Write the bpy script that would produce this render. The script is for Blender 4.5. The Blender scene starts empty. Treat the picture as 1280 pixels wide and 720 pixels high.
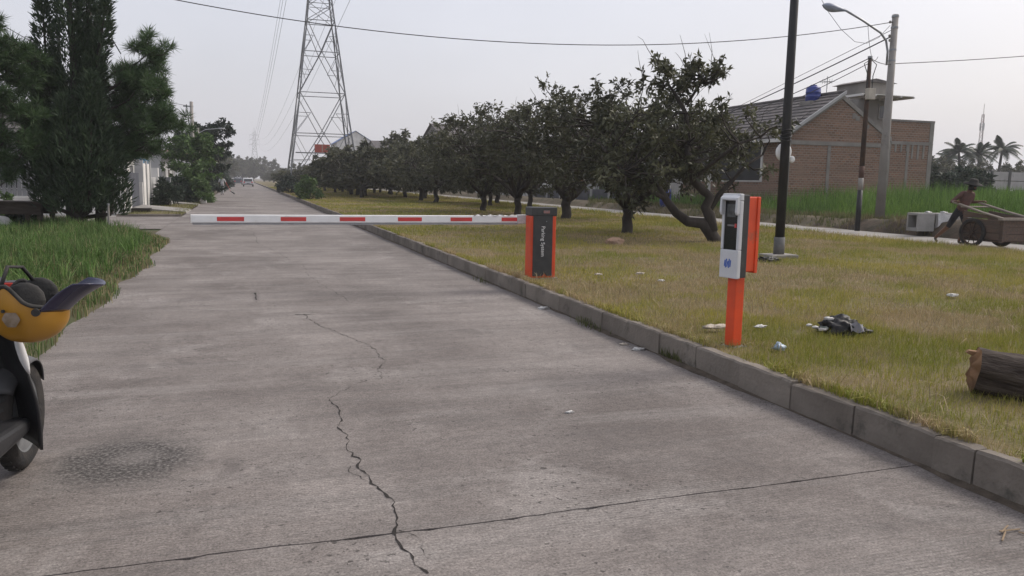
import bpy, bmesh, math, random
import numpy as np
from mathutils import Vector, Matrix, noise as mnoise

# ------------------------------------------------------------------ camera, sky, sun, exposure
scene = bpy.context.scene
COL = scene.collection
YAW, PITCH, ROLL = math.radians(18.8534), math.radians(-7.6383), math.radians(1.0)
CAM_H, FPX = 1.55, 985.0


def cam_axes():
    f = np.array([math.sin(YAW) * math.cos(PITCH), math.cos(YAW) * math.cos(PITCH), math.sin(PITCH)])
    r = np.array([math.cos(YAW), -math.sin(YAW), 0.0])
    u = np.cross(r, f)
    return (r * math.cos(ROLL) + u * math.sin(ROLL), -r * math.sin(ROLL) + u * math.cos(ROLL), f)


AX = cam_axes()


def ray(px, py):
    return AX[2] + AX[0] * (px - 640) / FPX - AX[1] * (py - 360) / FPX


def gnd(px, py, z=0.0):
    d = ray(px, py); t = (z - CAM_H) / d[2]
    return d[0] * t, d[1] * t


def at_y(px, py, Y):
    d = ray(px, py); t = Y / d[1]
    return (d[0] * t, Y, CAM_H + d[2] * t)


def at_x(px, py, X):
    d = ray(px, py); t = X / d[0]
    return (X, d[1] * t, CAM_H + d[2] * t)


cam_data = bpy.data.cameras.new('camera')
cam = bpy.data.objects.new('camera', cam_data)
COL.objects.link(cam)
m = Matrix.Identity(4)
for i in range(3):
    m[i][0], m[i][1], m[i][2] = AX[0][i], AX[1][i], -AX[2][i]
m[2][3] = CAM_H
cam.matrix_world = m
cam_data.sensor_width = 36.0
cam_data.lens = 36.0 * FPX / 1280.0
cam_data.clip_start = 0.05
cam_data.clip_end = 6000
scene.camera = cam

SUN_EL, SUN_AZ = math.radians(46), math.radians(84)      # azimuth clockwise from +Y (the road)
world = bpy.data.worlds.new('World')
scene.world = world
world.use_nodes = True
wn, wl = world.node_tree.nodes, world.node_tree.links
wn.clear()
sky = wn.new('ShaderNodeTexSky')
sky.sky_type = 'NISHITA'
sky.sun_disc = False
sky.sun_elevation = SUN_EL
sky.sun_rotation = SUN_AZ
sky.air_density = 1.0
sky.dust_density = 7.0
sky.ozone_density = 1.0
veil = wn.new('ShaderNodeRGB')
veil.outputs[0].default_value = (6.95, 6.9, 7.45, 1)        # thin high overcast, even over the whole dome
wmix = wn.new('ShaderNodeMixRGB')
wmix.inputs[0].default_value = 0.55
wl.new(sky.outputs[0], wmix.inputs[1])
wtc = wn.new('ShaderNodeTexCoord')
wmp = wn.new('ShaderNodeMapping'); wmp.inputs['Scale'].default_value = (1, 1, 2.2)
wl.new(wtc.outputs['Generated'], wmp.inputs[0])
wnz = wn.new('ShaderNodeTexNoise'); wnz.inputs['Scale'].default_value = 2.4; wnz.inputs['Detail'].default_value = 4
wl.new(wmp.outputs[0], wnz.inputs['Vector'])
wmr = wn.new('ShaderNodeMapRange'); wmr.inputs[1].default_value = 0.3; wmr.inputs[2].default_value = 0.7; wmr.inputs[3].default_value = 0.93; wmr.inputs[4].default_value = 1.07
wl.new(wnz.outputs['Fac'], wmr.inputs[0])
wmu = wn.new('ShaderNodeMixRGB'); wmu.blend_type = 'MULTIPLY'; wmu.inputs[0].default_value = 1.0
wl.new(veil.outputs[0], wmu.inputs[1]); wl.new(wmr.outputs[0], wmu.inputs[2])
wl.new(wmu.outputs[0], wmix.inputs[2])
bg = wn.new('ShaderNodeBackground')
bg.inputs['Strength'].default_value = 0.1
wl.new(wmix.outputs[0], bg.inputs['Color'])
wo = wn.new('ShaderNodeOutputWorld')
wl.new(bg.outputs[0], wo.inputs[0])

sun_data = bpy.data.lights.new('sun', 'SUN')
sun_data.energy = 1.5
sun_data.angle = math.radians(20)
sun_data.color = (1.0, 0.95, 0.88)
sun = bpy.data.objects.new('sun', sun_data)
COL.objects.link(sun)
sd = Vector((math.sin(SUN_AZ) * math.cos(SUN_EL), math.cos(SUN_AZ) * math.cos(SUN_EL), math.sin(SUN_EL)))
sun.rotation_euler = sd.to_track_quat('Z', 'Y').to_euler()
sun.location = (30, 10, 60)

scene.view_settings.view_transform = 'Standard'
scene.view_settings.look = 'None'
scene.view_settings.exposure = 0.60
scene.view_settings.gamma = 1.0
scene.render.engine = 'CYCLES'
scene.cycles.use_denoising = True
scene.cycles.max_bounces = 6
scene.cycles.volume_bounces = 1
scene.cycles.transparent_max_bounces = 8

rng = np.random.default_rng(7)
random.seed(7)

# ------------------------------------------------------------------ materials
MATS = {}


def mat(name, c1, c2=None, scale=4.0, rough=0.75, bump=0.0, bscale=None, metal=0.0, stretch=(1, 1, 1), spec=0.3, detail=5.0, lo=0.35, hi=0.65, dirt=None, coord='Object'):
    if name in MATS:
        return MATS[name]
    mt = bpy.data.materials.new(name)
    mt.use_nodes = True
    n, l = mt.node_tree.nodes, mt.node_tree.links
    b = n['Principled BSDF']
    b.inputs['Roughness'].default_value = rough
    b.inputs['Metallic'].default_value = metal
    b.inputs['Specular IOR Level'].default_value = spec
    tc = n.new('ShaderNodeTexCoord')
    mp = n.new('ShaderNodeMapping')
    mp.inputs['Scale'].default_value = stretch
    if coord == 'World':
        ge = n.new('ShaderNodeNewGeometry'); l.new(ge.outputs['Position'], mp.inputs[0])
    else:
        l.new(tc.outputs['Object'], mp.inputs[0])
    if c2 is None:
        c2 = tuple(c * 0.8 for c in c1)
    nz = n.new('ShaderNodeTexNoise'); nz.inputs['Scale'].default_value = scale; nz.inputs['Detail'].default_value = detail
    l.new(mp.outputs[0], nz.inputs['Vector'])
    mr = n.new('ShaderNodeMapRange'); mr.inputs[1].default_value = lo; mr.inputs[2].default_value = hi
    l.new(nz.outputs['Fac'], mr.inputs[0])
    mx = n.new('ShaderNodeMixRGB')
    mx.inputs[1].default_value = (*c1, 1); mx.inputs[2].default_value = (*c2, 1)
    l.new(mr.outputs[0], mx.inputs[0])
    out = mx.outputs[0]
    if dirt:
        nd = n.new('ShaderNodeTexNoise'); nd.inputs['Scale'].default_value = dirt[1]; nd.inputs['Detail'].default_value = 8; nd.inputs['Roughness'].default_value = 0.7
        l.new(mp.outputs[0], nd.inputs['Vector'])
        md = n.new('ShaderNodeMapRange'); md.inputs[1].default_value = dirt[2]; md.inputs[2].default_value = dirt[2] + 0.15
        l.new(nd.outputs['Fac'], md.inputs[0])
        m2 = n.new('ShaderNodeMixRGB'); m2.inputs[2].default_value = (*dirt[0], 1)
        l.new(md.outputs[0], m2.inputs[0]); l.new(out, m2.inputs[1])
        out = m2.outputs[0]
    l.new(out, b.inputs['Base Color'])
    if bump:
        bn = n.new('ShaderNodeTexNoise'); bn.inputs['Scale'].default_value = bscale or scale * 6; bn.inputs['Detail'].default_value = 6
        l.new(mp.outputs[0], bn.inputs['Vector'])
        bp = n.new('ShaderNodeBump'); bp.inputs['Strength'].default_value = bump; bp.inputs['Distance'].default_value = 0.02
        l.new(bn.outputs['Fac'], bp.inputs['Height']); l.new(bp.outputs[0], b.inputs['Normal'])
    MATS[name] = mt
    return mt


def foliage_mat(name, c1, c2, scale=1.2, trans=0.25, rough=0.55, vcol=False):
    mt = bpy.data.materials.new(name)
    mt.use_nodes = True
    n, l = mt.node_tree.nodes, mt.node_tree.links
    b = n['Principled BSDF']
    b.inputs['Roughness'].default_value = rough
    b.inputs['Specular IOR Level'].default_value = 0.25
    at = n.new('ShaderNodeVertexColor'); at.layer_name = 'Col'
    if vcol:
        out = at.outputs[0]
    else:
        mx = n.new('ShaderNodeMixRGB'); mx.inputs[1].default_value = (*c1, 1); mx.inputs[2].default_value = (*c2, 1)
        sp = n.new('ShaderNodeSeparateColor'); l.new(at.outputs[0], sp.inputs[0])
        l.new(sp.outputs[0], mx.inputs[0])
        oi = n.new('ShaderNodeObjectInfo')
        orr = n.new('ShaderNodeMapRange'); orr.inputs[3].default_value = 0.78; orr.inputs[4].default_value = 1.25
        l.new(oi.outputs['Random'], orr.inputs[0])
        om = n.new('ShaderNodeMixRGB'); om.blend_type = 'MULTIPLY'; om.inputs[0].default_value = 1.0
        l.new(mx.outputs[0], om.inputs[1]); l.new(orr.outputs[0], om.inputs[2])
        out = om.outputs[0]
    l.new(out, b.inputs['Base Color'])
    tr = n.new('ShaderNodeBsdfTranslucent'); l.new(out, tr.inputs['Color'])
    ms = n.new('ShaderNodeMixShader'); ms.inputs[0].default_value = trans
    l.new(b.outputs[0], ms.inputs[1]); l.new(tr.outputs[0], ms.inputs[2])
    l.new(ms.outputs[0], n['Material Output'].inputs['Surface'])
    MATS[name] = mt
    return mt


def brick_mat(name, c1, c2, mortar):
    mt = bpy.data.materials.new(name); mt.use_nodes = True
    n, l = mt.node_tree.nodes, mt.node_tree.links
    b = n['Principled BSDF']; b.inputs['Roughness'].default_value = 0.9; b.inputs['Specular IOR Level'].default_value = 0.15
    ge = n.new('ShaderNodeNewGeometry')
    sp = n.new('ShaderNodeSeparateXYZ'); l.new(ge.outputs['Position'], sp.inputs[0])
    ad = n.new('ShaderNodeMath'); ad.operation = 'ADD'; l.new(sp.outputs[0], ad.inputs[0]); l.new(sp.outputs[1], ad.inputs[1])
    cb = n.new('ShaderNodeCombineXYZ'); l.new(ad.outputs[0], cb.inputs[0]); l.new(sp.outputs[2], cb.inputs[1])
    br = n.new('ShaderNodeTexBrick')
    br.inputs['Scale'].default_value = 1.0
    br.inputs['Brick Width'].default_value = 0.24; br.inputs['Row Height'].default_value = 0.11
    br.inputs['Mortar Size'].default_value = 0.02
    br.inputs['Color1'].default_value = (*c1, 1); br.inputs['Color2'].default_value = (*c2, 1); br.inputs['Mortar'].default_value = (*mortar, 1)
    l.new(cb.outputs[0], br.inputs['Vector'])
    nz = n.new('ShaderNodeTexNoise'); nz.inputs['Scale'].default_value = 0.9; nz.inputs['Detail'].default_value = 8; nz.inputs['Roughness'].default_value = 0.65
    l.new(ge.outputs['Position'], nz.inputs['Vector'])
    mr = n.new('ShaderNodeMapRange'); mr.inputs[1].default_value = 0.42; mr.inputs[2].default_value = 0.68
    l.new(nz.outputs['Fac'], mr.inputs[0])
    mx = n.new('ShaderNodeMixRGB'); mx.inputs[2].default_value = (*[0.55 * q + 0.45 * w for q, w in zip(mortar, c1)], 1)
    l.new(mr.outputs[0], mx.inputs[0]); l.new(br.outputs['Color'], mx.inputs[1])
    mps = n.new('ShaderNodeMapping'); mps.inputs['Scale'].default_value = (0.35, 0.35, 9.0); l.new(ge.outputs['Position'], mps.inputs[0])
    ns = n.new('ShaderNodeTexNoise'); ns.inputs['Scale'].default_value = 1.0; ns.inputs['Detail'].default_value = 3; l.new(mps.outputs[0], ns.inputs['Vector'])
    rs = n.new('ShaderNodeMapRange'); rs.inputs[1].default_value = 0.3; rs.inputs[2].default_value = 0.7; rs.inputs[3].default_value = 0.86; rs.inputs[4].default_value = 1.15
    l.new(ns.outputs['Fac'], rs.inputs[0])
    mq = n.new('ShaderNodeMixRGB'); mq.blend_type = 'MULTIPLY'; mq.inputs[0].default_value = 1.0
    l.new(mx.outputs[0], mq.inputs[1]); l.new(rs.outputs[0], mq.inputs[2])
    l.new(mq.outputs[0], b.inputs['Base Color'])
    bp = n.new('ShaderNodeBump'); bp.inputs['Strength'].default_value = 0.6; bp.inputs['Distance'].default_value = 0.02; bp.invert = True
    l.new(br.outputs['Fac'], bp.inputs['Height']); l.new(bp.outputs[0], b.inputs['Normal'])
    MATS[name] = mt
    return mt


def road_mat():
    mt = bpy.data.materials.new('worn_concrete'); mt.use_nodes = True
    n, l = mt.node_tree.nodes, mt.node_tree.links
    b = n['Principled BSDF']; b.inputs['Roughness'].default_value = 0.85; b.inputs['Specular IOR Level'].default_value = 0.3
    ge = n.new('ShaderNodeNewGeometry')

    def noise(sc, st=(1, 1, 1), det=5, ro=0.55, dist=0.0):
        mp = n.new('ShaderNodeMapping'); mp.inputs['Scale'].default_value = st
        l.new(ge.outputs['Position'], mp.inputs[0])
        z = n.new('ShaderNodeTexNoise'); z.inputs['Scale'].default_value = sc; z.inputs['Detail'].default_value = det
        z.inputs['Roughness'].default_value = ro; z.inputs['Distortion'].default_value = dist
        l.new(mp.outputs[0], z.inputs['Vector'])
        return z.outputs['Fac']

    def ramp(s, a, bb, o0=0.0, o1=1.0):
        r = n.new('ShaderNodeMapRange'); r.inputs[1].default_value = a; r.inputs[2].default_value = bb
        r.inputs[3].default_value = o0; r.inputs[4].default_value = o1
        l.new(s, r.inputs[0]); return r.outputs[0]

    def mix(fac, c1, c2, mode='MIX'):
        x = n.new('ShaderNodeMixRGB'); x.blend_type = mode
        for i, v in ((0, fac), (1, c1), (2, c2)):
            if isinstance(v, (int, float)): x.inputs[i].default_value = v
            elif isinstance(v, tuple): x.inputs[i].default_value = (*v, 1)
            else: l.new(v, x.inputs[i])
        return x.outputs[0]

    def math_(op, a, bb):
        x = n.new('ShaderNodeMath'); x.operation = op
        for i, v in ((0, a), (1, bb)):
            if isinstance(v, (int, float)): x.inputs[i].default_value = v
            else: l.new(v, x.inputs[i])
        return x.outputs[0]

    c = mix(ramp(noise(0.45, (1, 0.8, 1), 7, 0.65), 0.38, 0.62), ROAD_A, ROAD_B)
    # brushed transverse streaks of wear
    c = mix(math_('MULTIPLY', ramp(noise(1.3, (0.35, 3.2, 1), 7, 0.62), 0.46, 0.70), 0.5), c, (0.098, 0.088, 0.083))
    c = mix(math_('MULTIPLY', ramp(noise(1.1, (0.3, 2.3, 1), 6, 0.6, 0.3), 0.52, 0.72), 0.4), c, (0.29, 0.27, 0.255))
    c = mix(math_('MULTIPLY', ramp(noise(0.9, (1, 1, 1), 8, 0.68, 0.6), 0.54, 0.66), 0.45), c, (0.30, 0.278, 0.262))
    c = mix(math_('MULTIPLY', ramp(noise(2.1, (1, 0.9, 1), 8, 0.7, 0.8), 0.56, 0.70), 0.5), c, (0.085, 0.076, 0.072))
    c = mix(math_('MULTIPLY', ramp(noise(5.0, (0.22, 2.6, 1), 5, 0.6), 0.5, 0.75), 0.4), c, (0.12, 0.11, 0.105))
    # fine grain
    c = mix(0.85, c, mix(ramp(noise(85, (1, 1, 1), 3, 0.75), 0.33, 0.67), (0.5, 0.5, 0.5), (1.5, 1.5, 1.5)), 'MULTIPLY')
    c = mix(0.6, c, mix(ramp(noise(17, (1, 1.6, 1), 5, 0.75), 0.33, 0.67), (0.6, 0.6, 0.6), (1.4, 1.4, 1.4)), 'MULTIPLY')
    # small pits and pop-outs
    pits = math_('MULTIPLY', ramp(noise(26, (1, 1, 1), 2, 0.5), 0.64, 0.67), ramp(noise(0.9, (1, 1, 1), 5, 0.65), 0.45, 0.58))
    c = mix(math_('MULTIPLY', pits, 0.8), c, (0.045, 0.04, 0.037))
    # transverse tining grooves
    mp = n.new('ShaderNodeMapping'); mp.inputs['Rotation'].default_value = (0, 0, 0.012)
    l.new(ge.outputs['Position'], mp.inputs[0])
    wv = n.new('ShaderNodeTexWave'); wv.bands_direction = 'Y'; wv.inputs['Scale'].default_value = 13.0
    wv.inputs['Distortion'].default_value = 1.2; wv.inputs['Detail'].default_value = 2; wv.inputs['Detail Scale'].default_value = 3.0
    l.new(mp.outputs[0], wv.inputs['Vector'])
    groove = math_('MULTIPLY', ramp(wv.outputs['Fac'], 0.0, 0.45, 1.0, 0.0), ramp(noise(0.7, (1, 1, 1), 4, 0.6), 0.40, 0.62))
    c = mix(math_('MULTIPLY', groove, 0.38), c, (0.085, 0.078, 0.074))

    # a scabbed round patch and a few blotches, each with a ragged outline of its own
    def blob(cx, cy, rx, ry, soft, nsc, amt):
        sp = n.new('ShaderNodeMapping'); sp.vector_type = 'POINT'
        sp.inputs['Location'].default_value = (-cx / rx, -cy / ry, 0); sp.inputs['Scale'].default_value = (1 / rx, 1 / ry, 0)
        l.new(ge.outputs['Position'], sp.inputs[0])
        ln = n.new('ShaderNodeVectorMath'); ln.operation = 'LENGTH'; l.new(sp.outputs[0], ln.inputs[0])
        d = math_('ADD', ln.outputs['Value'], math_('MULTIPLY', math_('SUBTRACT', noise(nsc, (1, 1, 1), 6, 0.7), 0.5), amt))
        return ramp(d, 1.0, 1.0 - soft, 0.0, 1.0), d

    pb, pd = blob(PATCH[0], PATCH[1], 0.47, 0.46, 0.45, 6, 0.7)
    grit = mix(ramp(noise(48, (1, 1, 1), 3, 0.6), 0.44, 0.66), (0.042, 0.038, 0.036), (0.17, 0.158, 0.15))
    c = mix(math_('MULTIPLY', pb, 0.95), c, grit)
    pin, _ = blob(PATCH[0] + 0.05, PATCH[1] + 0.05, 0.17, 0.17, 0.6, 9, 1.1)
    c = mix(math_('MULTIPLY', pin, 0.35), c, (0.22, 0.20, 0.19))
    for (cx, cy, rx, ry, a) in BLOTS:
        q, _ = blob(cx, cy, rx, ry, 0.7, 9, 2.2)
        c = mix(math_('MULTIPLY', q, a), c, (0.085, 0.075, 0.072))
    l.new(c, b.inputs['Base Color'])
    h = math_('ADD', math_('MULTIPLY', noise(55, (1, 1, 1), 4, 0.7), 0.7), math_('MULTIPLY', groove, -0.5))
    h = math_('ADD', h, math_('MULTIPLY', pits, -0.8))
    h = math_('ADD', h, math_('MULTIPLY', math_('MULTIPLY', pb, noise(48, (1, 1, 1), 3, 0.6)), 1.6))
    bp = n.new('ShaderNodeBump'); bp.inputs['Strength'].default_value = 0.5; bp.inputs['Distance'].default_value = 0.008
    l.new(h, bp.inputs['Height']); l.new(bp.outputs[0], b.inputs['Normal'])
    return mt


ROAD_A, ROAD_B = (0.120, 0.104, 0.096), (0.222, 0.199, 0.185)
PATCH = gnd(158, 576)
BLOTS = [(*gnd(292, 583), 0.07, 0.16, 0.7), (*gnd(170, 460), 0.10, 0.30, 0.45), (*gnd(800, 668), 0.12, 0.10, 0.5), (*gnd(880, 702), 0.18, 0.07, 0.5),
         (*gnd(730, 545), 0.5, 0.25, 0.35), (*gnd(320, 372), 0.05, 0.45, 0.6), (*gnd(700, 480), 0.7, 0.3, 0.3), (*gnd(470, 395), 0.6, 0.5, 0.3)]
BLOTS = [(a, b, rx * 1.15, ry * 1.15, s * 0.8) for a, b, rx, ry, s in BLOTS]

# ------------------------------------------------------------------ mesh helpers


class MB:
    def __init__(s):
        s.v, s.f = [], []

    def add(s, vs, fs):
        o = len(s.v)
        s.v += [tuple(map(float, p)) for p in vs]
        s.f += [tuple(i + o for i in f) for f in fs]
        return s

    def box(s, x0, x1, y0, y1, z0, z1):
        return s.add([(x0, y0, z0), (x1, y0, z0), (x1, y1, z0), (x0, y1, z0), (x0, y0, z1), (x1, y0, z1), (x1, y1, z1), (x0, y1, z1)],
                     [(0, 3, 2, 1), (4, 5, 6, 7), (0, 1, 5, 4), (1, 2, 6, 5), (2, 3, 7, 6), (3, 0, 4, 7)])

    def obox(s, a, b, w, h, up=(0, 0, 1)):
        """a bar of section w x h from a to b"""
        a, b = Vector(a), Vector(b)
        d = (b - a).normalized()
        r = d.cross(Vector(up))
        if r.length < 1e-4: r = d.cross(Vector((1, 0, 0)))
        r.normalize(); u = r.cross(d).normalized()
        vs = []
        for p in (a, b):
            for i, j in ((-1, -1), (1, -1), (1, 1), (-1, 1)):
                vs.append(p + r * (i * w / 2) + u * (j * h / 2))
        return s.add(vs, [(0, 1, 2, 3), (7, 6, 5, 4), (0, 4, 5, 1), (1, 5, 6, 2), (2, 6, 7, 3), (3, 7, 4, 0)])

    def tube(s, pts, rad, n=8, cap=True):
        pts = [Vector(p) for p in pts]
        if not hasattr(rad, '__len__'): rad = [rad] * len(pts)
        o = len(s.v)
        prev = None
        for i, p in enumerate(pts):
            d = (pts[min(i + 1, len(pts) - 1)] - pts[max(i - 1, 0)])
            if d.length < 1e-9: d = Vector((0, 0, 1))
            d.normalize()
            if prev is None:
                r = d.cross(Vector((0, 0, 1)))
                if r.length < 0.05: r = d.cross(Vector((0, 1, 0)))
            else:
                r = prev - d * prev.dot(d)
            r.normalize(); prev = r
            u = d.cross(r)
            for k in range(n):
                a = 2 * math.pi * k / n
                q = p + (r * math.cos(a) + u * math.sin(a)) * rad[i]
                s.v.append((q.x, q.y, q.z))
        for i in range(len(pts) - 1):
            for k in range(n):
                k2 = (k + 1) % n
                s.f.append((o + i * n + k, o + i * n + k2, o + (i + 1) * n + k2, o + (i + 1) * n + k))
        if cap:
            s.f.append(tuple(o + k for k in reversed(range(n))))
            s.f.append(tuple(o + (len(pts) - 1) * n + k for k in range(n)))
        return s

    def lathe(s, prof, n=16, c=(0, 0, 0), axis='z'):
        """prof: (radius, height) pairs"""
        o = len(s.v)
        for (r, h) in prof:
            for k in range(n):
                a = 2 * math.pi * k / n
                p = (r * math.cos(a), r * math.sin(a), h)
                if axis == 'y': p = (p[0], p[2], p[1])
                if axis == 'x': p = (p[2], p[0], p[1])
                s.v.append((c[0] + p[0], c[1] + p[1], c[2] + p[2]))
        for i in range(len(prof) - 1):
            for k in range(n):
                k2 = (k + 1) % n
                s.f.append((o + i * n + k, o + i * n + k2, o + (i + 1) * n + k2, o + (i + 1) * n + k))
        s.f.append(tuple(o + k for k in reversed(range(n))))
        s.f.append(tuple(o + (len(prof) - 1) * n + k for k in range(n)))
        return s

    def prism(s, poly, d0, d1, axis='y'):
        """poly in the two other axes (for y: x,z; for x: y,z; for z: x,y), extruded d0..d1"""
        n = len(poly)
        def P(a, b, d):
            return (a, d, b) if axis == 'y' else ((d, a, b) if axis == 'x' else (a, b, d))
        vs = [P(a, b, d0) for a, b in poly] + [P(a, b, d1) for a, b in poly]
        fs = [tuple(range(n)), tuple(reversed(range(n, 2 * n)))]
        for i in range(n):
            j = (i + 1) % n
            fs.append((i, i + n, j + n, j))
        return s.add(vs, fs)

    def grid(s, fn, nu, nv):
        o = len(s.v)
        for i in range(nu + 1):
            for j in range(nv + 1):
                s.v.append(tuple(map(float, fn(i / nu, j / nv))))
        for i in range(nu):
            for j in range(nv):
                a = o + i * (nv + 1) + j
                s.f.append((a, a + nv + 1, a + nv + 2, a + 1))
        return s

    def build(s, name, material, parent=None, smooth=False, bevel=0.0, segs=2, fix=True):
        me = bpy.data.meshes.new(name)
        me.from_pydata(s.v, [], s.f)
        if fix or bevel:
            bm = bmesh.new(); bm.from_mesh(me)
            bmesh.ops.recalc_face_normals(bm, faces=bm.faces)
            if bevel:
                es = [e for e in bm.edges if len(e.link_faces) == 2 and e.calc_face_angle(0) > 0.5]
                bmesh.ops.bevel(bm, geom=es, offset=bevel, segments=segs, affect='EDGES', profile=0.6, clamp_overlap=True)
            bm.to_mesh(me); bm.free()
        if smooth:
            me.shade_smooth()
            if smooth == 'auto':
                for e in me.edges: pass
        me.materials.append(material)
        return link(name, me, parent)


def link(name, me, parent=None):
    o = bpy.data.objects.new(name, me)
    COL.objects.link(o)
    if parent is not None: o.parent = parent
    return o


def tag(o, label=None, category=None, group=None, kind=None):
    if label: o['label'] = label
    if category: o['category'] = category
    if group: o['group'] = group
    if kind: o['kind'] = kind
    return o


def thing(name, label, category, loc=(0, 0, 0), rz=0.0, group=None):
    o = bpy.data.objects.new(name, None)
    o.empty_display_size = 0.2
    COL.objects.link(o)
    o.location = loc; o.rotation_euler = (0, 0, rz)
    return tag(o, label, category, group)


def dup(root, loc=None, rz=None, label=None, group=None, scale=None):
    kids = {}
    for o in bpy.data.objects:
        if o.parent: kids.setdefault(o.parent.name, []).append(o)
    def cp(o, par):
        c = o.copy(); COL.objects.link(c); c.parent = par
        for k in kids.get(o.name, []): cp(k, c)
        return c
    r = cp(root, None)
    if loc is not None: r.location = loc
    if rz is not None: r.rotation_euler = (0, 0, rz)
    if scale is not None: r.scale = scale if hasattr(scale, '__len__') else (scale,) * 3
    if label: r['label'] = label
    if group: r['group'] = group
    return r


def np_mesh(name, V, F, col=None):
    """V (n,3), F (m,k) all of one size"""
    me = bpy.data.meshes.new(name)
    V = np.asarray(V, np.float32); F = np.asarray(F, np.int32)
    me.vertices.add(len(V)); me.vertices.foreach_set('co', V.ravel())
    k = F.shape[1]
    me.loops.add(F.size); me.loops.foreach_set('vertex_index', F.ravel())
    me.polygons.add(len(F)); me.polygons.foreach_set('loop_start', np.arange(0, F.size, k, dtype=np.int32))
    me.polygons.foreach_set('loop_total', np.full(len(F), k, np.int32))
    me.update(calc_edges=True)
    if col is not None:
        at = me.color_attributes.new('Col', 'FLOAT_COLOR', 'POINT')
        c4 = np.ones((len(V), 4), np.float32); c4[:, :3] = col
        at.data.foreach_set('color', c4.ravel())
    return me


def unit(a):
    return a / np.maximum(np.linalg.norm(a, axis=-1, keepdims=True), 1e-9)


def leaves(P, D, L, W, R, shade=None, droop=0.0):
    """diamond leaves: base points P, unit directions D, lengths, widths; returns V, F, col"""
    n = len(P)
    rv = unit(R.normal(size=(n, 3)))
    S = unit(np.cross(D, rv))
    L = np.broadcast_to(np.asarray(L, float), (n,))[:, None]; W = np.broadcast_to(np.asarray(W, float), (n,))[:, None]
    mid = P + D * L * 0.45
    V = np.stack([P, mid + S * W / 2, P + D * L, mid - S * W / 2], 1)
    if droop: V[:, 2, 2] -= (L[:, 0] * droop)
    sh = R.random(n) if shade is None else shade
    c = np.repeat(np.clip(sh, 0, 1)[:, None], 4, 0).repeat(3, 1)
    F = np.arange(4 * n).reshape(n, 4)
    return V.reshape(-1, 3), F, c


def vnoise(x, y, s, seed=0):
    """smooth value noise on numpy arrays, 0..1"""
    r = np.random.default_rng(1000 + seed); T = r.random((64, 64))
    x = x * s + 11.3; y = y * s + 5.7
    xi = np.floor(x).astype(int); yi = np.floor(y).astype(int)
    fx = x - xi; fy = y - yi
    fx = fx * fx * (3 - 2 * fx); fy = fy * fy * (3 - 2 * fy)
    g = lambda a, b: T[a % 64, b % 64]
    return (g(xi, yi) * (1 - fx) + g(xi + 1, yi) * fx) * (1 - fy) + (g(xi, yi + 1) * (1 - fx) + g(xi + 1, yi + 1) * fx) * fy


def fnoise(x, y, s, seed=0):
    return 0.55 * vnoise(x, y, s, seed) + 0.3 * vnoise(x, y, s * 2.3, seed + 1) + 0.15 * vnoise(x, y, s * 5.1, seed + 2)


def sstep(a, b, x):
    t = np.clip((x - a) / (b - a), 0, 1)
    return t * t * (3 - 2 * t)


RIGHT = Vector((AX[0][0], AX[0][1], 0)).normalized()

# ------------------------------------------------------------------ the setting: ground, roads, kerb
M_soil = mat('soil', (0.12, 0.095, 0.065), (0.075, 0.065, 0.04), 1.5, 0.95, 0.5, 20, coord='World')
M_turf = mat('turf_soil', (0.11, 0.10, 0.038), (0.17, 0.13, 0.075), 2.5, 0.95, 1.0, 30, detail=9.0, coord='World', dirt=((0.11, 0.082, 0.055), 1.1, 0.56))
M_road = road_mat()
M_road2 = mat('pale_concrete', (0.29, 0.275, 0.26), (0.20, 0.19, 0.175), 0.9, 0.9, 0.3, 20, coord='World')
M_kerb = mat('kerb_concrete', (0.150, 0.130, 0.110), (0.22, 0.193, 0.165), 2.2, 0.92, 0.45, 30, coord='World', dirt=((0.07, 0.066, 0.055), 3.0, 0.55))
M_joint = mat('joint_dirt_and_drain_shade', (0.02, 0.018, 0.016), (0.04, 0.036, 0.03), 20, 0.95)
M_conc = mat('concrete', (0.30, 0.285, 0.265), (0.22, 0.21, 0.19), 2.5, 0.9, 0.35, 18, dirt=((0.14, 0.13, 0.115), 2.0, 0.56))


def z_med(x, y):
    return 0.185 + 0.05 * (fnoise(x, y, 0.35, 3) - 0.5) * sstep(3.75, 4.6, x)


def z_field(x, y):
    edge = 19.3 + 0.35 * (fnoise(x * 0, y, 0.5, 8) - 0.5) * 2
    return 0.12 + 0.34 * sstep(edge, edge + 0.8, x) + 0.12 * (fnoise(x, y, 0.3, 9) - 0.5)


def z_left(x, y):
    return -0.03 + 0.09 * sstep(-1.5, -1.95, x) + 0.06 * sstep(-2, -4, x) * fnoise(x, y, 0.4, 12)


def sheet(name, xs, ys, zf, material, kind='structure'):
    X, Y = np.meshgrid(xs, ys, indexing='ij')
    Z = zf(X, Y) if callable(zf) else np.full_like(X, zf)
    V = np.stack([X, Y, Z], -1).reshape(-1, 3)
    a, b = len(xs), len(ys)
    i, j = np.meshgrid(np.arange(a - 1), np.arange(b - 1), indexing='ij')
    k = (i * b + j).ravel()
    F = np.stack([k, k + b, k + b + 1, k + 1], 1)
    me = np_mesh(name, V, F); me.shade_smooth(); me.materials.append(material)
    o = link(name, me)
    o['kind'] = kind
    return o


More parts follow.
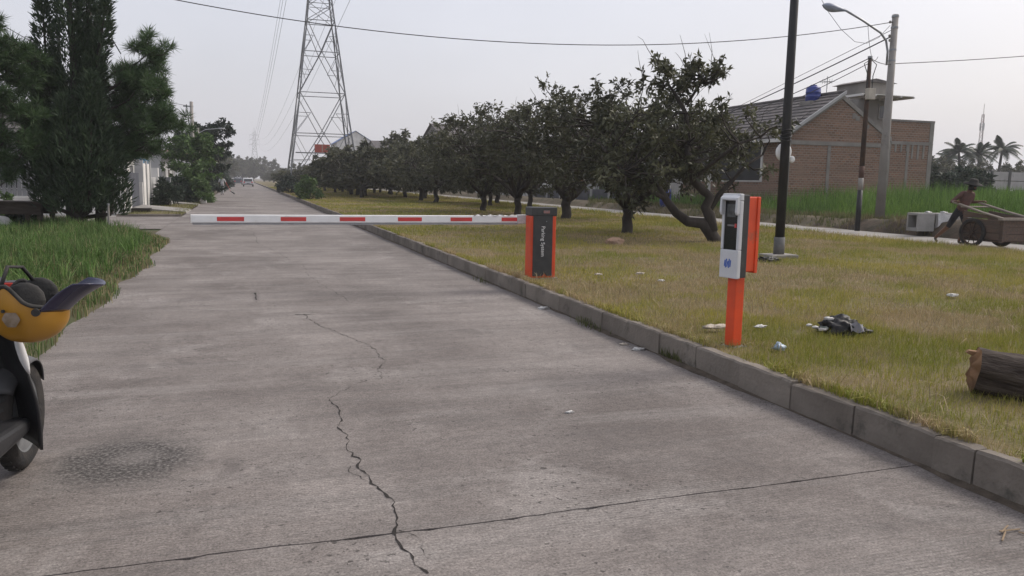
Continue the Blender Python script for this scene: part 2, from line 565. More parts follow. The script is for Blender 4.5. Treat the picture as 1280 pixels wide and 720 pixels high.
sheet('ground', np.array([-1400., 1400.]), np.array([-200., 2400.]), -0.09, M_soil)
med = sheet('grass_median', np.linspace(3.69, 16.75, 60), np.concatenate([np.linspace(-6, 40, 140), np.linspace(41, 330, 100)]), z_med, M_turf)
sheet('side_street', np.array([16.6, 19.4]), np.array([-12., 330.]), 0.155, M_road2)
sheet('field', np.concatenate([np.linspace(19.05, 22, 20), np.linspace(22.5, 120, 40)]), np.concatenate([np.linspace(-6, 60, 130), np.linspace(62, 330, 50)]), z_field, M_soil)
sheet('left_verge', np.linspace(-16, -1.45, 60), np.linspace(-2, 25.9, 130), lambda x, y: z_left(x + 0.25 * (fnoise(x * 0, y, 0.5, 14) - 0.5) + 1.1 * sstep(19.5, 25.5, y) ** 2 * 1.6, y), mat('verge_soil', (0.05, 0.06, 0.022), (0.085, 0.075, 0.04), 0.8, 0.95, 0.6, 14, coord='World'))
sheet('cross_street', np.array([-60., -2.32]), np.array([25.6, 33.4]), -0.006, M_road)
sheet('roadside_lot', np.array([-40., -4.4]), np.array([33.4, 330.]), -0.02, M_road2)

# main road: slabs with open joints
road = bpy.data.objects.new('road', None); COL.objects.link(road); road['kind'] = 'structure'
base = MB().box(-2.3, 3.62, -12, 330, -0.085, -0.035).build('joint_filler', M_joint, road)
R1 = np.random.default_rng(3)


NS = 90
XS = np.linspace(-2.3, 3.6, NS)
JOINT = {}


def joint(y):
    """wandering centre line of one joint, shared by the slabs on both sides"""
    if y not in JOINT:
        w = np.cumsum(R1.normal(0, 0.003, NS)); w -= np.linspace(w[0], w[-1], NS)
        JOINT[y] = y + w
    return JOINT[y]


def slab(y0, y1):
    gap = 0.0035 + 0.003 * R1.random(NS)
    lo = joint(y0) + gap + (R1.random(NS) < 0.12) * R1.random(NS) * 0.014
    hi = joint(y1) - gap - (R1.random(NS) < 0.12) * R1.random(NS) * 0.014
    V, F = [], []
    for k in range(NS):
        V += [(XS[k], lo[k], 0), (XS[k], hi[k], 0), (XS[k], lo[k], -0.034), (XS[k], hi[k], -0.034)]
    for k in range(NS - 1):
        a, b = 4 * k, 4 * k + 4
        F += [(a, b, b + 1, a + 1), (a + 2, b + 2, b, a), (a + 1, b + 1, b + 3, a + 3)]
    MB().add(V, F).build('slab', M_road, road, fix=False)


ys = [-11.7, -4.2, 3.32, 19.1, 34.4, 44.6, 54.8, 65, 85, 105, 145, 185, 330]
for a, b in zip(ys[:-1], ys[1:]): slab(a, b)

# cracks
M_crack = mat('crack', (0.014, 0.012, 0.011), (0.035, 0.031, 0.028), 12, 0.95)


def crack(pix, w0, w1, seed, step=0.035):
    R = random.Random(seed)
    P = [Vector((*gnd(*p), 0)) for p in pix]
    path = []
    for a, b in zip(P[:-1], P[1:]):
        n = max(2, int((b - a).length / step))
        for k in range(n): path.append(a.lerp(b, k / n))
    path.append(P[-1])
    out = []
    off = Vector((0, 0, 0))
    for i, p in enumerate(path):
        off = off * 0.75 + Vector((R.gauss(0, 0.010), R.gauss(0, 0.010), 0))
        out.append(p + off)
    mb = MB(); V = []
    N = len(out)
    for i, p in enumerate(out):
        d = (out[min(i + 1, N - 1)] - out[max(i - 1, 0)]).normalized()
        s = Vector((-d.y, d.x, 0))
        w = 0.5 * (w0 + (w1 - w0) * i / N) * (0.25 + 1.9 * R.random() ** 2.2)
        V += [p + s * w / 2, p - s * w / 2]
    V = [(v.x, v.y, 0.0025) for v in V]
    mb.add(V, [(2 * i, 2 * i + 1, 2 * i + 3, 2 * i + 2) for i in range(N - 1)])
    return mb.build('crack', M_crack, road, fix=False)


crack([(532, 720), (512, 690), (488, 668), (497, 650), (488, 628), (462, 604), (450, 578), (440, 560), (427, 535), (422, 512), (408, 498)], 0.022, 0.011, 1)
crack([(408, 498), (440, 482), (478, 472), (481, 450), (468, 437), (432, 420), (400, 407), (378, 393)], 0.007, 0.012, 2)
crack([(437, 378), (420, 365), (385, 345), (382, 335), (378, 330)], 0.012, 0.008, 3, 0.08)
crack([(362, 325), (340, 312), (322, 304), (317, 290)], 0.012, 0.012, 4, 0.15)
crack([(370, 393), (392, 392)], 0.035, 0.02, 5, 0.05)
crack([(456, 600), (440, 590), (443, 582)], 0.008, 0.004, 6, 0.03)
crack([(500, 664), (520, 668), (530, 690), (541, 697)], 0.006, 0.003, 7, 0.03)
crack([(1000, 598), (1010, 603), (1030, 601)], 0.004, 0.003, 8, 0.03)
crack([(320, 366), (321, 375)], 0.05, 0.03, 10, 0.1)

# kerb: one stone after another
kerb = bpy.data.objects.new('kerb', None); COL.objects.link(kerb); kerb['kind'] = 'structure'
R2 = random.Random(5)
kshapes = []
for k in range(6):
    L = 0.5
    mb = MB().prism([(0.0, -0.08), (0.10, -0.08), (0.10, 0.2), (0.016, 0.2), (0.004, 0.188)], -L, L, 'y')
    me = bpy.data.meshes.new('kerbstone'); me.from_pydata(mb.v, [], mb.f)
    bm = bmesh.new(); bm.from_mesh(me); bmesh.ops.recalc_face_normals(bm, faces=bm.faces)
    bmesh.ops.subdivide_edges(bm, edges=[e for e in bm.edges if abs((e.verts[0].co - e.verts[1].co).y) > 0.5], cuts=5, use_grid_fill=True)
    for v in bm.verts:
        v.co += Vector((R2.gauss(0, 0.0018), 0, R2.gauss(0, 0.0022)))
        if abs(abs(v.co.y) - L) < 1e-4 and v.co.z > 0.15: v.co.z -= R2.random() * 0.008; v.co.y *= 1 - R2.random() * 0.012
    bm.to_mesh(me); bm.free(); me.materials.append(M_kerb)
    kshapes.append(me)
jy = [-5.0]
known = [2.44, 2.9885, 3.2455, 3.86, 4.455, 5.07]
while jy[-1] < 1.6: jy.append(jy[-1] + 0.62)
jy += known
while jy[-1] < 128: jy.append(jy[-1] + (0.62 + R2.uniform(-0.03, 0.03) if jy[-1] < 60 else 1.24))
for a, b in zip(jy[:-1], jy[1:]):
    o = link('kerbstone', R2.choice(kshapes), kerb)
    o.location = (3.6 + R2.gauss(0, 0.004), (a + b) / 2, R2.gauss(0, 0.004))
    o.scale = (1, (b - a - R2.uniform(0.004, 0.009)) / 1.0, 1)
    o.rotation_euler = (0, R2.gauss(0, 0.006), R2.gauss(0, 0.003))
st = MB().box(3.6, 3.73, jy[-1], 330, -0.08, 0.2).build('kerb_run', M_kerb, kerb); st['kind'] = 'stuff'

# each stone weathers a little differently
nt = M_kerb.node_tree; bs_ = nt.nodes['Principled BSDF']
src = bs_.inputs['Base Color'].links[0].from_socket
oi_ = nt.nodes.new('ShaderNodeObjectInfo'); mr_ = nt.nodes.new('ShaderNodeMapRange'); mr_.inputs[3].default_value = 0.86; mr_.inputs[4].default_value = 1.13
nt.links.new(oi_.outputs['Random'], mr_.inputs[0])
mm_ = nt.nodes.new('ShaderNodeMixRGB'); mm_.blend_type = 'MULTIPLY'; mm_.inputs[0].default_value = 1.0
nt.links.new(src, mm_.inputs[1]); nt.links.new(mr_.outputs[0], mm_.inputs[2]); nt.links.new(mm_.outputs[0], bs_.inputs['Base Color'])
# soil washed into the gutter: a ragged low drift along the kerb foot
gy_ = np.concatenate([np.linspace(1.5, 14, 420), np.linspace(14.1, 60, 300)])
gw = 0.012 + 0.085 * np.clip(fnoise(gy_ * 0, gy_, 1.1, 80) - 0.38, 0, 1) * 2 + 0.02 * fnoise(gy_ * 0, gy_, 7.0, 83)
gm = MB()
V_, F_ = [], []
for i_, (yy_, ww_) in enumerate(zip(gy_, gw)):
    V_ += [(3.615, yy_, 0.006 + 0.16 * ww_), (3.60 - ww_ * 0.5, yy_, 0.004 + 0.05 * ww_), (3.60 - ww_, yy_, 0.0015)]
for i_ in range(len(gy_) - 1):
    a_ = 3 * i_; F_ += [(a_, a_ + 1, a_ + 4, a_ + 3), (a_ + 1, a_ + 2, a_ + 5, a_ + 4)]
gd = gm.add(V_, F_).build('gutter_dirt', mat('gutter_soil', (0.060, 0.048, 0.036), (0.115, 0.092, 0.07), 9, 0.95, 0.8, 60, coord='World'), fix=False)
tag(gd, 'dark soil washed along the foot of the kerb', 'dirt', kind='stuff')

# ------------------------------------------------------------------ grass (nobody could count it)
M_grass = foliage_mat('grass_blades', (0, 0, 0), (0, 0, 0), vcol=True, trans=0.25, rough=0.6)


def blades(name, P, H, Wd, C, label, R, lean=0.5, segs=2, root=0.02):
    n = len(P)
    az = R.random(n) * 2 * math.pi
    s = np.stack([np.cos(az), np.sin(az), np.zeros(n)], 1)
    a2 = R.random(n) * 2 * math.pi
    ln = (np.abs(R.normal(0, lean, n)))[:, None] * np.stack([np.cos(a2), np.sin(a2), np.zeros(n)], 1)
    up = np.array([0, 0, 1.0])
    H1 = H[:, None]; W1 = Wd[:, None]
    b0 = P - up * root
    mid = P + up * H1 * 0.55 + ln * H1 * 0.35
    tip = P + up * H1 * np.clip(1 - 0.35 * np.linalg.norm(ln, axis=1, keepdims=True), 0.25, 1) + ln * H1
    if segs == 2:
        V = np.stack([b0 - s * W1 / 2, b0 + s * W1 / 2, mid + s * W1 * 0.42, mid - s * W1 * 0.42, tip], 1)
        k = np.arange(n) * 5
        F = np.concatenate([np.stack([k, k + 1, k + 2], 1), np.stack([k, k + 2, k + 3], 1), np.stack([k + 3, k + 2, k + 4], 1)])
        m_ = 5
    else:
        V = np.stack([b0 - s * W1 / 2, b0 + s * W1 / 2, tip], 1)
        F = np.arange(3 * n).reshape(n, 3); m_ = 3
    me = np_mesh(name, V.reshape(-1, 3), F, np.repeat(C, m_, 0))
    me.materials.append(M_grass)
    o = link(name, me)
    tag(o, label, 'grass', kind='stuff')
    return o


def scatter(x0, x1, y0, y1, dens, R):
    n = int((x1 - x0) * (y1 - y0) * dens)
    return R.uniform(x0, x1, n), R.uniform(y0, y1, n)


G1, G2, G3 = np.array((0.185, 0.208, 0.030)), np.array((0.36, 0.31, 0.072)), np.array((0.37, 0.28, 0.165))


def median_color(x, y, R):
    a = fnoise(x, y, 0.45, 20); d = fnoise(x, y, 0.7, 24)
    u = R.random(len(x))
    d = 0.7 * d + 0.3 * fnoise(x, y, 2.6, 27)
    c = G1 + (G2 - G1) * np.clip((a - 0.3) * 1.8 + (u - 0.5) * 0.9, 0, 1)[:, None]
    dry = np.clip((d - 0.475) * 7, 0, 1) * 0.9 + (R.random(len(x)) < 0.10) * 0.7
    dry = np.clip(dry * (0.5 + R.random(len(x))), 0, 1)
    c = c + (G3 - c) * dry[:, None]
    return c * (0.7 + 0.6 * R.random(len(x)))[:, None], dry, a


Rg = np.random.default_rng(11)
chunks = []
for (y0, y1, dens, hs, ws) in [(1.5, 7, 4200, 1.0, 0.9), (7, 10, 2400, 1.0, 1.1), (10, 16, 1300, 1.0, 1.35), (16, 30, 520, 1.05, 2.2), (30, 60, 170, 1.15, 4.2), (60, 130, 45, 1.3, 8)]:
    x, y = scatter(3.69, 16.7, y0, y1, dens, Rg)
    kv = x < 1.4 * y + 4.5; x, y = x[kv], y[kv]
    clump = fnoise(x, y, 3.2, 30) + 0.35 * (fnoise(x, y, 0.5, 33) - 0.5)
    bare = fnoise(x, y, 0.6, 36)
    keep = (clump > 0.38 - 0.25 * Rg.random(len(x))) & ((bare < 0.66) | (Rg.random(len(x)) < 0.65))
    x, y = x[keep], y[keep]
    c, dry, a = median_color(x, y, Rg)
    h = (0.045 + 0.06 * Rg.random(len(x)) ** 1.5 + 0.06 * np.clip(fnoise(x, y, 1.2, 40) - 0.45, 0, 1)) * (1 - 0.35 * dry) * hs
    far = sstep(12.5, 16.5, x); h *= 1 + 0.9 * far
    w = (0.0045 + 0.003 * Rg.random(len(x))) * ws
    chunks.append((np.stack([x, y, z_med(x, y)], 1), h, w, c))
P = np.concatenate([k[0] for k in chunks]); H = np.concatenate([k[1] for k in chunks]); W = np.concatenate([k[2] for k in chunks]); C = np.concatenate([k[3] for k in chunks])
nearm = P[:, 1] < 9
blades('median_grass', P, H, W, C, 'short yellow-green mown grass with dry patches covering the median', Rg, 0.75, 1)
# a fringe that leans over the kerb and straw lying about
x = Rg.uniform(3.66, 3.74, 14000); y = 1.5 + 45 * Rg.random(14000) ** 1.8
k = fnoise(x * 0, y, 1.5, 44) > 0.36
x, y = x[k], y[k]; c, dry, a = median_color(x, y, Rg)
blades('kerb_fringe_grass', np.stack([x, y, 0.205 + 0 * x], 1), 0.03 + 0.07 * Rg.random(len(x)), 0.006 + 0 * x, c, 'ragged fringe of grass spilling along the kerb top', Rg, 0.9, 2)
xs_, ys_ = scatter(3.9, 12, 2, 14, 130, Rg)
kk = fnoise(xs_, ys_, 0.7, 24) > 0.5
xs_, ys_ = xs_[kk], ys_[kk]
blades('dry_straw', np.stack([xs_, ys_, z_med(xs_, ys_) + 0.04], 1), 0.05 + 0.08 * Rg.random(len(xs_)), 0.005 + 0 * xs_, np.tile(np.array((0.32, 0.25, 0.15)), (len(xs_), 1)) * (0.6 + 0.6 * Rg.random((len(xs_), 1))), 'dry straw stalks lying in the mown grass', Rg, 1.6, 2)

# left verge: lush longer grass
x, y = scatter(-9.5, -1.45, 4.0, 26.2, 1500, Rg)
lim = -1.60 - 0.25 * (fnoise(x * 0, y, 0.5, 14) - 0.5) * 2 - 2.6 * sstep(19.0, 26.2, y) ** 1.6 - 0.5 * Rg.random(len(x)) ** 2
d = np.hypot(x, y)
keep = (x < lim) & (Rg.random(len(x)) < np.clip(9 / d, 0.12, 1))
x, y, lim = x[keep], y[keep], lim[keep]; d = d[keep]
tall = sstep(0.05, 0.9, lim - x)
u = Rg.random(len(x)); a = fnoise(x, y, 0.8, 50)
c = np.array((0.065, 0.125, 0.030)) + (np.array((0.14, 0.20, 0.065)) - np.array((0.065, 0.125, 0.030))) * np.clip(a + u - 0.6, 0, 1)[:, None]
dry = (Rg.random(len(x)) < 0.09 + 0.45 * (1 - tall))
c[dry] = np.array((0.22, 0.19, 0.10))
c *= (0.6 + 0.7 * Rg.random(len(x)))[:, None]
h = (0.07 + 0.16 * tall + 0.20 * tall * np.clip(fnoise(x, y, 1.1, 55) * 2.6 - 1.0, 0, 1.5)) * (0.55 + 0.75 * Rg.random(len(x)))
blades('verge_grass', np.stack([x, y, 0.05 + 0 * x], 1), h, (0.006 + 0.003 * Rg.random(len(x))) * np.clip(d / 8, 1, 2.4), c, 'long lush green grass on the verge by the conifers', Rg, 0.65, 2, 0.06)

# taller arching tussocks among it
cl = []
for _ in range(420):
    yy = 4.5 + 21 * Rg.random() ** 1.2; xx = -1.95 - 6 * Rg.random() ** 1.3 - 2.2 * sstep(19, 26, yy)
    n_ = 26
    cl.append(np.stack([xx + Rg.normal(0, 0.07, n_), yy + Rg.normal(0, 0.07, n_), np.full(n_, 0.06)], 1))
cl = np.concatenate(cl); nn = len(cl)
cc = (np.array((0.07, 0.15, 0.03)) + (np.array((0.17, 0.25, 0.075)) - np.array((0.07, 0.15, 0.03))) * Rg.random((nn, 1)) ** 1.5) * (0.7 + 0.5 * Rg.random((nn, 1)))
blades('verge_tussocks', cl, 0.22 + 0.28 * Rg.random(nn), 0.010 + 0.006 * Rg.random(nn), cc, 'arching tussocks of taller grass on the left verge', Rg, 0.6, 2, 0.06)

# rough field beyond the side street
x, y = scatter(19.4, 60, 8, 60, 130, Rg)
dd = np.hypot(x, y); keep = (Rg.random(len(x)) < np.clip((30 / dd) ** 2, 0.12, 1)) & ~((x > 23.6) & (x < 34) & (y > 30.8)) & (x / y < 1.9) & ((x / y > 0.45))
keep &= (Rg.random(len(x)) < 0.25 + 0.75 * sstep(19.8, 22.0, x))
x, y, dd = x[keep], y[keep], dd[keep]
tall = sstep(20.0, 24.5, x + 0.6 * fnoise(x, y, 0.4, 60)) * (0.55 + 0.8 * fnoise(x, y, 0.25, 61))
u = Rg.random(len(x)); a = fnoise(x, y, 0.35, 62)
c = np.array((0.055, 0.12, 0.022)) + (np.array((0.15, 0.25, 0.05)) - np.array((0.055, 0.12, 0.022))) * np.clip(1.5 * a - 0.5 + 0.6 * u, 0, 1)[:, None]
low = tall < 0.2
c[low] = np.array((0.13, 0.135, 0.05)) * (0.6 + 0.7 * Rg.random((low.sum(), 1)))
c *= (0.65 + 0.6 * Rg.random(len(x)))[:, None]
h = (0.12 + 1.05 * tall) * (0.6 + 0.6 * Rg.random(len(x)))
blades('field_grass', np.stack([x, y, z_field(x, y)], 1), h, (0.016 + 0.012 * Rg.random(len(x))) * np.clip(dd / 30, 1, 2.5), c, 'tall bright green grass in front of the brick house', Rg, 0.35, 2, 0.05)

x, y = scatter(19.45, 22.2, 10, 45, 260, Rg)
kp = fnoise(x, y, 1.3, 70) > 0.45; x, y = x[kp], y[kp]
c = np.array((0.10, 0.13, 0.035)) + (np.array((0.20, 0.165, 0.09)) - np.array((0.10, 0.13, 0.035))) * np.clip(fnoise(x, y, 0.8, 72) * 2 - 0.6 + 0.5 * Rg.random(len(x)), 0, 1)[:, None]
BANK_GRASS = (x, y, c * (0.6 + 0.6 * Rg.random((len(x), 1))))

# small weeds in the gutter and grass strip by the white wall
pts = []
for (px, py, n_, r_) in [(735, 408, 70, 0.10), (838, 447, 40, 0.05), (850, 452, 30, 0.05), (600, 352, 30, 0.1)]:
    gx, gy = gnd(px, py)
    for _ in range(n_): pts.append((min(3.59, gx + Rg.normal(0, r_ * 0.4)), gy + Rg.normal(0, r_ * 1.6), 0.0))
pts = np.array(pts)
blades('gutter_weeds', pts, 0.04 + 0.09 * Rg.random(len(pts)), 0.008 + 0 * pts[:, 0], np.array((0.10, 0.11, 0.04)) * (0.6 + 0.7 * Rg.random((len(pts), 1))), 'small weeds sprouting in the gutter at the kerb foot', Rg, 0.7, 2, 0.0)
sheet('lawn', np.linspace(-4.4, -2.35, 6), np.linspace(33.5, 58, 30), lambda x, y: 0.02 + 0.04 * np.cos((x + 3.4) * 1.5), M_turf)
x, y = scatter(-4.4, -2.35, 33.5, 58, 130, Rg)
blades('lawn_grass', np.stack([x, y, 0.03 + 0 * x], 1), 0.06 + 0.08 * Rg.random(len(x)), 0.02 + 0 * x, np.array((0.15, 0.155, 0.05)) * (0.6 + 0.7 * Rg.random((len(x), 1))), 'worn grass strip in front of the white walled house', Rg, 0.5, 1)

lk = MB().box(-4.6, -2.32, 33.42, 33.56, -0.05, 0.09).build('low_kerb', M_kerb, bevel=0.012); lk['kind'] = 'structure'

# ------------------------------------------------------------------ boom barrier
M_orange = mat('orange_paint', (0.72, 0.075, 0.018), (0.60, 0.064, 0.018), 5, 0.42, 0.03, 60, spec=0.5, dirt=((0.34, 0.11, 0.06), 6, 0.57))
M_char = mat('charcoal_paint', (0.030, 0.031, 0.033), (0.045, 0.046, 0.047), 9, 0.5, 0.03, 60, spec=0.45, dirt=((0.085, 0.078, 0.07), 7, 0.58))
M_whitepaint = mat('white_paint', (0.82, 0.82, 0.82), (0.75, 0.75, 0.74), 6, 0.5, 0.02, 40, dirt=((0.42, 0.38, 0.33), 5, 0.62))
M_redtape = mat('red_tape', (0.62, 0.055, 0.055), (0.50, 0.06, 0.055), 10, 0.4, spec=0.5)
M_rubber = mat('rubber', (0.022, 0.022, 0.022), (0.05, 0.048, 0.045), 10, 0.8, 0.2, 60)
M_steel = mat('galvanised_steel', (0.33, 0.34, 0.35), (0.22, 0.23, 0.24), 8, 0.45, 0.0, metal=0.6)
M_white = mat('white_print', (0.8, 0.8, 0.79), (0.7, 0.7, 0.69), 10, 0.6)
M_film = mat('clear_film', (0.62, 0.62, 0.63), (0.5, 0.5, 0.5), 30, 0.25, 0.6, 40, spec=0.6)


M_rust0 = mat('rusty_bolt', (0.13, 0.07, 0.04), (0.08, 0.05, 0.035), 20, 0.8)


def text_mesh(name, body, size, depth, material, parent, loc, rot, align='CENTER', shear=0.0, xs=1.0):
    cu = bpy.data.curves.new('lettering', 'FONT')
    cu.body = body; cu.size = size; cu.extrude = depth; cu.align_x = align; cu.align_y = 'CENTER'; cu.shear = shear
    tmp = bpy.data.objects.new('lettering_tmp', cu); COL.objects.link(tmp)
    dg = bpy.context.evaluated_depsgraph_get()
    me = bpy.data.meshes.new_from_object(tmp.evaluated_get(dg))
    bpy.data.objects.remove(tmp); bpy.data.curves.remove(cu)
    me.name = name; me.materials.clear(); me.materials.append(material)
    o = link(name, me, parent)
    o.location = loc; o.rotation_euler = rot; o.scale = (xs, 1, 1)
    return o


bx, by = gnd(664, 348, 0.19)
CW, CD, CH = 0.37, 0.28, 1.02
bar = thing('boom_barrier', 'orange and charcoal barrier cabinet with its striped arm lowered across the road', 'barrier', (bx + CW / 2, by + CD / 2, 0.185))
x0, x1, y0, y1 = -CW / 2, CW / 2, -CD / 2, CD / 2
MB().box(x0 - 0.03, x1 + 0.03, y0 - 0.03, y1 + 0.03, -0.06, 0.006).build('base_plate', M_steel, bar)
MB().box(x0, x1, y0 + 0.012, y1, 0.006, CH - 0.125).build('cabinet', M_orange, bar, bevel=0.012)
pan = MB().prism([(x0 + 0.018, 0.035), (x0 + 0.16, 0.035), (x0 + 0.2, 0.075), (x1 - 0.13, 0.035), (x1 - 0.058, 0.035), (x1 - 0.058, CH - 0.118), (x0 + 0.018, CH - 0.118)], y0 - 0.004, y0 + 0.02, 'y').build('front_panel', M_char, bar, bevel=0.003)
MB().box(x0 - 0.006, x1 + 0.006, y0 - 0.008, y1 + 0.006, CH - 0.122, CH).build('top_cap', M_char, bar, bevel=0.012)
MB().box(-0.02, 0.075, y0 - 0.014, y0 - 0.006, CH - 0.085, CH - 0.045).build('badge', mat('badge_grey', (0.2, 0.2, 0.2), (0.34, 0.12, 0.1), 60, 0.5), bar, bevel=0.002)
MB().lathe([(0.008, -0.006), (0.008, 0.0)], 10, (0.03, y0 - 0.004, CH - 0.2), 'y').build('key_lock', M_steel, bar)
text_mesh('lettering', 'Parking System', 0.078, 0.001, M_white, bar, (-0.02, y0 - 0.0065, 0.535), (math.radians(90), math.radians(90), 0), xs=0.92)
MB().box(x0 - 0.004, x0 + 0.001, y0 + 0.05, y1 - 0.04, 0.1, CH - 0.2).build('side_door', M_orange, bar, bevel=0.002)
# the arm, on the far side of the cabinet
AY, AZ = y1 + 0.06, 0.835
MB().lathe([(0.05, -0.06), (0.05, 0.02), (0.03, 0.03)], 16, (x0 + 0.12, y1 + 0.05, AZ), 'y').build('hub', M_steel, bar)
xl = at_y(239, 271, by + CD + 0.06)[0] - (bx + CW / 2)
arm = MB().box(xl, x0 - 0.045, AY - 0.024, AY + 0.024, AZ - 0.052, AZ + 0.052).build('arm', M_whitepaint, bar, bevel=0.012)
MB().box(xl + 0.01, x0 - 0.10, AY - 0.012, AY + 0.012, AZ - 0.078, AZ - 0.05).build('rubber_strip', mat('grey_rubber', (0.34, 0.34, 0.35), (0.26, 0.26, 0.27), 8, 0.7), arm)
MB().box(x0 - 0.12, x0 + 0.19, AY - 0.04, AY + 0.04, AZ - 0.065, AZ + 0.065).build('arm_clamp', M_film, bar, bevel=0.01)
MB().box(xl - 0.006, xl + 0.004, AY - 0.026, AY + 0.026, AZ - 0.054, AZ + 0.054).build('end_cap', M_whitepaint, arm, bevel=0.004)
for (p0, p1) in [(271, 305), (351, 383), (425, 457), (498, 528), (564, 591), (628, 656)]:
    a = at_y(p0, 271, by + CD)[0] - (bx + CW / 2); b = at_y(p1, 271, by + CD)[0] - (bx + CW / 2)
    MB().box(a, min(b, x0 - 0.05), AY - 0.0265, AY - 0.0235, AZ - 0.030, AZ + 0.024).build('stripe', M_redtape, arm)
# torn protective film still on the inner end
mb = MB()
Rf = random.Random(4)
mb.grid(lambda u, v: (x0 - 0.16 - 0.62 * u, AY - 0.030 + 0.005 * math.sin(37 * u + 5 * v) + 0.004 * Rf.random(), AZ + 0.058 - 0.012 * v + 0.01 * math.sin(23 * u)), 30, 2)
mb.build('film', M_film, arm, fix=False)

# ------------------------------------------------------------------ ticket dispenser post
M_silver = mat('silver_plastic', (0.60, 0.61, 0.63), (0.54, 0.55, 0.57), 5, 0.4, 0.0, spec=0.5, dirt=((0.42, 0.40, 0.37), 4, 0.64))
M_black = mat('gloss_black', (0.010, 0.010, 0.012), (0.016, 0.016, 0.018), 5, 0.18, spec=0.6)
M_screen = mat('dull_screen', (0.10, 0.105, 0.11), (0.045, 0.048, 0.05), 25, 0.2, spec=0.6)
M_blue = mat('blue_print', (0.03, 0.10, 0.42), (0.04, 0.12, 0.45), 20, 0.5)
dx, dy = gnd(918, 433, 0.19)
DR = math.radians(13)
dis = thing('ticket_dispenser', 'silver and black ticket terminal with orange back box on an orange post', 'ticket machine', (dx - 0.05, dy + 0.03, 0.185), DR)
# local: -x is the front
for bx_, by_ in ((0.0, -0.065), (0.0, 0.065), (0.135, -0.065), (0.135, 0.065)):
    MB().lathe([(0.011, 0.008), (0.011, 0.018), (0.006, 0.024)], 6, (bx_, by_, 0)).build('bolt', M_rust0, dis)
MB().box(-0.02, 0.15, -0.08, 0.08, -0.05, 0.008).build('base_plate', M_steel, dis, bevel=0.003)
MB().box(0.012, 0.116, -0.048, 0.048, 0.008, 0.598).build('post', M_orange, dis, bevel=0.008)
HB, HT = 0.60, 1.30
MB().box(-0.003, 0.075, -0.094, 0.094, HB, HT - 0.003).build('housing', M_char, dis, bevel=0.01)
bb = MB().box(0.077, 0.20, -0.078, 0.078, HB + 0.05, HT - 0.025).build('back_box', M_orange, dis, bevel=0.006)
MB().box(0.18, 0.215, -0.088, 0.088, HB + 0.035, HT - 0.02).build('flange', M_orange, bb, bevel=0.006)
# front frame with an opening
fr = MB()
zs = [HB - 0.005, HB + 0.235, HT - 0.055, HT + 0.004]; yy = [-0.098, -0.072, 0.072, 0.098]
fr.box(-0.045, 0.0, yy[0], yy[3], zs[0], zs[1])
fr.box(-0.045, 0.0, yy[0], yy[3], zs[2], zs[3])
fr.box(-0.0445, 0.0, yy[0] + 0.0005, yy[1], zs[1], zs[2]); fr.box(-0.0445, 0.0, yy[2], yy[3] - 0.0005, zs[1], zs[2])
front = fr.build('front_frame', M_silver, dis, bevel=0.009)
panel = MB().box(-0.034, -0.01, -0.075, 0.075, zs[1] - 0.004, zs[2] + 0.004).build('black_panel', M_black, dis, bevel=0.004)
MB().box(-0.0375, -0.032, -0.05, 0.05, HT - 0.19, HT - 0.085).build('screen', M_screen, panel, bevel=0.002)
MB().box(-0.040, -0.033, -0.055, 0.035, HT - 0.268, HT - 0.254).build('ticket_slot', mat('slot_grey', (0.16, 0.15, 0.145), (0.2, 0.19, 0.18), 30, 0.5), panel)
MB().box(-0.0405, -0.0325, -0.062, -0.044, HT - 0.278, HT - 0.245).build('slot_mark', M_redtape, panel)
# hood cheeks and brow round the screen
hd = MB()
for s in (-1, 1):
    hd.prism([(-0.044, HT - 0.01), (-0.075, HT - 0.03), (-0.080, HT - 0.15), (-0.066, HT - 0.175), (-0.044, HT - 0.16)], s * 0.085 - 0.011, s * 0.085 + 0.011, 'y')
hd.prism([(-0.044, HT - 0.028), (-0.075, HT - 0.048), (-0.073, HT - 0.03), (-0.044, HT - 0.006)], -0.074, 0.074, 'y')
hd.build('hood', M_silver, dis, bevel=0.004)
lg = MB()
for (ya, yb, za, zb) in [(0.040, 0.034, -0.025, 0.028), (0.028, 0.018, -0.038, 0.038), (0.012, 0.002, -0.03, 0.020), (-0.006, -0.012, -0.038, 0.040), (-0.022, -0.026, -0.028, 0.028)]:
    lg.obox((-0.0465, ya, HB + 0.12 + za), (-0.0465, yb, HB + 0.12 + zb), 0.003, 0.009, up=(0, 1, 0))
lg.build('logo', M_blue, front)

# ------------------------------------------------------------------ poles and wires
M_blackpole = mat('black_pole_paint', (0.018, 0.018, 0.02), (0.03, 0.03, 0.032), 3, 0.5, 0.05, 30)
M_poleconc = mat('pole_concrete', (0.23, 0.215, 0.20), (0.29, 0.275, 0.255), 1.5, 0.9, 0.3, 25, dirt=((0.13, 0.12, 0.11), 1.3, 0.56))
M_cable = mat('black_cable', (0.025, 0.025, 0.027), (0.04, 0.04, 0.04), 5, 0.6)
M_rust = mat('rusty_pole', (0.085, 0.05, 0.035), (0.04, 0.032, 0.03), 3, 0.8, 0.2, 20)

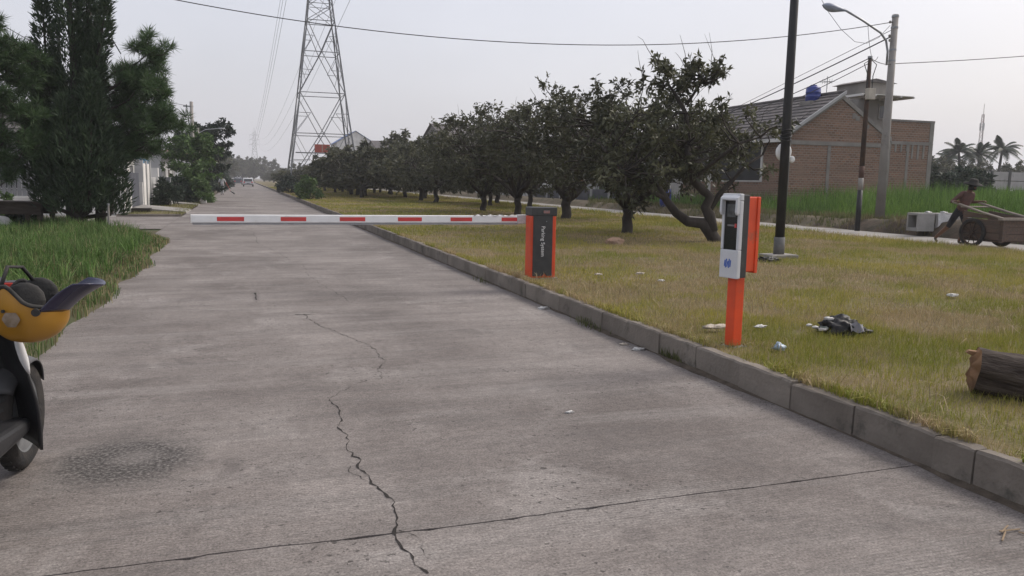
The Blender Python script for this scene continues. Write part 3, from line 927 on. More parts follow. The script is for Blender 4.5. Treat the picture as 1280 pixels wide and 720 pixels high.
px_, py_ = gnd(973, 322, 0.19)
bp_ = thing('lamp_post', 'tall straight black steel post on a concrete footing in the median', 'pole', (px_, py_, 0.17))
MB().box(-0.30, 0.30, -0.22, 0.22, -0.1, 0.09).build('footing', M_conc, bp_, bevel=0.02)
MB().tube([(0, 0, 0.08), (0, 0, 0.42)], 0.105, 14).build('sleeve', mat('grey_sleeve', (0.16, 0.155, 0.15), (0.1, 0.1, 0.1), 6, 0.8), bp_, smooth=True)
MB().tube([(0, 0, 0.40), (0, 0, 3.0), (0, 0, 8.4)], [0.09, 0.085, 0.065], 14).build('shaft', M_blackpole, bp_, smooth=True)
arm_ = MB().tube([(0, 0, 8.3), (-0.3, 0, 8.6), (-1.2, 0, 8.75)], [0.04, 0.035, 0.03], 8).build('lamp_arm', M_blackpole, bp_)
MB().grid(lambda u, v: (-1.1 - 0.5 * u, 0.1 * math.sin(math.pi * u) ** 0.6 * math.cos(2 * math.pi * v), 8.76 + 0.07 * math.sin(math.pi * u) ** 0.6 * math.sin(2 * math.pi * v)), 8, 12).build('lamp_head', M_steel, bp_, smooth=True)
mb = MB()
for k in range(4):
    z = 2.28 + k * 0.05
    mb.tube([(0.10 * math.cos(a), 0.10 * math.sin(a), z + 0.03 * math.sin(a + k)) for a in np.linspace(0, 2 * math.pi, 14)], 0.012, 5)
mb.build('cable_wrap', M_cable, bp_)
# white meter drum tied behind the post
wm = thing('meter_drum', 'round white plastic drum tied to the black post by a black cable', 'drum', (px_ + 0.20 * AX[2][0] + 0.06, py_ + 0.22 * AX[2][1], 2.22), -YAW)
wm.scale = (0.72, 0.8, 0.85)
MB().lathe([(0.05, -0.075), (0.18, -0.07), (0.205, -0.03), (0.205, 0.03), (0.18, 0.07), (0.05, 0.075)], 20, (0, 0, 0), 'y').build('drum', M_whitepaint, wm, smooth=True)
MB().lathe([(0.02, -0.02), (0.075, -0.02), (0.08, 0.0), (0.075, 0.02), (0.02, 0.02)], 16, (0.23, -0.02, -0.16), 'y').build('small_disc', M_whitepaint, wm, smooth=True)
MB().tube([(0.1, -0.05, 0.2), (0.0, -0.1, 0.27), (-0.12, -0.05, 0.22), (-0.2, 0, 0.1)], 0.012, 6).build('tie', M_cable, wm)

cx_, cy_ = gnd(1099, 277, 0.42)
cp = thing('concrete_pole', 'tall concrete utility pole with curved street lamp arm by the field', 'utility pole', (cx_, cy_, 0.3))
PH = at_y(1117, 18, cy_)[2] - 0.3
MB().tube([(0, 0, -0.2), (0, 0, PH)], [0.165, 0.10], 14).build('shaft', M_poleconc, cp, smooth=True)
for z in (PH - 1.15, PH - 1.5, PH - 0.42, PH - 0.06):
    MB().lathe([(0.118, -0.03), (0.118, 0.03)], 14, (0, 0, z)).build('band', M_steel, cp)
lx = -2.35
r_ = RIGHT
la = MB().tube([tuple(r_ * -0.17 + Vector((0, 0, PH - 1.65))), tuple(r_ * -0.17 + Vector((0, 0, PH - 1.2))), tuple(r_ * -0.25 + Vector((0, 0, PH - 0.85))), tuple(r_ * -0.45 + Vector((0, 0, PH - 0.6))), tuple(r_ * -1.1 + Vector((0, 0, PH - 0.2))), tuple(r_ * -1.75 + Vector((0, 0, PH + 0.14)))], 0.035, 8).build('lamp_arm', M_steel, cp, smooth=True)
hx = r_ * -1.65 + Vector((0, 0, PH + 0.10)); hd_ = (r_ * -0.9 + Vector((0, 0, 0.18))).normalized()
hs_ = Vector((r_.y, -r_.x, 0))
def headf(u, v):
    w = 0.035 + 0.13 * math.sin(math.pi * min(1, u * 1.02) ** 1.7) ** 0.8
    if u > 0.985: w = 0.01
    a = 2 * math.pi * v
    p = hx + hd_ * (0.85 * u) + hs_ * (w * math.cos(a)) + Vector((0, 0, (0.75 * w if math.sin(a) > 0 else 0.95 * w) * math.sin(a)))
    return (p.x, p.y, p.z)
MB().grid(headf, 14, 14).build('lamp_head', mat('lamp_grey', (0.32, 0.35, 0.42), (0.26, 0.29, 0.36), 5, 0.4), cp, smooth=True)
for k, z in enumerate((PH - 0.3, PH - 0.75, PH - 0.9)):
    MB().lathe([(0.02, 0), (0.04, 0.02), (0.04, 0.07), (0.02, 0.09)], 8, (-0.2, -0.02 * k, z)).build('insulator', M_conc, cp)

tx, ty = gnd(1072, 280, 0.42)
tp = thing('thin_pole', 'thin rusty dark pole with a white band and a pale meter box near its top', 'utility pole', (tx, ty, 0.3))
TH = at_y(1085, 70, ty)[2] - 0.3
MB().tube([(0, 0, -0.1), (0, 0, 1.2)], [0.085, 0.08], 10).build('lower_shaft', M_blackpole, tp, smooth=True)
MB().tube([(0, 0, 1.2), (0, 0, 1.58)], [0.082, 0.079], 10).build('white_band', M_poleconc, tp, smooth=True)
MB().tube([(0, 0, 1.58), (0, 0, 1.95)], [0.079, 0.078], 10).build('red_band', mat('faded_red', (0.10, 0.055, 0.042), (0.075, 0.045, 0.038), 4, 0.8), tp, smooth=True)
MB().tube([(0, 0, 1.95), (0, 0, TH * 0.78), (0, 0, TH)], [0.078, 0.07, 0.055], 10).build('upper_shaft', M_rust, tp, smooth=True)
zb = at_y(1083, 118, ty)[2] - 0.3
MB().box(-0.15, 0.12, -0.22, -0.07, zb - 0.17, zb + 0.17).build('meter_box', mat('pale_box', (0.45, 0.42, 0.36), (0.36, 0.33, 0.28), 4, 0.7), tp, bevel=0.01)
MB().lathe([(0.07, -0.03), (0.07, 0.03)], 10, (0, 0, TH - 0.03)).build('top_cap', M_steel, tp)
for s, x_ in ((1, 0.1), (-1, -0.12)):
    MB().tube([(0, -0.04, TH - 0.1), (x_ * 2.2, -0.06, TH - 0.25), (x_ * 0.9, -0.08, TH - 0.6), (x_ * 0.9, -0.08, zb + 0.15)], 0.014, 5).build('drop_cable', M_cable, tp)


def wire(label, p, q, sag, r=0.012, n=24, group=None, name='overhead_wire'):
    p, q = Vector(p), Vector(q)
    pts = [p.lerp(q, t) - Vector((0, 0, sag * 4 * t * (1 - t))) for t in np.linspace(0, 1, n)]
    o = MB().tube(pts, r, 5, cap=False).build(name, M_cable, None, fix=False)
    return tag(o, label, 'wire', group)


CPT = Vector((cx_, cy_, PH + 0.3)); TPT = Vector((tx, ty, TH + 0.3))
# the pole the long wire comes from stands left of the picture, on the verge
lp = thing('concrete_pole', 'plain concrete utility pole on the verge left of the conifers', 'utility pole', (-9.6, 24.2, 0.0))
MB().tube([(0, 0, -0.2), (0, 0, 8.2)], [0.19, 0.11], 12).build('shaft', M_poleconc, lp, smooth=True)
MB().lathe([(0.13, -0.03), (0.13, 0.03)], 12, (0, 0, 7.9)).build('band', M_steel, lp)
wire('single cable sagging right across the sky from pole to pole over the road', (-9.6, 24.2, 7.75), tuple(CPT + Vector((-0.1, 0, -0.25))), 1.75, 0.013, 40)
wire('thick cable dropping from the concrete pole toward the brick house gable', tuple(CPT + Vector((-0.2, -0.05, -0.75))), (24.0, 45.2, 4.0), 0.25, 0.022)
wire('cable dropping from the thin pole top to the far house front', tuple(TPT + Vector((0, 0, -0.05))), (24.0, 45.4, 3.9), 0.35, 0.015)
wire('lower cable from the thin pole to the far house front', tuple(TPT + Vector((0, 0, -0.2))), (24.0, 45.8, 3.6), 0.5, 0.012)
wire('short cable joining the thin pole to the concrete pole', tuple(TPT + Vector((0, 0, -0.06))), tuple(CPT + Vector((0, 0, -1.62))), 0.06, 0.012)
wire('cable leading from the concrete pole toward the cart side along the field', tuple(CPT + Vector((0, 0, -1.6))), (50, 26, 10.3), 0.35, 0.014)
pf = thing('concrete_pole', 'plain concrete utility pole in the field past the cart', 'utility pole', (50, 26, 0.3))
MB().tube([(0, 0, -0.2), (0, 0, 10.3)], [0.2, 0.12], 12).build('shaft', M_poleconc, pf, smooth=True)
MB().lathe([(0.14, -0.03), (0.14, 0.03)], 12, (0, 0, 10.0)).build('band', M_steel, pf)
# slack loops round the lamp
mbw = MB().tube([tuple(CPT + r_ * a + Vector((0, 0, b))) for a, b in [(-0.15, -0.35), (-0.5, -0.75), (-0.9, -0.95), (-1.3, -0.9), (-1.8, -0.5), (-2.3, 0.1), (-2.8, 0.9), (-3.0, 1.5)]], 0.008, 5)
mbw.build('loose_wire', M_cable, cp).parent = None
lw = bpy.data.objects['loose_wire']
tag(lw, 'slack loose wire curling past the street lamp head', 'wire')
dw = wire('thin loose wire hanging from lamp arm to the thin pole', tuple(CPT + r_ * -0.9 + Vector((0, 0, -0.35))), tuple(TPT + Vector((0.3, 0, 0.0))), 0.5, 0.008)
wire('pole stay wire crossing behind the street lamp arm', tuple(CPT + Vector((-0.1, 0, -0.5))), (23.6, 36.0, 5.2), 0.0, 0.010)

# lamp behind the conifers
lq = thing('street_lamp', 'dark street lamp whose arm pokes out of the conifer top', 'street lamp', (-4.9, 26.35, 0))
MB().tube([(0, 0, -0.1), (0, 0, 5.8)], [0.07, 0.05], 10).build('shaft', M_blackpole, lq, smooth=True)
MB().tube([(0, 0, 5.7), (0.55, -0.2, 5.95), (1.55, -0.6, 6.75)], 0.035, 8).build('lamp_arm', M_blackpole, lq, smooth=True)
MB().tube([(1.0, -0.35, 6.3), (1.65, -0.3, 5.05)], 0.018, 6).build('stay_rod', M_blackpole, lq)
MB().grid(lambda u, v: (1.5 + 0.55 * u, -0.58 - 0.15 * u + 0.09 * math.sin(math.pi * u) ** 0.6 * math.cos(2 * math.pi * v), 6.74 + 0.3 * u + 0.07 * math.sin(math.pi * u) ** 0.6 * math.sin(2 * math.pi * v)), 8, 10).build('lamp_head', M_steel, lq, smooth=True)

# ------------------------------------------------------------------ lying about: log, rock, bags, litter
M_bark = mat('log_bark', (0.032, 0.024, 0.020), (0.085, 0.068, 0.056), 5, 0.95, 1.0, 14, stretch=(1, 6, 6))
M_cut = mat('cut_wood', (0.22, 0.125, 0.065), (0.12, 0.07, 0.04), 6, 0.85, 0.3, 20)
g1 = Vector((*gnd(1213, 490, 0.19), 0))
log = thing('cut_log', 'cut tree trunk log with pale sawn end lying on the grass', 'log', (g1.x, g1.y, 0.235), math.radians(-40))
log.rotation_euler = (0, math.radians(7), math.radians(-40))
Rl = np.random.default_rng(9)
def logf(u, v):
    a = 2 * math.pi * v
    r = 0.152 * (1 + 0.05 * math.sin(3 * a + 7 * u) + 0.035 * math.sin(7 * a - 9 * u)) + 0.010 * mnoise.noise(Vector((u * 14, math.cos(a) * 3, math.sin(a) * 3)))
    r += 0.005 * mnoise.noise(Vector((u * 9, math.cos(a) * 13, math.sin(a) * 13)))
    return (u * 1.55, r * math.cos(a), 0.118 + r * math.sin(a))
MB().grid(logf, 40, 48).build('bark', M_bark, log, smooth=True)
def endf(x, sgn):
    mbe = MB(); n = 32
    vs = [(x - sgn * 0.06 * 0.5, 0.01, 0.13)]
    for k in range(n):
        p = logf(0.0 if sgn > 0 else 1.0, k / n); vs.append((p[0] + sgn * 0.002, p[1] * 0.985, p[2]))
    for k in range(n):
        p = logf(0.0 if sgn > 0 else 1.0, k / n); vs.append((p[0] - sgn * 0.02 * (1 + math.sin(5 * k)), p[1] * 0.55, 0.118 + (p[2] - 0.118) * 0.55))
    fs = []
    for k in range(n):
        j = (k + 1) % n
        fs += [(1 + k, 1 + j, 1 + n + j, 1 + n + k), (0, 1 + n + k, 1 + n + j)]
    return mbe.add(vs, fs)
endf(0.0, 1).build('sawn_end', M_cut, log, smooth=True)
endf(1.55, -1).build('sawn_end', M_cut, log, smooth=True)
spl = MB().prism([(-0.075, 0.215), (0.01, 0.19), (0.015, 0.243), (-0.02, 0.236), (-0.06, 0.235)], 0.0, 0.05, 'y').build('splinter', M_cut, log, bevel=0.006)


def blob(name, material, size, seed, sub=3, rough=0.35, fr=2.2, flat=0.0, parent=None, smooth=True, loc=(0, 0, 0), crease=0.0):
    bm = bmesh.new(); bmesh.ops.create_icosphere(bm, subdivisions=sub, radius=1)
    for v in bm.verts:
        p = v.co.copy()
        n_ = mnoise.fractal(p * fr + Vector((seed * 3.1, seed, 0)), 0.8, 2.0, 4)
        k = 1 + rough * n_
        if crease: k += crease * abs(mnoise.noise(p * fr * 2.3 + Vector((seed, 9, 2)))) - crease * 0.3
        v.co = Vector((p.x * size[0], p.y * size[1], p.z * size[2])) * k
        if v.co.z < flat: v.co.z = flat + (v.co.z - flat) * 0.12
    bm.normal_update()
    me = bpy.data.meshes.new(name); bm.to_mesh(me); bm.free()
    if smooth: me.shade_smooth()
    me.materials.append(material)
    o = link(name, me, parent); o.location = loc
    return o


M_rock = mat('pinkish_stone', (0.36, 0.23, 0.16), (0.27, 0.19, 0.14), 3, 0.9, 0.5, 12)
gx, gy = gnd(768, 305, 0.19)
tag(blob('rock', M_rock, (0.21, 0.15, 0.12), 2, 3, 0.25, 1.4, -0.06, smooth=False, loc=(gx, gy, 0.23)), 'pale pinkish stone lying in the median grass under the trees', 'rock')
M_bagb = mat('black_bag', (0.009, 0.009, 0.010), (0.014, 0.014, 0.015), 8, 0.42, 0.5, 14, spec=0.25)
M_plastic = mat('white_plastic', (0.52, 0.52, 0.50), (0.36, 0.35, 0.34), 12, 0.4, 0.6, 25, spec=0.5)
gx, gy = gnd(1050, 417, 0.19)
bg_ = thing('rubbish_bag', 'shiny black rubbish bag with white scraps spilling out on the grass', 'bag', (gx, gy, 0.19), -YAW)
blob('bag', M_bagb, (0.19, 0.15, 0.125), 5, 4, 0.35, 1.7, -0.02, bg_, loc=(0, 0.02, 0.03), crease=0.35)
blob('bag_neck', M_bagb, (0.10, 0.04, 0.025), 6, 3, 0.5, 3, -0.02, bg_, loc=(0.20, -0.02, 0.03), crease=0.4)
mb = MB().grid(lambda u, v: (0.04 + 0.12 * u, -0.15 + 0.05 * v + 0.02 * math.sin(6 * u), 0.045 + 0.075 * v + 0.012 * math.sin(9 * u + 3 * v)), 6, 5)
mb.build('grey_flap', mat('grey_label', (0.22, 0.22, 0.24), (0.12, 0.12, 0.13), 14, 0.35, 0.3, 30), bg_, fix=False, smooth=True)
for k, (ax, ay, az, sz) in enumerate([(-0.25, -0.03, 0.06, 0.035), (-0.19, -0.06, 0.045, 0.04), (-0.10, 0.04, 0.13, 0.05), (-0.30, 0.0, 0.075, 0.03), (-0.16, -0.02, 0.05, 0.05)]):
    blob('scrap', M_plastic if k != 4 else mat('green_scrap', (0.10, 0.13, 0.11), (0.2, 0.22, 0.2), 12, 0.5), (sz, sz * 0.7, sz * 0.5), 20 + k, 2, 0.6, 2.5, -0.01, bg_, loc=(ax, ay, az), crease=0.5)
gx, gy = gnd(974, 439, 0.19)
tag(blob('plastic_wrapper', mat('blue_plastic', (0.16, 0.26, 0.36), (0.34, 0.42, 0.50), 9, 0.3, 0.6, 25, spec=0.5), (0.05, 0.045, 0.045), 31, 3, 0.5, 2, -0.01, loc=(gx, gy, 0.215), crease=0.6), 'crumpled blue plastic wrapper in the grass by the kerb', 'litter')
LIT = [(950, 413, 0.19, 0.05, 'white crumpled paper scrap in the grass beside the orange post'), (893, 414, 0.19, 0.07, 'greyish torn plastic sheet flattened in grass left of the orange post'),
       (808, 437, 0, 0.055, 'crumpled beige wrapper lying in the gutter'), (780, 431, 0, 0.04, 'small white paper roll lying in the gutter'),
       (683, 386, 0, 0.06, 'pale crumpled scrap at the kerb foot near the barrier'), (800, 345, 0.19, 0.06, 'white plastic scrap in the grass between barrier and terminal'),
       (712, 516, 0, 0.025, 'tiny white scrap alone on the open concrete'), (1125, 607, 0, 0.0, ''), (826, 354, 0.19, 0.045, 'pale paper crumb in dry grass between barrier and terminal'),
       (748, 346, 0.19, 0.05, 'cream paper scrap in the grass just past the barrier cabinet'), (1190, 373, 0.19, 0.07, 'pale flattened litter in open grass beyond the log')]
for k, (px, py, z, s, lb) in enumerate(LIT):
    if s <= 0: continue
    gx, gy = gnd(px, py, z)
    if z == 0: gx = min(gx, 3.5)
    w = 1.9 if 'sheet' in lb else 1.2
    tag(blob('litter', M_plastic if k % 2 == 0 else mat('cream_paper', (0.44, 0.39, 0.33), (0.34, 0.30, 0.25), 10, 0.8, 0.4, 25), (s * w, s * 0.7, s * 0.4), 40 + k, 3, 0.5, 2.2, -0.004, loc=(gx, gy, z + (0.004 if z == 0 else 0.035)), crease=0.6), lb, 'litter')
# dark scrap heap at the black post's foot
gx, gy = gnd(960, 327, 0.19)
tag(blob('cable_scrap', M_bagb, (0.22, 0.12, 0.06), 71, 4, 0.5, 2.6, -0.02, loc=(gx, gy, 0.22), crease=0.7), 'tangled dark scrap lying against the black post footing', 'litter')
# leaf litter crumbs on the road
for k, (px, py) in enumerate([(1270, 662)]):
    gx, gy = gnd(px, py)
    mb = MB()
    for i in range(4):
        a = Vector((gx + random.uniform(-.08, .08), gy + random.uniform(-.05, .05), 0.008)); b = a + Vector((random.uniform(-.14, .14), random.uniform(-.1, .1), 0.006))
        mb.tube([a, b], 0.004, 4)
    tag(mb.build('dry_twigs', mat('dry_twig', (0.32, 0.24, 0.16), (0.24, 0.18, 0.12), 10, 0.9)), 'few dry straw twigs on the road by the kerb', 'twigs')

# ------------------------------------------------------------------ trees
M_trunk = mat('dark_bark', (0.030, 0.025, 0.022), (0.062, 0.053, 0.046), 4, 0.95, 0.9, 16, stretch=(1, 1, 0.4))
M_mango = foliage_mat('mango_leaf', (0.032, 0.037, 0.022), (0.115, 0.117, 0.066), trans=0.22, rough=0.5)
M_cyp = foliage_mat('cypress_leaf', (0.022, 0.040, 0.022), (0.060, 0.090, 0.047), trans=0.12)
M_pine = foliage_mat('pine_needle', (0.028, 0.060, 0.024), (0.085, 0.135, 0.056), trans=0.2)
M_bush = foliage_mat('bush_leaf', (0.034, 0.072, 0.020), (0.11, 0.175, 0.05), trans=0.2)
M_dbush = foliage_mat('dark_bush_leaf', (0.012, 0.022, 0.014), (0.034, 0.052, 0.030), trans=0.15)
M_palm = foliage_mat('palm_leaf', (0.016, 0.028, 0.016), (0.040, 0.056, 0.030), trans=0.15)


def bez(a, b, c, n):
    a, b, c = Vector(a), Vector(b), Vector(c)
    return [a * (1 - t) ** 2 + b * 2 * t * (1 - t) + c * t * t for t in np.linspace(0, 1, n)]


def wob(pts, R, s):
    return [pts[0]] + [p + Vector((R.gauss(0, s), R.gauss(0, s), R.gauss(0, s))) for p in pts[1:-1]] + [pts[-1]]


def crown_leaves(T, outward_c, R, twigs, per, tl, L, W, up=0.25, bare=None):
    """leaf rosettes on twigs round target points T (n,3). returns leaf arrays and twig segments"""
    n = len(T)
    B = np.repeat(T, twigs, 0)
    out = unit(B - outward_c)
    D = unit(R.normal(size=B.shape) * 0.75 + out * 0.55 + np.array([0, 0, up]))
    tlen = tl * (0.35 + 0.9 * R.random(len(B)))[:, None]
    E = B + D * tlen
    # leaves over the outer half of the twig
    K = len(B)
    t = R.uniform(0.35, 1.05, (K, per))
    P = B[:, None] + (E - B)[:, None] * t[..., None]
    dd = unit(R.normal(size=(K, per, 3)) + D[:, None] * 0.7 + np.array([0, 0, -0.05]))
    P = P.reshape(-1, 3); dd = dd.reshape(-1, 3)
    clump = np.repeat(R.random(n), twigs * per)
    sh = 0.55 * clump + 0.45 * R.random(len(P))
    V, F, C = leaves(P, dd, L * (0.6 + 0.7 * R.random(len(P))), W * (0.7 + 0.6 * R.random(len(P))), R, sh, droop=0.12)
    return V, F, C, B, E


def twig_mesh(mb, B, E, R, r=0.006, every=1):
    for i in range(0, len(B), every):
        mb.tube([B[i], E[i]], [r, r * 0.5], 3, cap=False)


def mango(name, seed, h, rx, h0=1.1, lean=(0, 0), ntar=60, twigs=11, per=10, leaf=(0.15, 0.05), r0=0.14, limbs=None, targets=None, parent_loc=(0, 0, 0), rz=0.0, label='', group=None, mat_=None, sprouts=10, cz=None, tl=0.42, rzz=None):
    R = np.random.default_rng(seed); Q = random.Random(seed)
    t = thing(name, label, 'tree', parent_loc, rz, group)
    mb = MB()
    zc = cz or (h0 + h) * 0.53; rzv = rzz or (h - zc)
    if targets is None:
        u = unit(R.normal(size=(ntar, 3)))
        rad = 0.40 + 0.58 * R.random(ntar) ** 0.5
        u = u / np.maximum(1e-6, (np.abs(u) ** 2.6).sum(1, keepdims=True) ** (1 / 2.6))
        rad *= 0.82 + 0.36 * R.random(ntar)
        T = u * rad[:, None] * np.array([rx, rx, rzv])
        T[:, 2] = np.where(T[:, 2] < 0, T[:, 2] * 0.75, T[:, 2]) + zc
        T[:, 0] += lean[0]; T[:, 1] += lean[1]
    else:
        T = np.array(targets)
    fork = Vector((lean[0] * 0.35, lean[1] * 0.35, h0))
    if limbs is None:
        path = wob(bez((0, 0, -0.25), (0.0, 0, h0 * 0.5), fork, 6), Q, 0.03)
        mb.tube(path, [r0 * 1.35, r0 * 1.12, r0, r0 * 0.95, r0 * 0.95, r0 * 1.0], 10)
        nl = Q.choice((4, 5, 6)); limbs = []
        a0 = Q.random() * 6.28
        for k in range(nl):
            a = a0 + k * 6.283 / nl + Q.gauss(0, 0.25)
            e = Vector((math.cos(a) * rx * 0.55 + lean[0], math.sin(a) * rx * 0.55 + lean[1], zc + Q.uniform(-0.25, 0.5) * rzv))
            mid = fork.lerp(e, 0.5) + Vector((0, 0, -0.15 * rzv)) + Vector((Q.gauss(0, 0.12), Q.gauss(0, 0.12), 0))
            p = wob(bez(fork, mid, e, 7), Q, 0.05)
            limbs.append((p, list(np.linspace(r0 * 0.74, r0 * 0.25, 7))))
        e = Vector((lean[0], lean[1], zc + rzv * 0.55))
        limbs.append((wob(bez(fork, fork.lerp(e, 0.5) + Vector((0.15, 0.1, 0)), e, 7), Q, 0.06), list(np.linspace(r0 * 0.6, r0 * 0.2, 7))))
    lp_ = []
    for p, r in limbs:
        mb.tube(p, r, 8)
        lp_ += [Vector(x) for x in p[2:]]
    LP = np.array([tuple(p) for p in lp_])
    for i in range(len(T)):
        d = np.linalg.norm(LP - T[i], axis=1) + 0.6 * np.maximum(0, LP[:, 2] - T[i][2])
        s = lp_[int(np.argmin(d))]
        e = Vector(T[i])
        mid = s.lerp(e, 0.5) + Vector((Q.gauss(0, 0.12), Q.gauss(0, 0.12), Q.gauss(0.02, 0.1)))
        mb.tube(wob(bez(s, mid, e, 5), Q, 0.03), [r0 * 0.2, r0 * 0.17, r0 * 0.14, r0 * 0.1, r0 * 0.07], 5, cap=False)
    V, F, C, B, E = crown_leaves(T, np.array([lean[0], lean[1], zc - rzv * 0.4]), R, twigs, per, tl, leaf[0], leaf[1])
    twig_mesh(mb, B, E, R, 0.008, 1 if targets is not None else 2)
    # bare sprouts that poke out of the crown
    for k in range(sprouts):
        i = Q.randrange(len(T)); b = Vector(T[i]); o = (b - Vector((lean[0], lean[1], zc - rzv * 0.5))).normalized()
        e = b + (o + Vector((Q.gauss(0, 0.35), Q.gauss(0, 0.35), 0.35))).normalized() * Q.uniform(0.6, 1.15)
        mb.tube(wob(bez(b, b.lerp(e, 0.5) + Vector((0, 0, 0.1)), e, 5), Q, 0.03), [0.010, 0.008, 0.007, 0.005, 0.003], 4, cap=False)
    mb.build('trunk', M_trunk, t, smooth=True, fix=False)
    me = np_mesh('crown', V, F, C); me.materials.append(mat_ or M_mango)
    link('crown', me, t)
    return t


GM = 'orchard trees along the median'
# the bent tree behind the terminal (its frame: x to the viewer's right)
def tl(px, py, d=0.0):
    """pixel at the bent tree's distance -> its local frame"""
    x0_, y0_ = T1
    p = np.array([x0_, y0_, 0.0]); f = np.array([math.sin(YAW), math.cos(YAW)]); rr = np.array([math.cos(YAW), -math.sin(YAW)])
    dep = x0_ * f[0] + y0_ * f[1]
    q = ray(px, py); s = dep / (q[0] * f[0] + q[1] * f[1])
    w = q * s; w[2] += CAM_H
    dx_ = w[0] - x0_, w[1] - y0_
    return Vector((dx_[0] * rr[0] + dx_[1] * rr[1], d, w[2] - 0.19))
T1 = gnd(896, 302, 0.19)
L_ = []
def limb(pts, r0, r1):
    L_.append(([Vector(p) for p in pts], list(np.linspace(r0, r1, len(pts)))))
limb([tl(898, 306), tl(888, 290), tl(878, 278), tl(860, 276), tl(845, 265), tl(832, 248), tl(822, 232), tl(806, 216, .2)], 0.17, 0.06)
limb([tl(890, 288), tl(887, 268), tl(882, 258), tl(888, 245), tl(880, 238), tl(866, 225, -.1), tl(862, 205, -.1), tl(858, 180)], 0.15, 0.08)
limb([tl(861, 200), tl(860, 165), tl(857, 140), tl(845, 118), tl(835, 104)], 0.08, 0.03)
limb([tl(858, 130), tl(868, 115), tl(878, 102)], 0.045, 0.02)
limb([tl(886, 262), tl(902, 240, .1), tl(918, 225, .2), tl(936, 205, .2), tl(958, 192, .3)], 0.085, 0.025)
limb([tl(866, 222), tl(890, 200, -.4), tl(915, 180, -.6), tl(940, 172, -.7)], 0.06, 0.02)
limb([tl(832, 248), tl(800, 232, -.4), tl(775, 215, -.6), tl(755, 190, -.5)], 0.06, 0.02)
limb([tl(862, 200), tl(835, 180, .4), tl(810, 160, .5), tl(790, 150, .4)], 0.06, 0.02)
Rt = np.random.default_rng(77)
TT = []
for (cx, cy, sx, sy, n_) in [(845, 100, 26, 16, 13), (880, 104, 22, 14, 9), (800, 165, 40, 22, 22), (770, 200, 34, 30, 20), (840, 165, 40, 26, 14), (895, 165, 36, 26, 11), (935, 185, 26, 22, 7), (915, 220, 38, 18, 5), (830, 210, 40, 22, 12), (790, 235, 22, 12, 6)]:
    for _ in range(n_):
        TT.append(tuple(tl(cx + Rt.uniform(-1, 1) * sx, cy + Rt.uniform(-1, 1) * sy, Rt.normal(0, 0.75 if cy > 130 else 0.3))))
mango('mango_tree', 21, 4.4, 2.2, twigs=8, per=8, leaf=(0.155, 0.058), limbs=L_, targets=TT, parent_loc=(*T1, 0.17), rz=-YAW, cz=2.4, rzz=1.6, tl=0.34, sprouts=22,
      label='crooked old fruit tree with low bent trunk and open crown behind the terminal', group=GM)

SPECT = [  # px, py of the trunk foot, height, crown radius, lean right
    (783, 291, 4.1, 2.8, 0.0, 'fruit tree with straight short trunk beyond the pink stone', 31, 0.15),
    (706, 273, 4.9, 3.3, 0.2, 'fruit tree with thick forked trunk right behind the barrier cabinet', 32, 0.19),
    (648, 268, 4.9, 3.2, -0.1, 'fruit tree with curved trunk behind the arm clamp end', 33, 0.15),
    (605, 264, 4.7, 2.5, -0.1, 'fruit tree with upright thin trunk behind the lowered arm', 34, 0.14),
]
trees = []
for (px, py, h, rx, ln, lb, sd_, r0) in SPECT:
    gx, gy = gnd(px, py, 0.19)
    trees.append(mango('mango_tree', sd_, h, rx, 0.72, (ln, 0), 150, 9, 9, (0.17, 0.065), r0, parent_loc=(gx, gy, 0.17), rz=-YAW, label=lb, group=GM, cz=h * 0.57, rzz=h * 0.39, sprouts=20))
far_a = mango('mango_tree', 41, 3.6, 2.8, 0.9, (0, 0), 90, 10, 8, (0.24, 0.10), 0.15, parent_loc=(*gnd(545, 253, 0.19), 0.17), label='round dark fruit tree with forked trunk past the arm tree group', group=GM, sprouts=14, cz=2.1, rzz=1.5)
far_b = mango('mango_tree', 42, 3.5, 2.9, 0.9, (0.3, 0.2), 90, 10, 8, (0.24, 0.10), 0.15, parent_loc=(*gnd(526, 251, 0.19), 0.17), label='round dark fruit tree with forked trunk past the arm tree group', group=GM, sprouts=14, cz=2.0, rzz=1.4)
far_c = mango('mango_tree', 43, 4.6, 3.5, 0.8, (0, 0), 90, 10, 8, (0.32, 0.14), 0.16, parent_loc=(12.5, 64, 0.17), label='dark fruit tree in the dense run toward the pylon', group=GM, sprouts=10, cz=2.7, rzz=2.0)
far_d = mango('mango_tree', 44, 4.0, 3.3, 0.7, (0, 0), 90, 10, 8, (0.32, 0.14), 0.16, parent_loc=(9.5, 70, 0.17), label='dark fruit tree in the dense run toward the pylon', group=GM, sprouts=10, cz=2.3, rzz=1.8, mat_=M_mango)
LD = 'dark fruit tree in the dense run toward the pylon'
Qd = random.Random(6)
for k, y in enumerate([60, 66, 72, 77, 82, 88, 93, 99, 104, 111, 117, 124, 132, 140, 150, 160, 172, 185, 200, 220, 245, 275, 300]):
    for x in ((14.2, 10.2) if k % 2 else (12.6, 8.6)):
        if y > 100 and x < 9.5 and y < 114: x = 6.6
        s = Qd.uniform(0.85, 1.1) * (1.0 if y < 80 else 0.86)
        dup(far_c if (k + int(x)) % 2 else far_d, (x + Qd.uniform(-1, 1), y + Qd.uniform(-1.5, 1.5), 0.17), Qd.uniform(0, 6.28), LD, GM, (s, s, s * Qd.uniform(0.70, 0.92)))
# second row behind the near trees, seen through the gaps
for (x, y, s) in [(14.6, 40, 0.9), (15.0, 47, 0.95), (13.6, 44, 0.8)]:
    dup(far_a, (x, y, 0.17), Qd.uniform(0, 6), 'dark fruit tree of the back row beside the side street', GM, s)


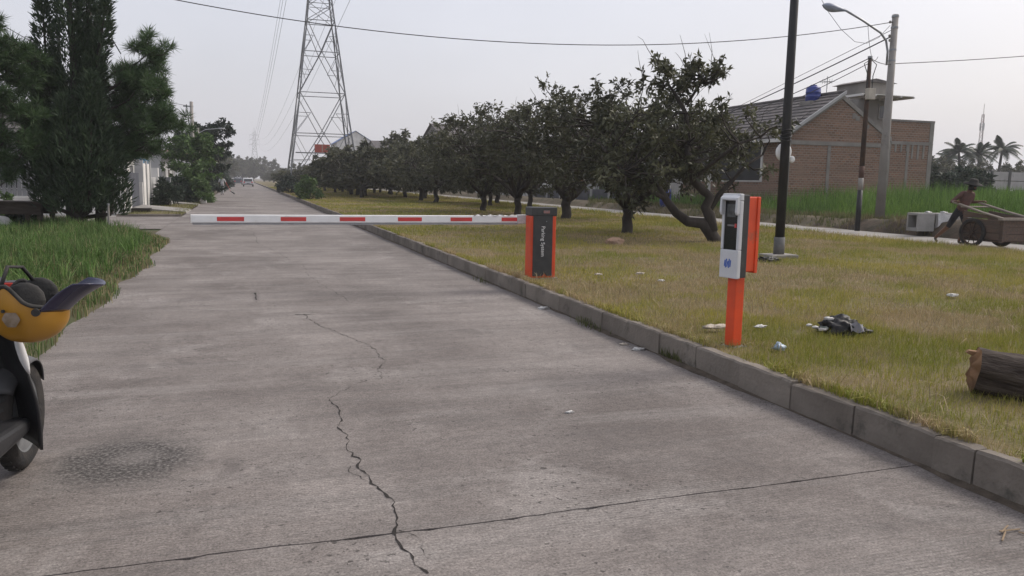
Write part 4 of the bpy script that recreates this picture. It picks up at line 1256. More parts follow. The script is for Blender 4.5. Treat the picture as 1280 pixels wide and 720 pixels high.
def bush(name, seed, r, h, n, leaf, label, loc, mat_, group=None, category='bush', stems=5, twigs=9, per=9, rz=0):
    R = np.random.default_rng(seed); Q = random.Random(seed)
    t = thing(name, label, category, loc, rz, group)
    u = unit(R.normal(size=(n, 3))); u[:, 2] = np.abs(u[:, 2])
    T = u * (0.35 + 0.55 * R.random((n, 1)) ** 0.5) * np.array([r, r, h * 0.85]) + np.array([0, 0, h * 0.10])
    mb = MB()
    for k in range(len(T)):
        mb.tube(wob(bez((Q.gauss(0, 0.05), Q.gauss(0, 0.05), -0.05), Vector(T[k]) * 0.4, T[k], 4), Q, 0.02), [0.02, 0.015, 0.01, 0.006], 4, cap=False)
    V, F, C, B, E = crown_leaves(T, np.array([0, 0, 0.0]), R, twigs, per, 0.3 * min(1.2, r), leaf[0], leaf[1], 0.3)
    V[:, 2] = np.maximum(V[:, 2], 0.0)
    mb.build('stems', M_trunk, t, fix=False)
    me = np_mesh('foliage', V, F, C); me.materials.append(mat_); link('foliage', me, t)
    return t


b1 = bush('bush', 3, 0.9, 1.75, 30, (0.22, 0.09), 'bright green rounded bush at the kerb edge of the median', (*gnd(386, 249, 0.19), 0.17), M_bush)
bush('bush', 4, 1.3, 1.7, 30, (0.26, 0.12), 'darker low bush at the kerb past the bright green one', (*gnd(361, 241, 0.19), 0.17), M_dbush)
# ---- conifers on the left verge
def cypress(loc, seed, label):
    R = np.random.default_rng(seed); Q = random.Random(seed)
    t = thing('cypress_tree', label, 'tree', loc, -YAW)
    mb = MB()
    mb.tube(wob([Vector((0, 0, -0.2)), Vector((0.0, 0, 0.5)), Vector((0.05, 0, 1.5)), Vector((0, 0, 4)), Vector((0, 0, 7.4))], Q, 0.03), [0.21, 0.18, 0.15, 0.09, 0.03], 10)
    P, D, S, L = [], [], [], []
    # spires: axis from (x,y,z0) to (x2,y2,z1), max radius
    sp = [((-0.62, 0, 1.6), (-0.70, 0, 6.6), 0.27), ((-0.02, 0.1, 1.2), (-0.08, 0, 7.9), 0.42), ((0.28, 0.3, 1.5), (0.34, 0.2, 7.0), 0.32), ((-0.45, 0.3, 0.6), (-0.6, 0.1, 4.4), 0.55),
          ((0.42, -0.3, 0.6), (0.62, -0.3, 4.0), 0.55), ((0.45, 0.2, 4.0), (0.95, 0.1, 6.1), 0.20), ((0.05, -0.5, 0.55), (0.1, -0.6, 3.4), 0.62), ((-0.75, -0.1, 0.7), (-1.05, -0.2, 3.2), 0.36), ((0.75, 0.1, 0.5), (0.95, 0.0, 2.6), 0.40), ((0.1, 0.5, 0.8), (0.1, 0.5, 5.2), 0.55), ((-0.85, 0.2, 2.8), (-1.2, 0.2, 4.8), 0.2)]
    for a, b, rm in sp:
        a, b = np.array(a), np.array(b); ln = np.linalg.norm(b - a)
        n = int(1500 * rm * ln / 2.2) + 300
        tt = R.random(n) ** 0.9
        prof = np.sin(np.clip(tt * 0.93 + 0.07, 0, 1) ** 0.62 * math.pi) ** 0.75
        prof = np.maximum(prof, 0.16 * (1 - tt) + 0.06)
        az = R.random(n) * 6.283
        lump = 0.72 + 0.55 * vnoise(az * 1.6 + a[0] * 7, tt * ln * 2.3, 1.0, seed + int(abs(a[0]) * 10))
        rr = rm * prof * lump * (0.45 + 0.6 * R.random(n) ** 0.35)
        ax = (b - a) / ln
        e1 = unit(np.cross(ax, [0, 1, 0.1])); e2 = np.cross(ax, e1)
        o = np.cos(az)[:, None] * e1 + np.sin(az)[:, None] * e2
        base = a + ax * (tt * ln)[:, None] + o * rr[:, None]
        d = unit(o * 0.55 + ax * 0.9 + R.normal(size=(n, 3)) * 0.28)
        for k in range(3):
            P.append(base + R.normal(size=(n, 3)) * 0.03); D.append(unit(d + R.normal(size=(n, 3)) * 0.3)); L.append(0.13 + 0.13 * R.random(n)); S.append(np.clip(0.2 + 0.5 * (lump - 0.7) + 0.5 * R.random(n), 0, 1))
        mb.tube([a, a * 0.5 + b * 0.5, b], [0.06, 0.04, 0.01], 5, cap=False)
        mb.tube([(0, 0, max(0.4, a[2] - 0.5)), a], [0.06, 0.05], 5, cap=False)
    V, F, C = leaves(np.concatenate(P), np.concatenate(D), np.concatenate(L), 0.036, R, np.concatenate(S))
    mb.build('trunk', M_trunk, t, smooth=True, fix=False)
    me = np_mesh('crown', V, F, C); me.materials.append(M_cyp); link('crown', me, t)
    return t


cyx, cyy = gnd(102, 290, 0.05)
cypress((cyx, cyy, 0.03), 5, 'dense dark cypress with several upright spires on the verge')


def pine(loc, seed, label, plumes, rz=-YAW, trunk_h=5.0):
    """plumes: (x, y, z, radius of the needle ball)"""
    R = np.random.default_rng(seed); Q = random.Random(seed)
    t = thing('pine_tree', label, 'tree', loc, rz)
    mb = MB()
    mb.tube(wob([Vector((0, 0, -0.2)), Vector((0, 0, 1.2)), Vector((0.05, 0, 3)), Vector((0, 0, trunk_h))], Q, 0.05), [0.15, 0.12, 0.08, 0.03], 8)
    P, D, L, S = [], [], [], []
    for (x, y, z, r) in plumes:
        s = Vector((0, 0, min(trunk_h, max(0.8, z - 0.5 * math.hypot(x, y)))))
        e = Vector((x, y, z))
        path = wob(bez(s, s.lerp(e, 0.6) + Vector((0, 0, -0.15)), e, 6), Q, 0.04)
        mb.tube(path, [0.05, 0.04, 0.035, 0.028, 0.02, 0.012], 5, cap=False)
        # several brushy shoots in each plume
        ns = int(13 * (r / 0.5) ** 2) + 4
        for k in range(ns):
            o = Vector((Q.gauss(0, 1), Q.gauss(0, 1), abs(Q.gauss(0.25, 0.7)))).normalized()
            b = e + Vector((Q.gauss(0, r * 0.38), Q.gauss(0, r * 0.38), Q.gauss(0, r * 0.30)))
            tip = b + o * r * Q.uniform(0.35, 0.8)
            mb.tube([e.lerp(b, 0.3), b, tip], [0.012, 0.01, 0.005], 4, cap=False)
            n = 110
            tt = R.random(n) ** 0.7
            base = np.array(b) + (np.array(tip) - np.array(b)) * tt[:, None]
            d = unit(unit(R.normal(size=(n, 3))) * 0.8 + np.array(o) * 0.55 + np.array([0, 0, 0.12]))
            P.append(base); D.append(d); L.append(0.17 + 0.16 * R.random(n)); S.append(np.clip(0.25 + 0.3 * Q.random() + 0.5 * R.random(n), 0, 1))
    V, F, C = leaves(np.concatenate(P), np.concatenate(D), np.concatenate(L), 0.015, R, np.concatenate(S))
    mb.build('trunk', M_trunk, t, smooth=True, fix=False)
    me = np_mesh('crown', V, F, C); me.materials.append(M_pine); link('crown', me, t)
    return t


def pxl(px, py, base, dep_off=0.0):
    """pixel -> local frame (x right, y away, z up) of a tree standing at base"""
    f = np.array([math.sin(YAW), math.cos(YAW)]); rr = np.array([math.cos(YAW), -math.sin(YAW)])
    dep = base[0] * f[0] + base[1] * f[1] + dep_off
    q = ray(px, py); s = dep / (q[0] * f[0] + q[1] * f[1]); w = q * s
    dx_ = (w[0] - base[0], w[1] - base[1])
    return (dx_[0] * rr[0] + dx_[1] * rr[1], dep_off, w[2] + CAM_H - base[2])


PB = (cyx + 0.35, cyy + 0.6, 0.0)
pl = []
for (px, py, r, o) in [(182, 70, 0.55, 0), (196, 82, 0.45, 0.1), (165, 92, 0.34, 0.2), (183, 110, 0.62, 0), (165, 120, 0.6, 0.3), (194, 118, 0.46, 0), (150, 95, 0.4, 0.4), (204, 150, 0.5, 0), (213, 156, 0.42, 0.1), (185, 160, 0.62, 0),
                       (160, 165, 0.6, 0.1), (170, 190, 0.55, 0.2), (180, 182, 0.42, 0), (155, 202, 0.42, 0), (145, 140, 0.6, 0.3), (140, 180, 0.6, 0.2), (135, 110, 0.5, 0.5)]:
    p = pxl(px, py, PB, o); pl.append((p[0], p[1] + o, p[2], r))
pine(PB, 8, 'bushy pine with soft green needle plumes growing behind the cypress', pl, trunk_h=6.5)
PB2 = (cyx - 2.6, cyy - 0.4, 0.0)
pl = []
for (px, py, r, o) in [(5, 60, 0.4, 0), (20, 75, 0.4, 0), (34, 72, 0.26, 0.2), (10, 95, 0.5, 0), (26, 105, 0.45, 0.2), (0, 130, 0.6, 0), (25, 140, 0.5, 0), (40, 152, 0.3, 0.1), (8, 170, 0.55, 0), (30, 185, 0.5, 0), (2, 205, 0.5, 0), (-20, 80, 0.5, 0), (-30, 130, 0.7, 0), (-25, 180, 0.7, 0), (-20, 40, 0.5, 0.2), (15, 222, 0.3, 0), (-50, 100, 0.6, 0), (-60, 160, 0.7, 0)]:
    p = pxl(px, py, PB2, o); pl.append((p[0], p[1] + o, p[2], r))
pine(PB2, 9, 'second pine left of the cypress beside the wooden table', pl, trunk_h=5.5)
bush('bush', 12, 0.5, 0.7, 20, (0.13, 0.05), 'low dark leafy plant beside the wooden table', (*gnd(22, 288, 0.05), 0.03), M_dbush)
bush('bush', 13, 0.45, 1.1, 18, (0.15, 0.06), 'yellow-green leafy shrub by the wooden table', (*gnd(2, 276, 0.05), 0.03), M_bush)


# ---- layered tree and plants along the left houses
def layered(loc, seed, label, h, layers, leaf, mat_=M_bush):
    R = np.random.default_rng(seed); Q = random.Random(seed)
    t = thing('layered_tree', label, 'tree', loc, -YAW)
    mb = MB().tube([(0, 0, -0.1), (0.05, 0, h * 0.4), (0, 0, h)], [0.12, 0.09, 0.03], 8)
    T = []
    for (z, r, tilt) in layers:
        nb = 7
        for k in range(nb):
            a = k * 6.283 / nb + Q.gauss(0, 0.3)
            rr = r * Q.uniform(0.75, 1.1)
            e = Vector((math.cos(a) * rr, math.sin(a) * rr, z + tilt * rr + math.cos(a) * 0.12 * rr))
            s = Vector((0, 0, z - 0.1))
            mb.tube([s, s.lerp(e, 0.5) + Vector((0, 0, 0.08)), e], [0.03, 0.02, 0.008], 5, cap=False)
            for q in np.linspace(0.3, 1.0, 5):
                T.append(tuple(s.lerp(e, q) + Vector((Q.gauss(0, 0.12), Q.gauss(0, 0.12), 0.06))))
    V, F, C, B, E = crown_leaves(np.array(T), np.array([0, 0, h * 0.3]), R, 5, 9, 0.28, leaf[0], leaf[1], 0.3)
    mb.build('trunk', M_trunk, t, fix=False)
    me = np_mesh('crown', V, F, C); me.materials.append(mat_); link('crown', me, t)
    return t


lt = gnd(252, 250, 0.0)
layered((-2.95, 53.0, 0), 3, 'layered green tree with horizontal branch tiers before the white walls', 3.9, [(1.3, 1.5, 0.1), (2.0, 1.6, 0.12), (2.6, 1.6, 0.15), (3.1, 1.4, 0.2), (3.5, 1.1, 0.25)], (0.24, 0.11))
layered((-2.5, 66.0, 0), 4, 'taller dark layered tree with one branch reaching over the road', 5.3, [(2.0, 1.5, 0.1), (2.8, 1.7, 0.15), (3.5, 2.0, 0.2), (4.2, 2.2, 0.3), (4.8, 1.4, 0.4)], (0.30, 0.13), M_dbush)
bush('bush', 15, 0.95, 2.6, 46, (0.2, 0.09), 'full bright green shrub under the layered tree', (-2.75, 49.5, 0.0), M_bush, twigs=10)
bush('bush', 16, 0.8, 1.1, 24, (0.3, 0.06), 'spiky low green shrub at the road edge by the white planters', (-2.6, 51.8, 0.0), M_bush)
bush('bush', 17, 0.7, 1.5, 24, (0.3, 0.07), 'dark spiky plant beside the grey cabinet', (-3.75, 44.5, 0.0), M_dbush)
bush('bush', 18, 0.8, 1.7, 30, (0.2, 0.1), 'reddish dark leafy shrub between grey cabinet and green shrub', (-3.5, 49.0, 0.0), M_dbush)
GL = 'roadside bushes far along the left'
bs = bush('bush', 19, 1.3, 2.2, 34, (0.35, 0.15), 'dark roadside bush beyond the walker', (-2.9, 84, 0.0), M_dbush, GL)
for y, x, s in [(92, -3.2, 1.2), (101, -3.6, 1.5), (112, -3.4, 1.3), (124, -3.8, 1.7), (138, -4, 1.8), (74, -3.2, 1.0)]:
    dup(bs, (x, y, 0), y * 1.3, 'dark roadside bush beyond the walker', GL, s)
GF = 'trees closing the far end of the road'
for k, (x, y, s) in enumerate([(-7, 178, 1.5), (-10, 195, 1.8), (-4, 310, 1.7), (0, 318, 1.6), (4, 322, 1.7), (-9, 250, 2.0), (-6, 225, 1.6), (8, 325, 1.8), (-13, 280, 2.0), (-3, 330, 1.9), (2.5, 334, 1.8)]):
    dup(far_c, (x, y, 0), k * 1.1, 'dark tree closing the far end of the road', GF, s)
# bushes between brick house and the panel fence; scattered growth
GB = 'bushes before the panel fence'
bb_ = bush('bush', 23, 1.9, 3.2, 50, (0.42, 0.16), 'grey-green bush between the brick house and panel fence', (46, 41, 0.3), M_dbush, GB)
for (x, y, s) in [(50, 44, 1.0), (48, 46, 1.15), (53, 47, 0.8), (43, 40, 0.85)]:
    dup(bb_, (x, y, 0.3), x, 'grey-green bush between the brick house and panel fence', GB, s)
GB2 = 'trees beyond the panel fence'
for k, (x, y, s) in enumerate([(84, 74, 0.95), (92, 76, 0.9), (100, 80, 1.0), (76, 72, 0.95), (72, 70, 1.0), (108, 84, 1.0), (118, 90, 1.1)]):
    dup(far_c, (x, y, 0.2), k * 1.7, 'round tree growing beyond the panel fence', GB2, s)


def palm(loc, h, seed, label, group):
    R = np.random.default_rng(seed); Q = random.Random(seed)
    t = thing('palm_tree', label, 'palm tree', loc, 0, group)
    top = Vector((Q.gauss(0, 0.4), Q.gauss(0, 0.4), h))
    mb = MB().tube(bez((0, 0, -0.2), (top.x * 0.2, top.y * 0.2, h * 0.5), top, 8), list(np.linspace(0.22, 0.13, 8)), 8)
    mb.build('trunk', M_trunk, t, smooth=True)
    for k in range(26):
        a = k * 2.4 + Q.gauss(0, 0.2); el = Q.uniform(-0.2, 1.25)
        ln = Q.uniform(2.3, 3.1)
        d0 = Vector((math.cos(a) * math.cos(el), math.sin(a) * math.cos(el), math.sin(el)))
        pts = [top + d0 * (ln * s) - Vector((0, 0, (1.0 + 0.8 * math.cos(el)) * s * s * 0.9)) for s in np.linspace(0, 1, 9)]
        V, F = [], []
        side = d0.cross(Vector((0, 0, 1))).normalized()
        for i in range(1, 9):
            p = pts[i]; tg = (pts[i] - pts[i - 1]).normalized(); wl = 0.75 * math.sin(math.pi * (0.15 + 0.8 * i / 9))
            for off in (0.0, 0.33, 0.66):
                q = pts[i - 1].lerp(p, off)
                for s in (-1, 1):
                    tip = q + side * s * wl * 0.7 + tg * wl * 0.5 - Vector((0, 0, wl * 0.45))
                    o = len(V); V += [q, q + tg * 0.15, tip]; F.append((o, o + 1, o + 2))
            o = len(V); V += [pts[i - 1] + side * 0.03, pts[i - 1] - side * 0.03, p]; F.append((o, o + 1, o + 2))
        me = np_mesh('frond', [tuple(v) for v in V], F, np.full((len(V), 3), Q.random()))
        me.materials.append(M_palm); link('frond', me, t)
    return t


GP = 'coconut palms beyond the fence'
for k, (px, ytop, dep, lb) in enumerate([(1204, 190, 100, 'leaning-crowned coconut palm nearest the brick house'), (1227, 194, 104, 'short coconut palm in front of the radio mast'), (1250, 188, 98, 'full-crowned coconut palm right of the radio mast'), (1186, 200, 110, 'small pale palm just past the brick house corner')]):
    f = np.array([math.sin(YAW), math.cos(YAW)]); q = ray(px, ytop); s = dep / (q[0] * f[0] + q[1] * f[1])
    palm((q[0] * s, q[1] * s, 0.1), CAM_H + q[2] * s, 60 + k, lb, GP)

# ------------------------------------------------------------------ buildings
M_brick = brick_mat('weathered_brick', (0.245, 0.132, 0.088), (0.145, 0.085, 0.062), (0.235, 0.195, 0.16))
M_plaster = mat('grey_plaster', (0.25, 0.235, 0.215), (0.18, 0.168, 0.155), 1.2, 0.9, 0.2, 15, dirt=((0.13, 0.125, 0.12), 0.9, 0.58))
M_roof = mat('dark_roof_tile', (0.075, 0.068, 0.068), (0.12, 0.108, 0.106), 3, 0.8, 0.4, 9, dirt=((0.14, 0.13, 0.125), 2, 0.62))
M_glass = mat('dark_glass', (0.018, 0.02, 0.024), (0.03, 0.033, 0.038), 2, 0.12, spec=0.6)
M_wallw = mat('white_wall', (0.66, 0.65, 0.63), (0.54, 0.53, 0.51), 1.2, 0.85, 0.1, 12, dirt=((0.36, 0.34, 0.31), 1.6, 0.62))
M_wallg = mat('pale_grey_wall', (0.40, 0.40, 0.40), (0.33, 0.33, 0.33), 1.2, 0.85, 0.1, 12)
M_tank = mat('blue_tank', (0.025, 0.04, 0.19), (0.03, 0.05, 0.22), 2, 0.4)
M_gate = mat('slate_gate_paint', (0.09, 0.095, 0.115), (0.07, 0.075, 0.09), 3, 0.5)
M_slat = mat('grey_slat', (0.20, 0.205, 0.215), (0.16, 0.165, 0.17), 3, 0.6)
M_wood = mat('dark_wood', (0.040, 0.030, 0.024), (0.075, 0.058, 0.045), 3, 0.8, 0.4, 14, stretch=(1, 1, 5))
M_tarp = mat('blue_tarp', (0.015, 0.13, 0.26), (0.02, 0.16, 0.30), 2, 0.5)
M_blueroof = mat('blue_roof_sheet', (0.08, 0.16, 0.38), (0.06, 0.13, 0.32), 2, 0.5)


def tile_roof(name, xe, ze, xr, zr, y0, y1, material, parent, rows=14, thick=0.05):
    """lapped courses from eave (xe, ze) to ridge (xr, zr), running along y"""
    mb = MB()
    for k in range(rows):
        a, b = k / rows, (k + 1.15) / rows
        xa, za = xe + (xr - xe) * a, ze + (zr - ze) * a
        xb, zb_ = xe + (xr - xe) * min(b, 1), ze + (zr - ze) * min(b, 1)
        mb.prism([(xa, za + thick), (xb, zb_ + 0.012), (xb, zb_ - 0.03), (xa, za - 0.03)], y0 + 0.002 * (k % 2), y1 - 0.002 * (k % 2), 'y')
    return mb.build(name, material, parent)


def window(parent, face, a0, a1, z0, z1, wallpos, sign, frame=M_wallw, mull=1, glass=M_glass):
    """face 'x': plane at x=wallpos spanning y a0..a1; face 'y': plane at y=wallpos spanning x. sign = outward"""
    w = MB()
    def bx(u0, u1, v0, v1, d0, d1):
        d0, d1 = sorted((wallpos + sign * d0, wallpos + sign * d1))
        if face == 'x': return (d0, d1, u0, u1, v0, v1)
        return (u0, u1, d0, d1, v0, v1)
    w.box(*bx(a0 + 0.02, a1 - 0.02, z0 + 0.02, z1 - 0.02, -0.01, 0.015))
    o = w.build('window', glass, parent)
    f = MB(); t = 0.06
    f.box(*bx(a0 - t, a1 + t, z1, z1 + t, -0.01, 0.05)); f.box(*bx(a0 - t, a1 + t, z0 - t, z0, -0.01, 0.07))
    f.box(*bx(a0 - t, a0, z0, z1, -0.01, 0.045)); f.box(*bx(a1, a1 + t, z0, z1, -0.01, 0.045))
    for k in range(mull):
        c = a0 + (a1 - a0) * (k + 1) / (mull + 1)
        f.box(*bx(c - 0.025, c + 0.025, z0, z1, -0.01, 0.035))
    f.build('frame', frame, o)
    return o


# ---- the brick house; its own frame = world shifted to its near corner
HX, HY, HZ = 23.9, 31.0, 0.25
h = thing('brick_house', 'unfinished red brick house with dark tiled roof and concrete posts', 'house', (HX, HY, HZ))
EA, AP, RX, EX, XW = 3.75, 5.62, 2.95, 5.95, 8.65     # eave height, apex height, ridge x, right eave x, wall end x
DEP = 9.0
MB().prism([(0, -0.4), (EX, -0.4), (EX, EA), (RX, AP), (0, EA)], 0.0, 0.2, 'y').build('gable_wall', M_brick, h)
MB().prism([(EX + 0.001, -0.4), (XW, -0.4), (XW, 4.55), (EX + 0.001, 4.60)], 0.0, 0.2, 'y').build('side_wall', M_brick, h)
MB().box(XW - 0.2, XW, 0.201, DEP, -0.4, 4.5).build('rear_wall', M_brick, h)
# front wall facing the side street, with openings
for (a, b, z0, z1) in [(0.201, 1.75, -0.4, EA), (8.3, DEP, -0.4, EA), (1.751, 8.299, -0.4, 1.6), (1.751, 8.299, 3.35, EA)]:
    MB().box(0.0, 0.2, a, b, z0, z1).build('front_wall', M_brick, h)
MB().box(0.12, 0.14, 1.75, 8.3, 1.6, 3.35).build('dark_interior', mat('interior_shade', (0.016, 0.017, 0.02), (0.026, 0.027, 0.03), 2, 0.45), h)  # flat sheet behind the opening, the interior's shade painted into its near-black colour
for (a, b) in [(1.70, 1.85), (8.2, 8.35)]:
    MB().box(-0.04, 0.06, a, b, 1.6, 3.35).build('white_jamb', M_wallw, h)
MB().box(-0.03, 0.08, 1.70, 8.35, 1.54, 1.595).build('white_sill', M_wallw, h)
# concrete frame, set proud of the bricks
for (x0_, x1_, z1_) in [(-0.02, 0.22, EA - 0.02), (2.32, 2.50, 3.3), (EX - 0.12, EX + 0.1, EA), (7.05, 7.2, 3.45), (XW - 0.24, XW + 0.02, 4.62)]:
    MB().box(x0_, x1_, -0.022, 0.1, -0.4, z1_).build('concrete_post', M_plaster, h)
MB().box(0.221, 5.8, -0.028, 0.1, 3.28, 3.46).build('ring_beam', M_plaster, h)
MB().box(EX + 0.11, XW - 0.25, -0.028, 0.1, 3.46, 3.62).build('ring_beam', M_plaster, h)
MB().box(EX, XW + 0.03, -0.03, 0.22, 4.56, 4.66).build('coping', M_plaster, h)
def rake(xa, za, xb, zb_): return MB().prism([(xa, za), (xb, zb_), (xb, zb_ + 0.22), (xa, za + 0.22)], -0.05, 0.22, 'y')
rake(-0.3, EA - 0.36, RX, AP - 0.16).build('verge_beam', M_plaster, h)
rake(RX + 0.001, AP - 0.16, EX + 0.1, EA - 0.2).build('verge_beam', M_plaster, h)
# rough mortar run over the right slope
for k in range(9):
    t_ = Rf.random(); x_ = RX + 0.6 + t_ * 2.4; zz = AP - 0.32 - (x_ - RX) * 0.62
    MB().box(x_ - 0.06 - 0.1 * Rf.random(), x_ + 0.06 + 0.14 * Rf.random(), -0.012 - 0.001 * k, 0.06, zz - 0.1 - 0.25 * Rf.random(), zz).build('mortar_smear', M_plaster, h)
for k in range(6):
    x_ = EX + 0.35 + k * 0.35
    MB().box(x_, x_ + 0.09 + 0.05 * Rf.random(), -0.026, 0.05, 3.46 - 0.25 - 0.45 * Rf.random(), 3.46).build('mortar_run', M_plaster, h)
sl = (AP - EA) / RX
tile_roof('roof', -0.55, EA - 0.55 * sl + 0.12, RX, AP + 0.12, -0.22, DEP + 0.2, M_roof, h, 12, 0.07)
tile_roof('roof', EX + 0.2, EA - 0.1 + 0.05, RX + 0.001, AP + 0.12, 0.25, DEP + 0.2, M_roof, h, 12, 0.06)
MB().tube([(RX, -0.22, AP + 0.16), (RX, DEP + 0.2, AP + 0.16)], 0.09, 8).build('ridge_cap', M_roof, h)
MB().prism([(-0.56, EA - 0.55 * sl + 0.16), (RX, AP + 0.20), (RX, AP + 0.05), (-0.56, EA - 0.55 * sl)], -0.30, -0.21, 'y').build('barge_board', M_wallg, h)
MB().box(-0.62, -0.5, -0.2, DEP + 0.2, EA - 0.55 * sl - 0.05, EA - 0.55 * sl + 0.11).build('gutter', M_wallw, h)
# a cross gable over the far bay with its pale flashing
zz0 = EA - 0.55 * sl + 0.17
mb = MB().prism([(4.6, zz0 + 0.02), (7.2, zz0 + 1.35), (9.6, zz0 + 0.02)], -1.2, 1.9, 'x'); mb.build('cross_gable', M_roof, h)
MB().obox((-1.2, 4.5, zz0 + 0.06), (-1.2, 7.2, zz0 + 1.45), 0.1, 0.16).build('flashing', M_wallw, h)
MB().obox((-0.75, 4.25, zz0 - 0.02), (1.9, 4.65, zz0 + 1.30), 0.22, 0.06).build('flashing', M_wallw, h)
MB().obox((-1.2, 9.7, zz0 + 0.06), (-1.2, 7.2, zz0 + 1.45), 0.1, 0.16).build('flashing', M_wallw, h)
MB().box(-1.15, -1.0, 4.6, 4.75, -0.35, zz0 + 0.1).build('porch_post', M_wallw, h)
MB().box(-1.15, -1.0, 9.4, 9.55, -0.35, zz0 + 0.1).build('porch_post', M_wallw, h)
# upper storey at the back with a light steel canopy
UY = 4.5; ux0 = at_y(1080, 130, HY + UY)[0] - HX; ux1 = at_y(1113, 130, HY + UY)[0] - HX; uz = at_y(1090, 103, HY + UY)[2] - HZ
MB().box(ux0, ux1, UY, UY + 2.2, 2.2, uz).build('upper_storey', M_plaster, h)
window(h, 'y', ux1 - 0.75, ux1 - 0.35, uz - 1.9, uz - 1.2, UY, -1, M_plaster, 0)
cx0 = at_y(1074, 118, HY + 3.2)[0] - HX; cx1 = at_y(1139, 123, HY + 3.2)[0] - HX; cz0 = at_y(1100, 119, HY + 3.2)[2] - HZ
cn = MB().box(cx0, cx1, 3.0, 4.9, cz0 - 0.02, cz0 + 0.02).build('canopy', mat('canopy_sheet', (0.66, 0.65, 0.60), (0.56, 0.55, 0.50), 3, 0.6), h)
for k in range(5):
    MB().box(cx0 + k * (cx1 - cx0 - 0.06) / 4, cx0 + 0.06 + k * (cx1 - cx0 - 0.06) / 4, 2.95, 4.9, cz0 - 0.1, cz0 - 0.021).build('canopy_bar', M_wallw, cn)
MB().prism([(ux0 - 0.2, uz), (ux1 + 0.2, uz), (ux1 * 0.3 + ux0 * 0.7, uz + 0.2)], 4.3, UY + 2.4, 'y').build('upper_roof', M_roof, h)
# water tank and antenna standing on the roof
tk = thing('water_tank', 'blue plastic water tank on the brick house roof', 'water tank', (at_y(1016, 125, HY + 1.6)[0], HY + 1.6, at_y(1016, 126, HY + 1.6)[2] - 0.13))
tk.scale = (0.8, 0.8, 0.72)
MB().lathe([(0.42, 0), (0.44, 0.05), (0.44, 0.28), (0.455, 0.3), (0.44, 0.32), (0.44, 0.58), (0.455, 0.6), (0.44, 0.62), (0.43, 0.85), (0.36, 0.97), (0.2, 1.03)], 20, (0, 0, 0.13)).build('tank', M_tank, tk, smooth=True)
MB().lathe([(0.2, 0), (0.2, 0.06), (0.17, 0.08)], 14, (0, 0, 1.15)).build('lid', M_tank, tk)
MB().box(-0.55, 0.55, -0.5, 0.5, -0.9, 0.13).build('stand', M_plaster, tk)
an = thing('antenna', 'thin television antenna on the roof beside the blue tank', 'antenna', (at_y(1033, 118, HY + 3.8)[0], HY + 3.8, at_y(1033, 120, HY + 3.8)[2]))
MB().tube([(0, 0, -0.5), (0, 0, 1.0)], 0.022, 6).build('mast', M_steel, an)
MB().tube([(-0.35, 0, 0.7), (0.35, 0, 0.75)], 0.018, 5).build('boom', M_steel, an)
for k in range(5):
    MB().tube([(-0.3 + 0.15 * k, -0.2, 0.705 + 0.01 * k), (-0.3 + 0.15 * k, 0.2, 0.705 + 0.01 * k), ], 0.012, 4).build('rod', M_steel, an)
    MB().tube([(-0.3 + 0.15 * k, 0, 0.6 + 0.01 * k), (-0.3 + 0.15 * k, 0, 0.85 + 0.01 * k), ], 0.012, 4).build('rod', M_steel, an)


def house(label, x0, x1, y0, y1, hw, hr, wall, roofm, face, group=None, name='house', wins=3, axis='y', storeys=1, door=True, base=0.0):
    """simple gabled house; face: 'x-' or 'x+' side toward the road gets door and windows"""
    t = thing(name, label, 'house', ((x0 + x1) / 2, (y0 + y1) / 2, base), 0, group)
    w, d = (x1 - x0) / 2, (y1 - y0) / 2
    if axis == 'y':
        MB().prism([(-w, -0.3), (w, -0.3), (w, hw), (0, hr - 0.06), (-w, hw)], -d, d, 'y').build('wall', wall, t)
        s = (hr - hw) / w
        tile_roof('roof', -w - 0.5, hw - 0.5 * s + 0.1, 0, hr + 0.1, -d - 0.3, d + 0.3, roofm, t, 8)
        tile_roof('roof', w + 0.5, hw - 0.5 * s + 0.1, 0.001, hr + 0.1, -d - 0.3, d + 0.3, roofm, t, 8)
    else:
        MB().prism([(-d, -0.3), (d, -0.3), (d, hw), (0, hr - 0.06), (-d, hw)], -w, w, 'x').build('wall', wall, t)
        s = (hr - hw) / d
        for sg in (-1, 1):
            mb = MB()
            for k in range(8):
                a, b = k / 8, min(1, (k + 1.15) / 8)
                ya, za = sg * (d + 0.5) * (1 - a), hw - 0.5 * s + 0.1 + (hr - hw + 0.5 * s) * a
                yb, zb_ = sg * (d + 0.5) * (1 - b), hw - 0.5 * s + 0.1 + (hr - hw + 0.5 * s) * b
                mb.prism([(ya, za + 0.05), (yb, zb_ + 0.01), (yb, zb_ - 0.03), (ya, za - 0.03)], -w - 0.3, w + 0.3, 'x')
            mb.build('roof', roofm, t)
    sg = -1 if face == 'x-' else 1
    for st_ in range(storeys):
        z = st_ * 3.0
        for k in range(wins):
            c = -d + 2 * d * (k + 0.5) / wins
            if door and st_ == 0 and k == wins // 2:
                MB().box(*sorted((sg * (w - 0.01), sg * (w + 0.04))), c - 0.45, c + 0.45, 0.0, 2.1).build('door', M_wood, t)
                continue
            window(t, 'x', c - 0.6, c + 0.6, z + 0.95, z + 2.15, sg * w, sg, mull=1)
    for k in range(2):
        c = -w + 2 * w * (k + 0.5) / 2
        window(t, 'y', c - 0.5, c + 0.5, 0.95, 2.1, -d, -1, mull=1)
    return t


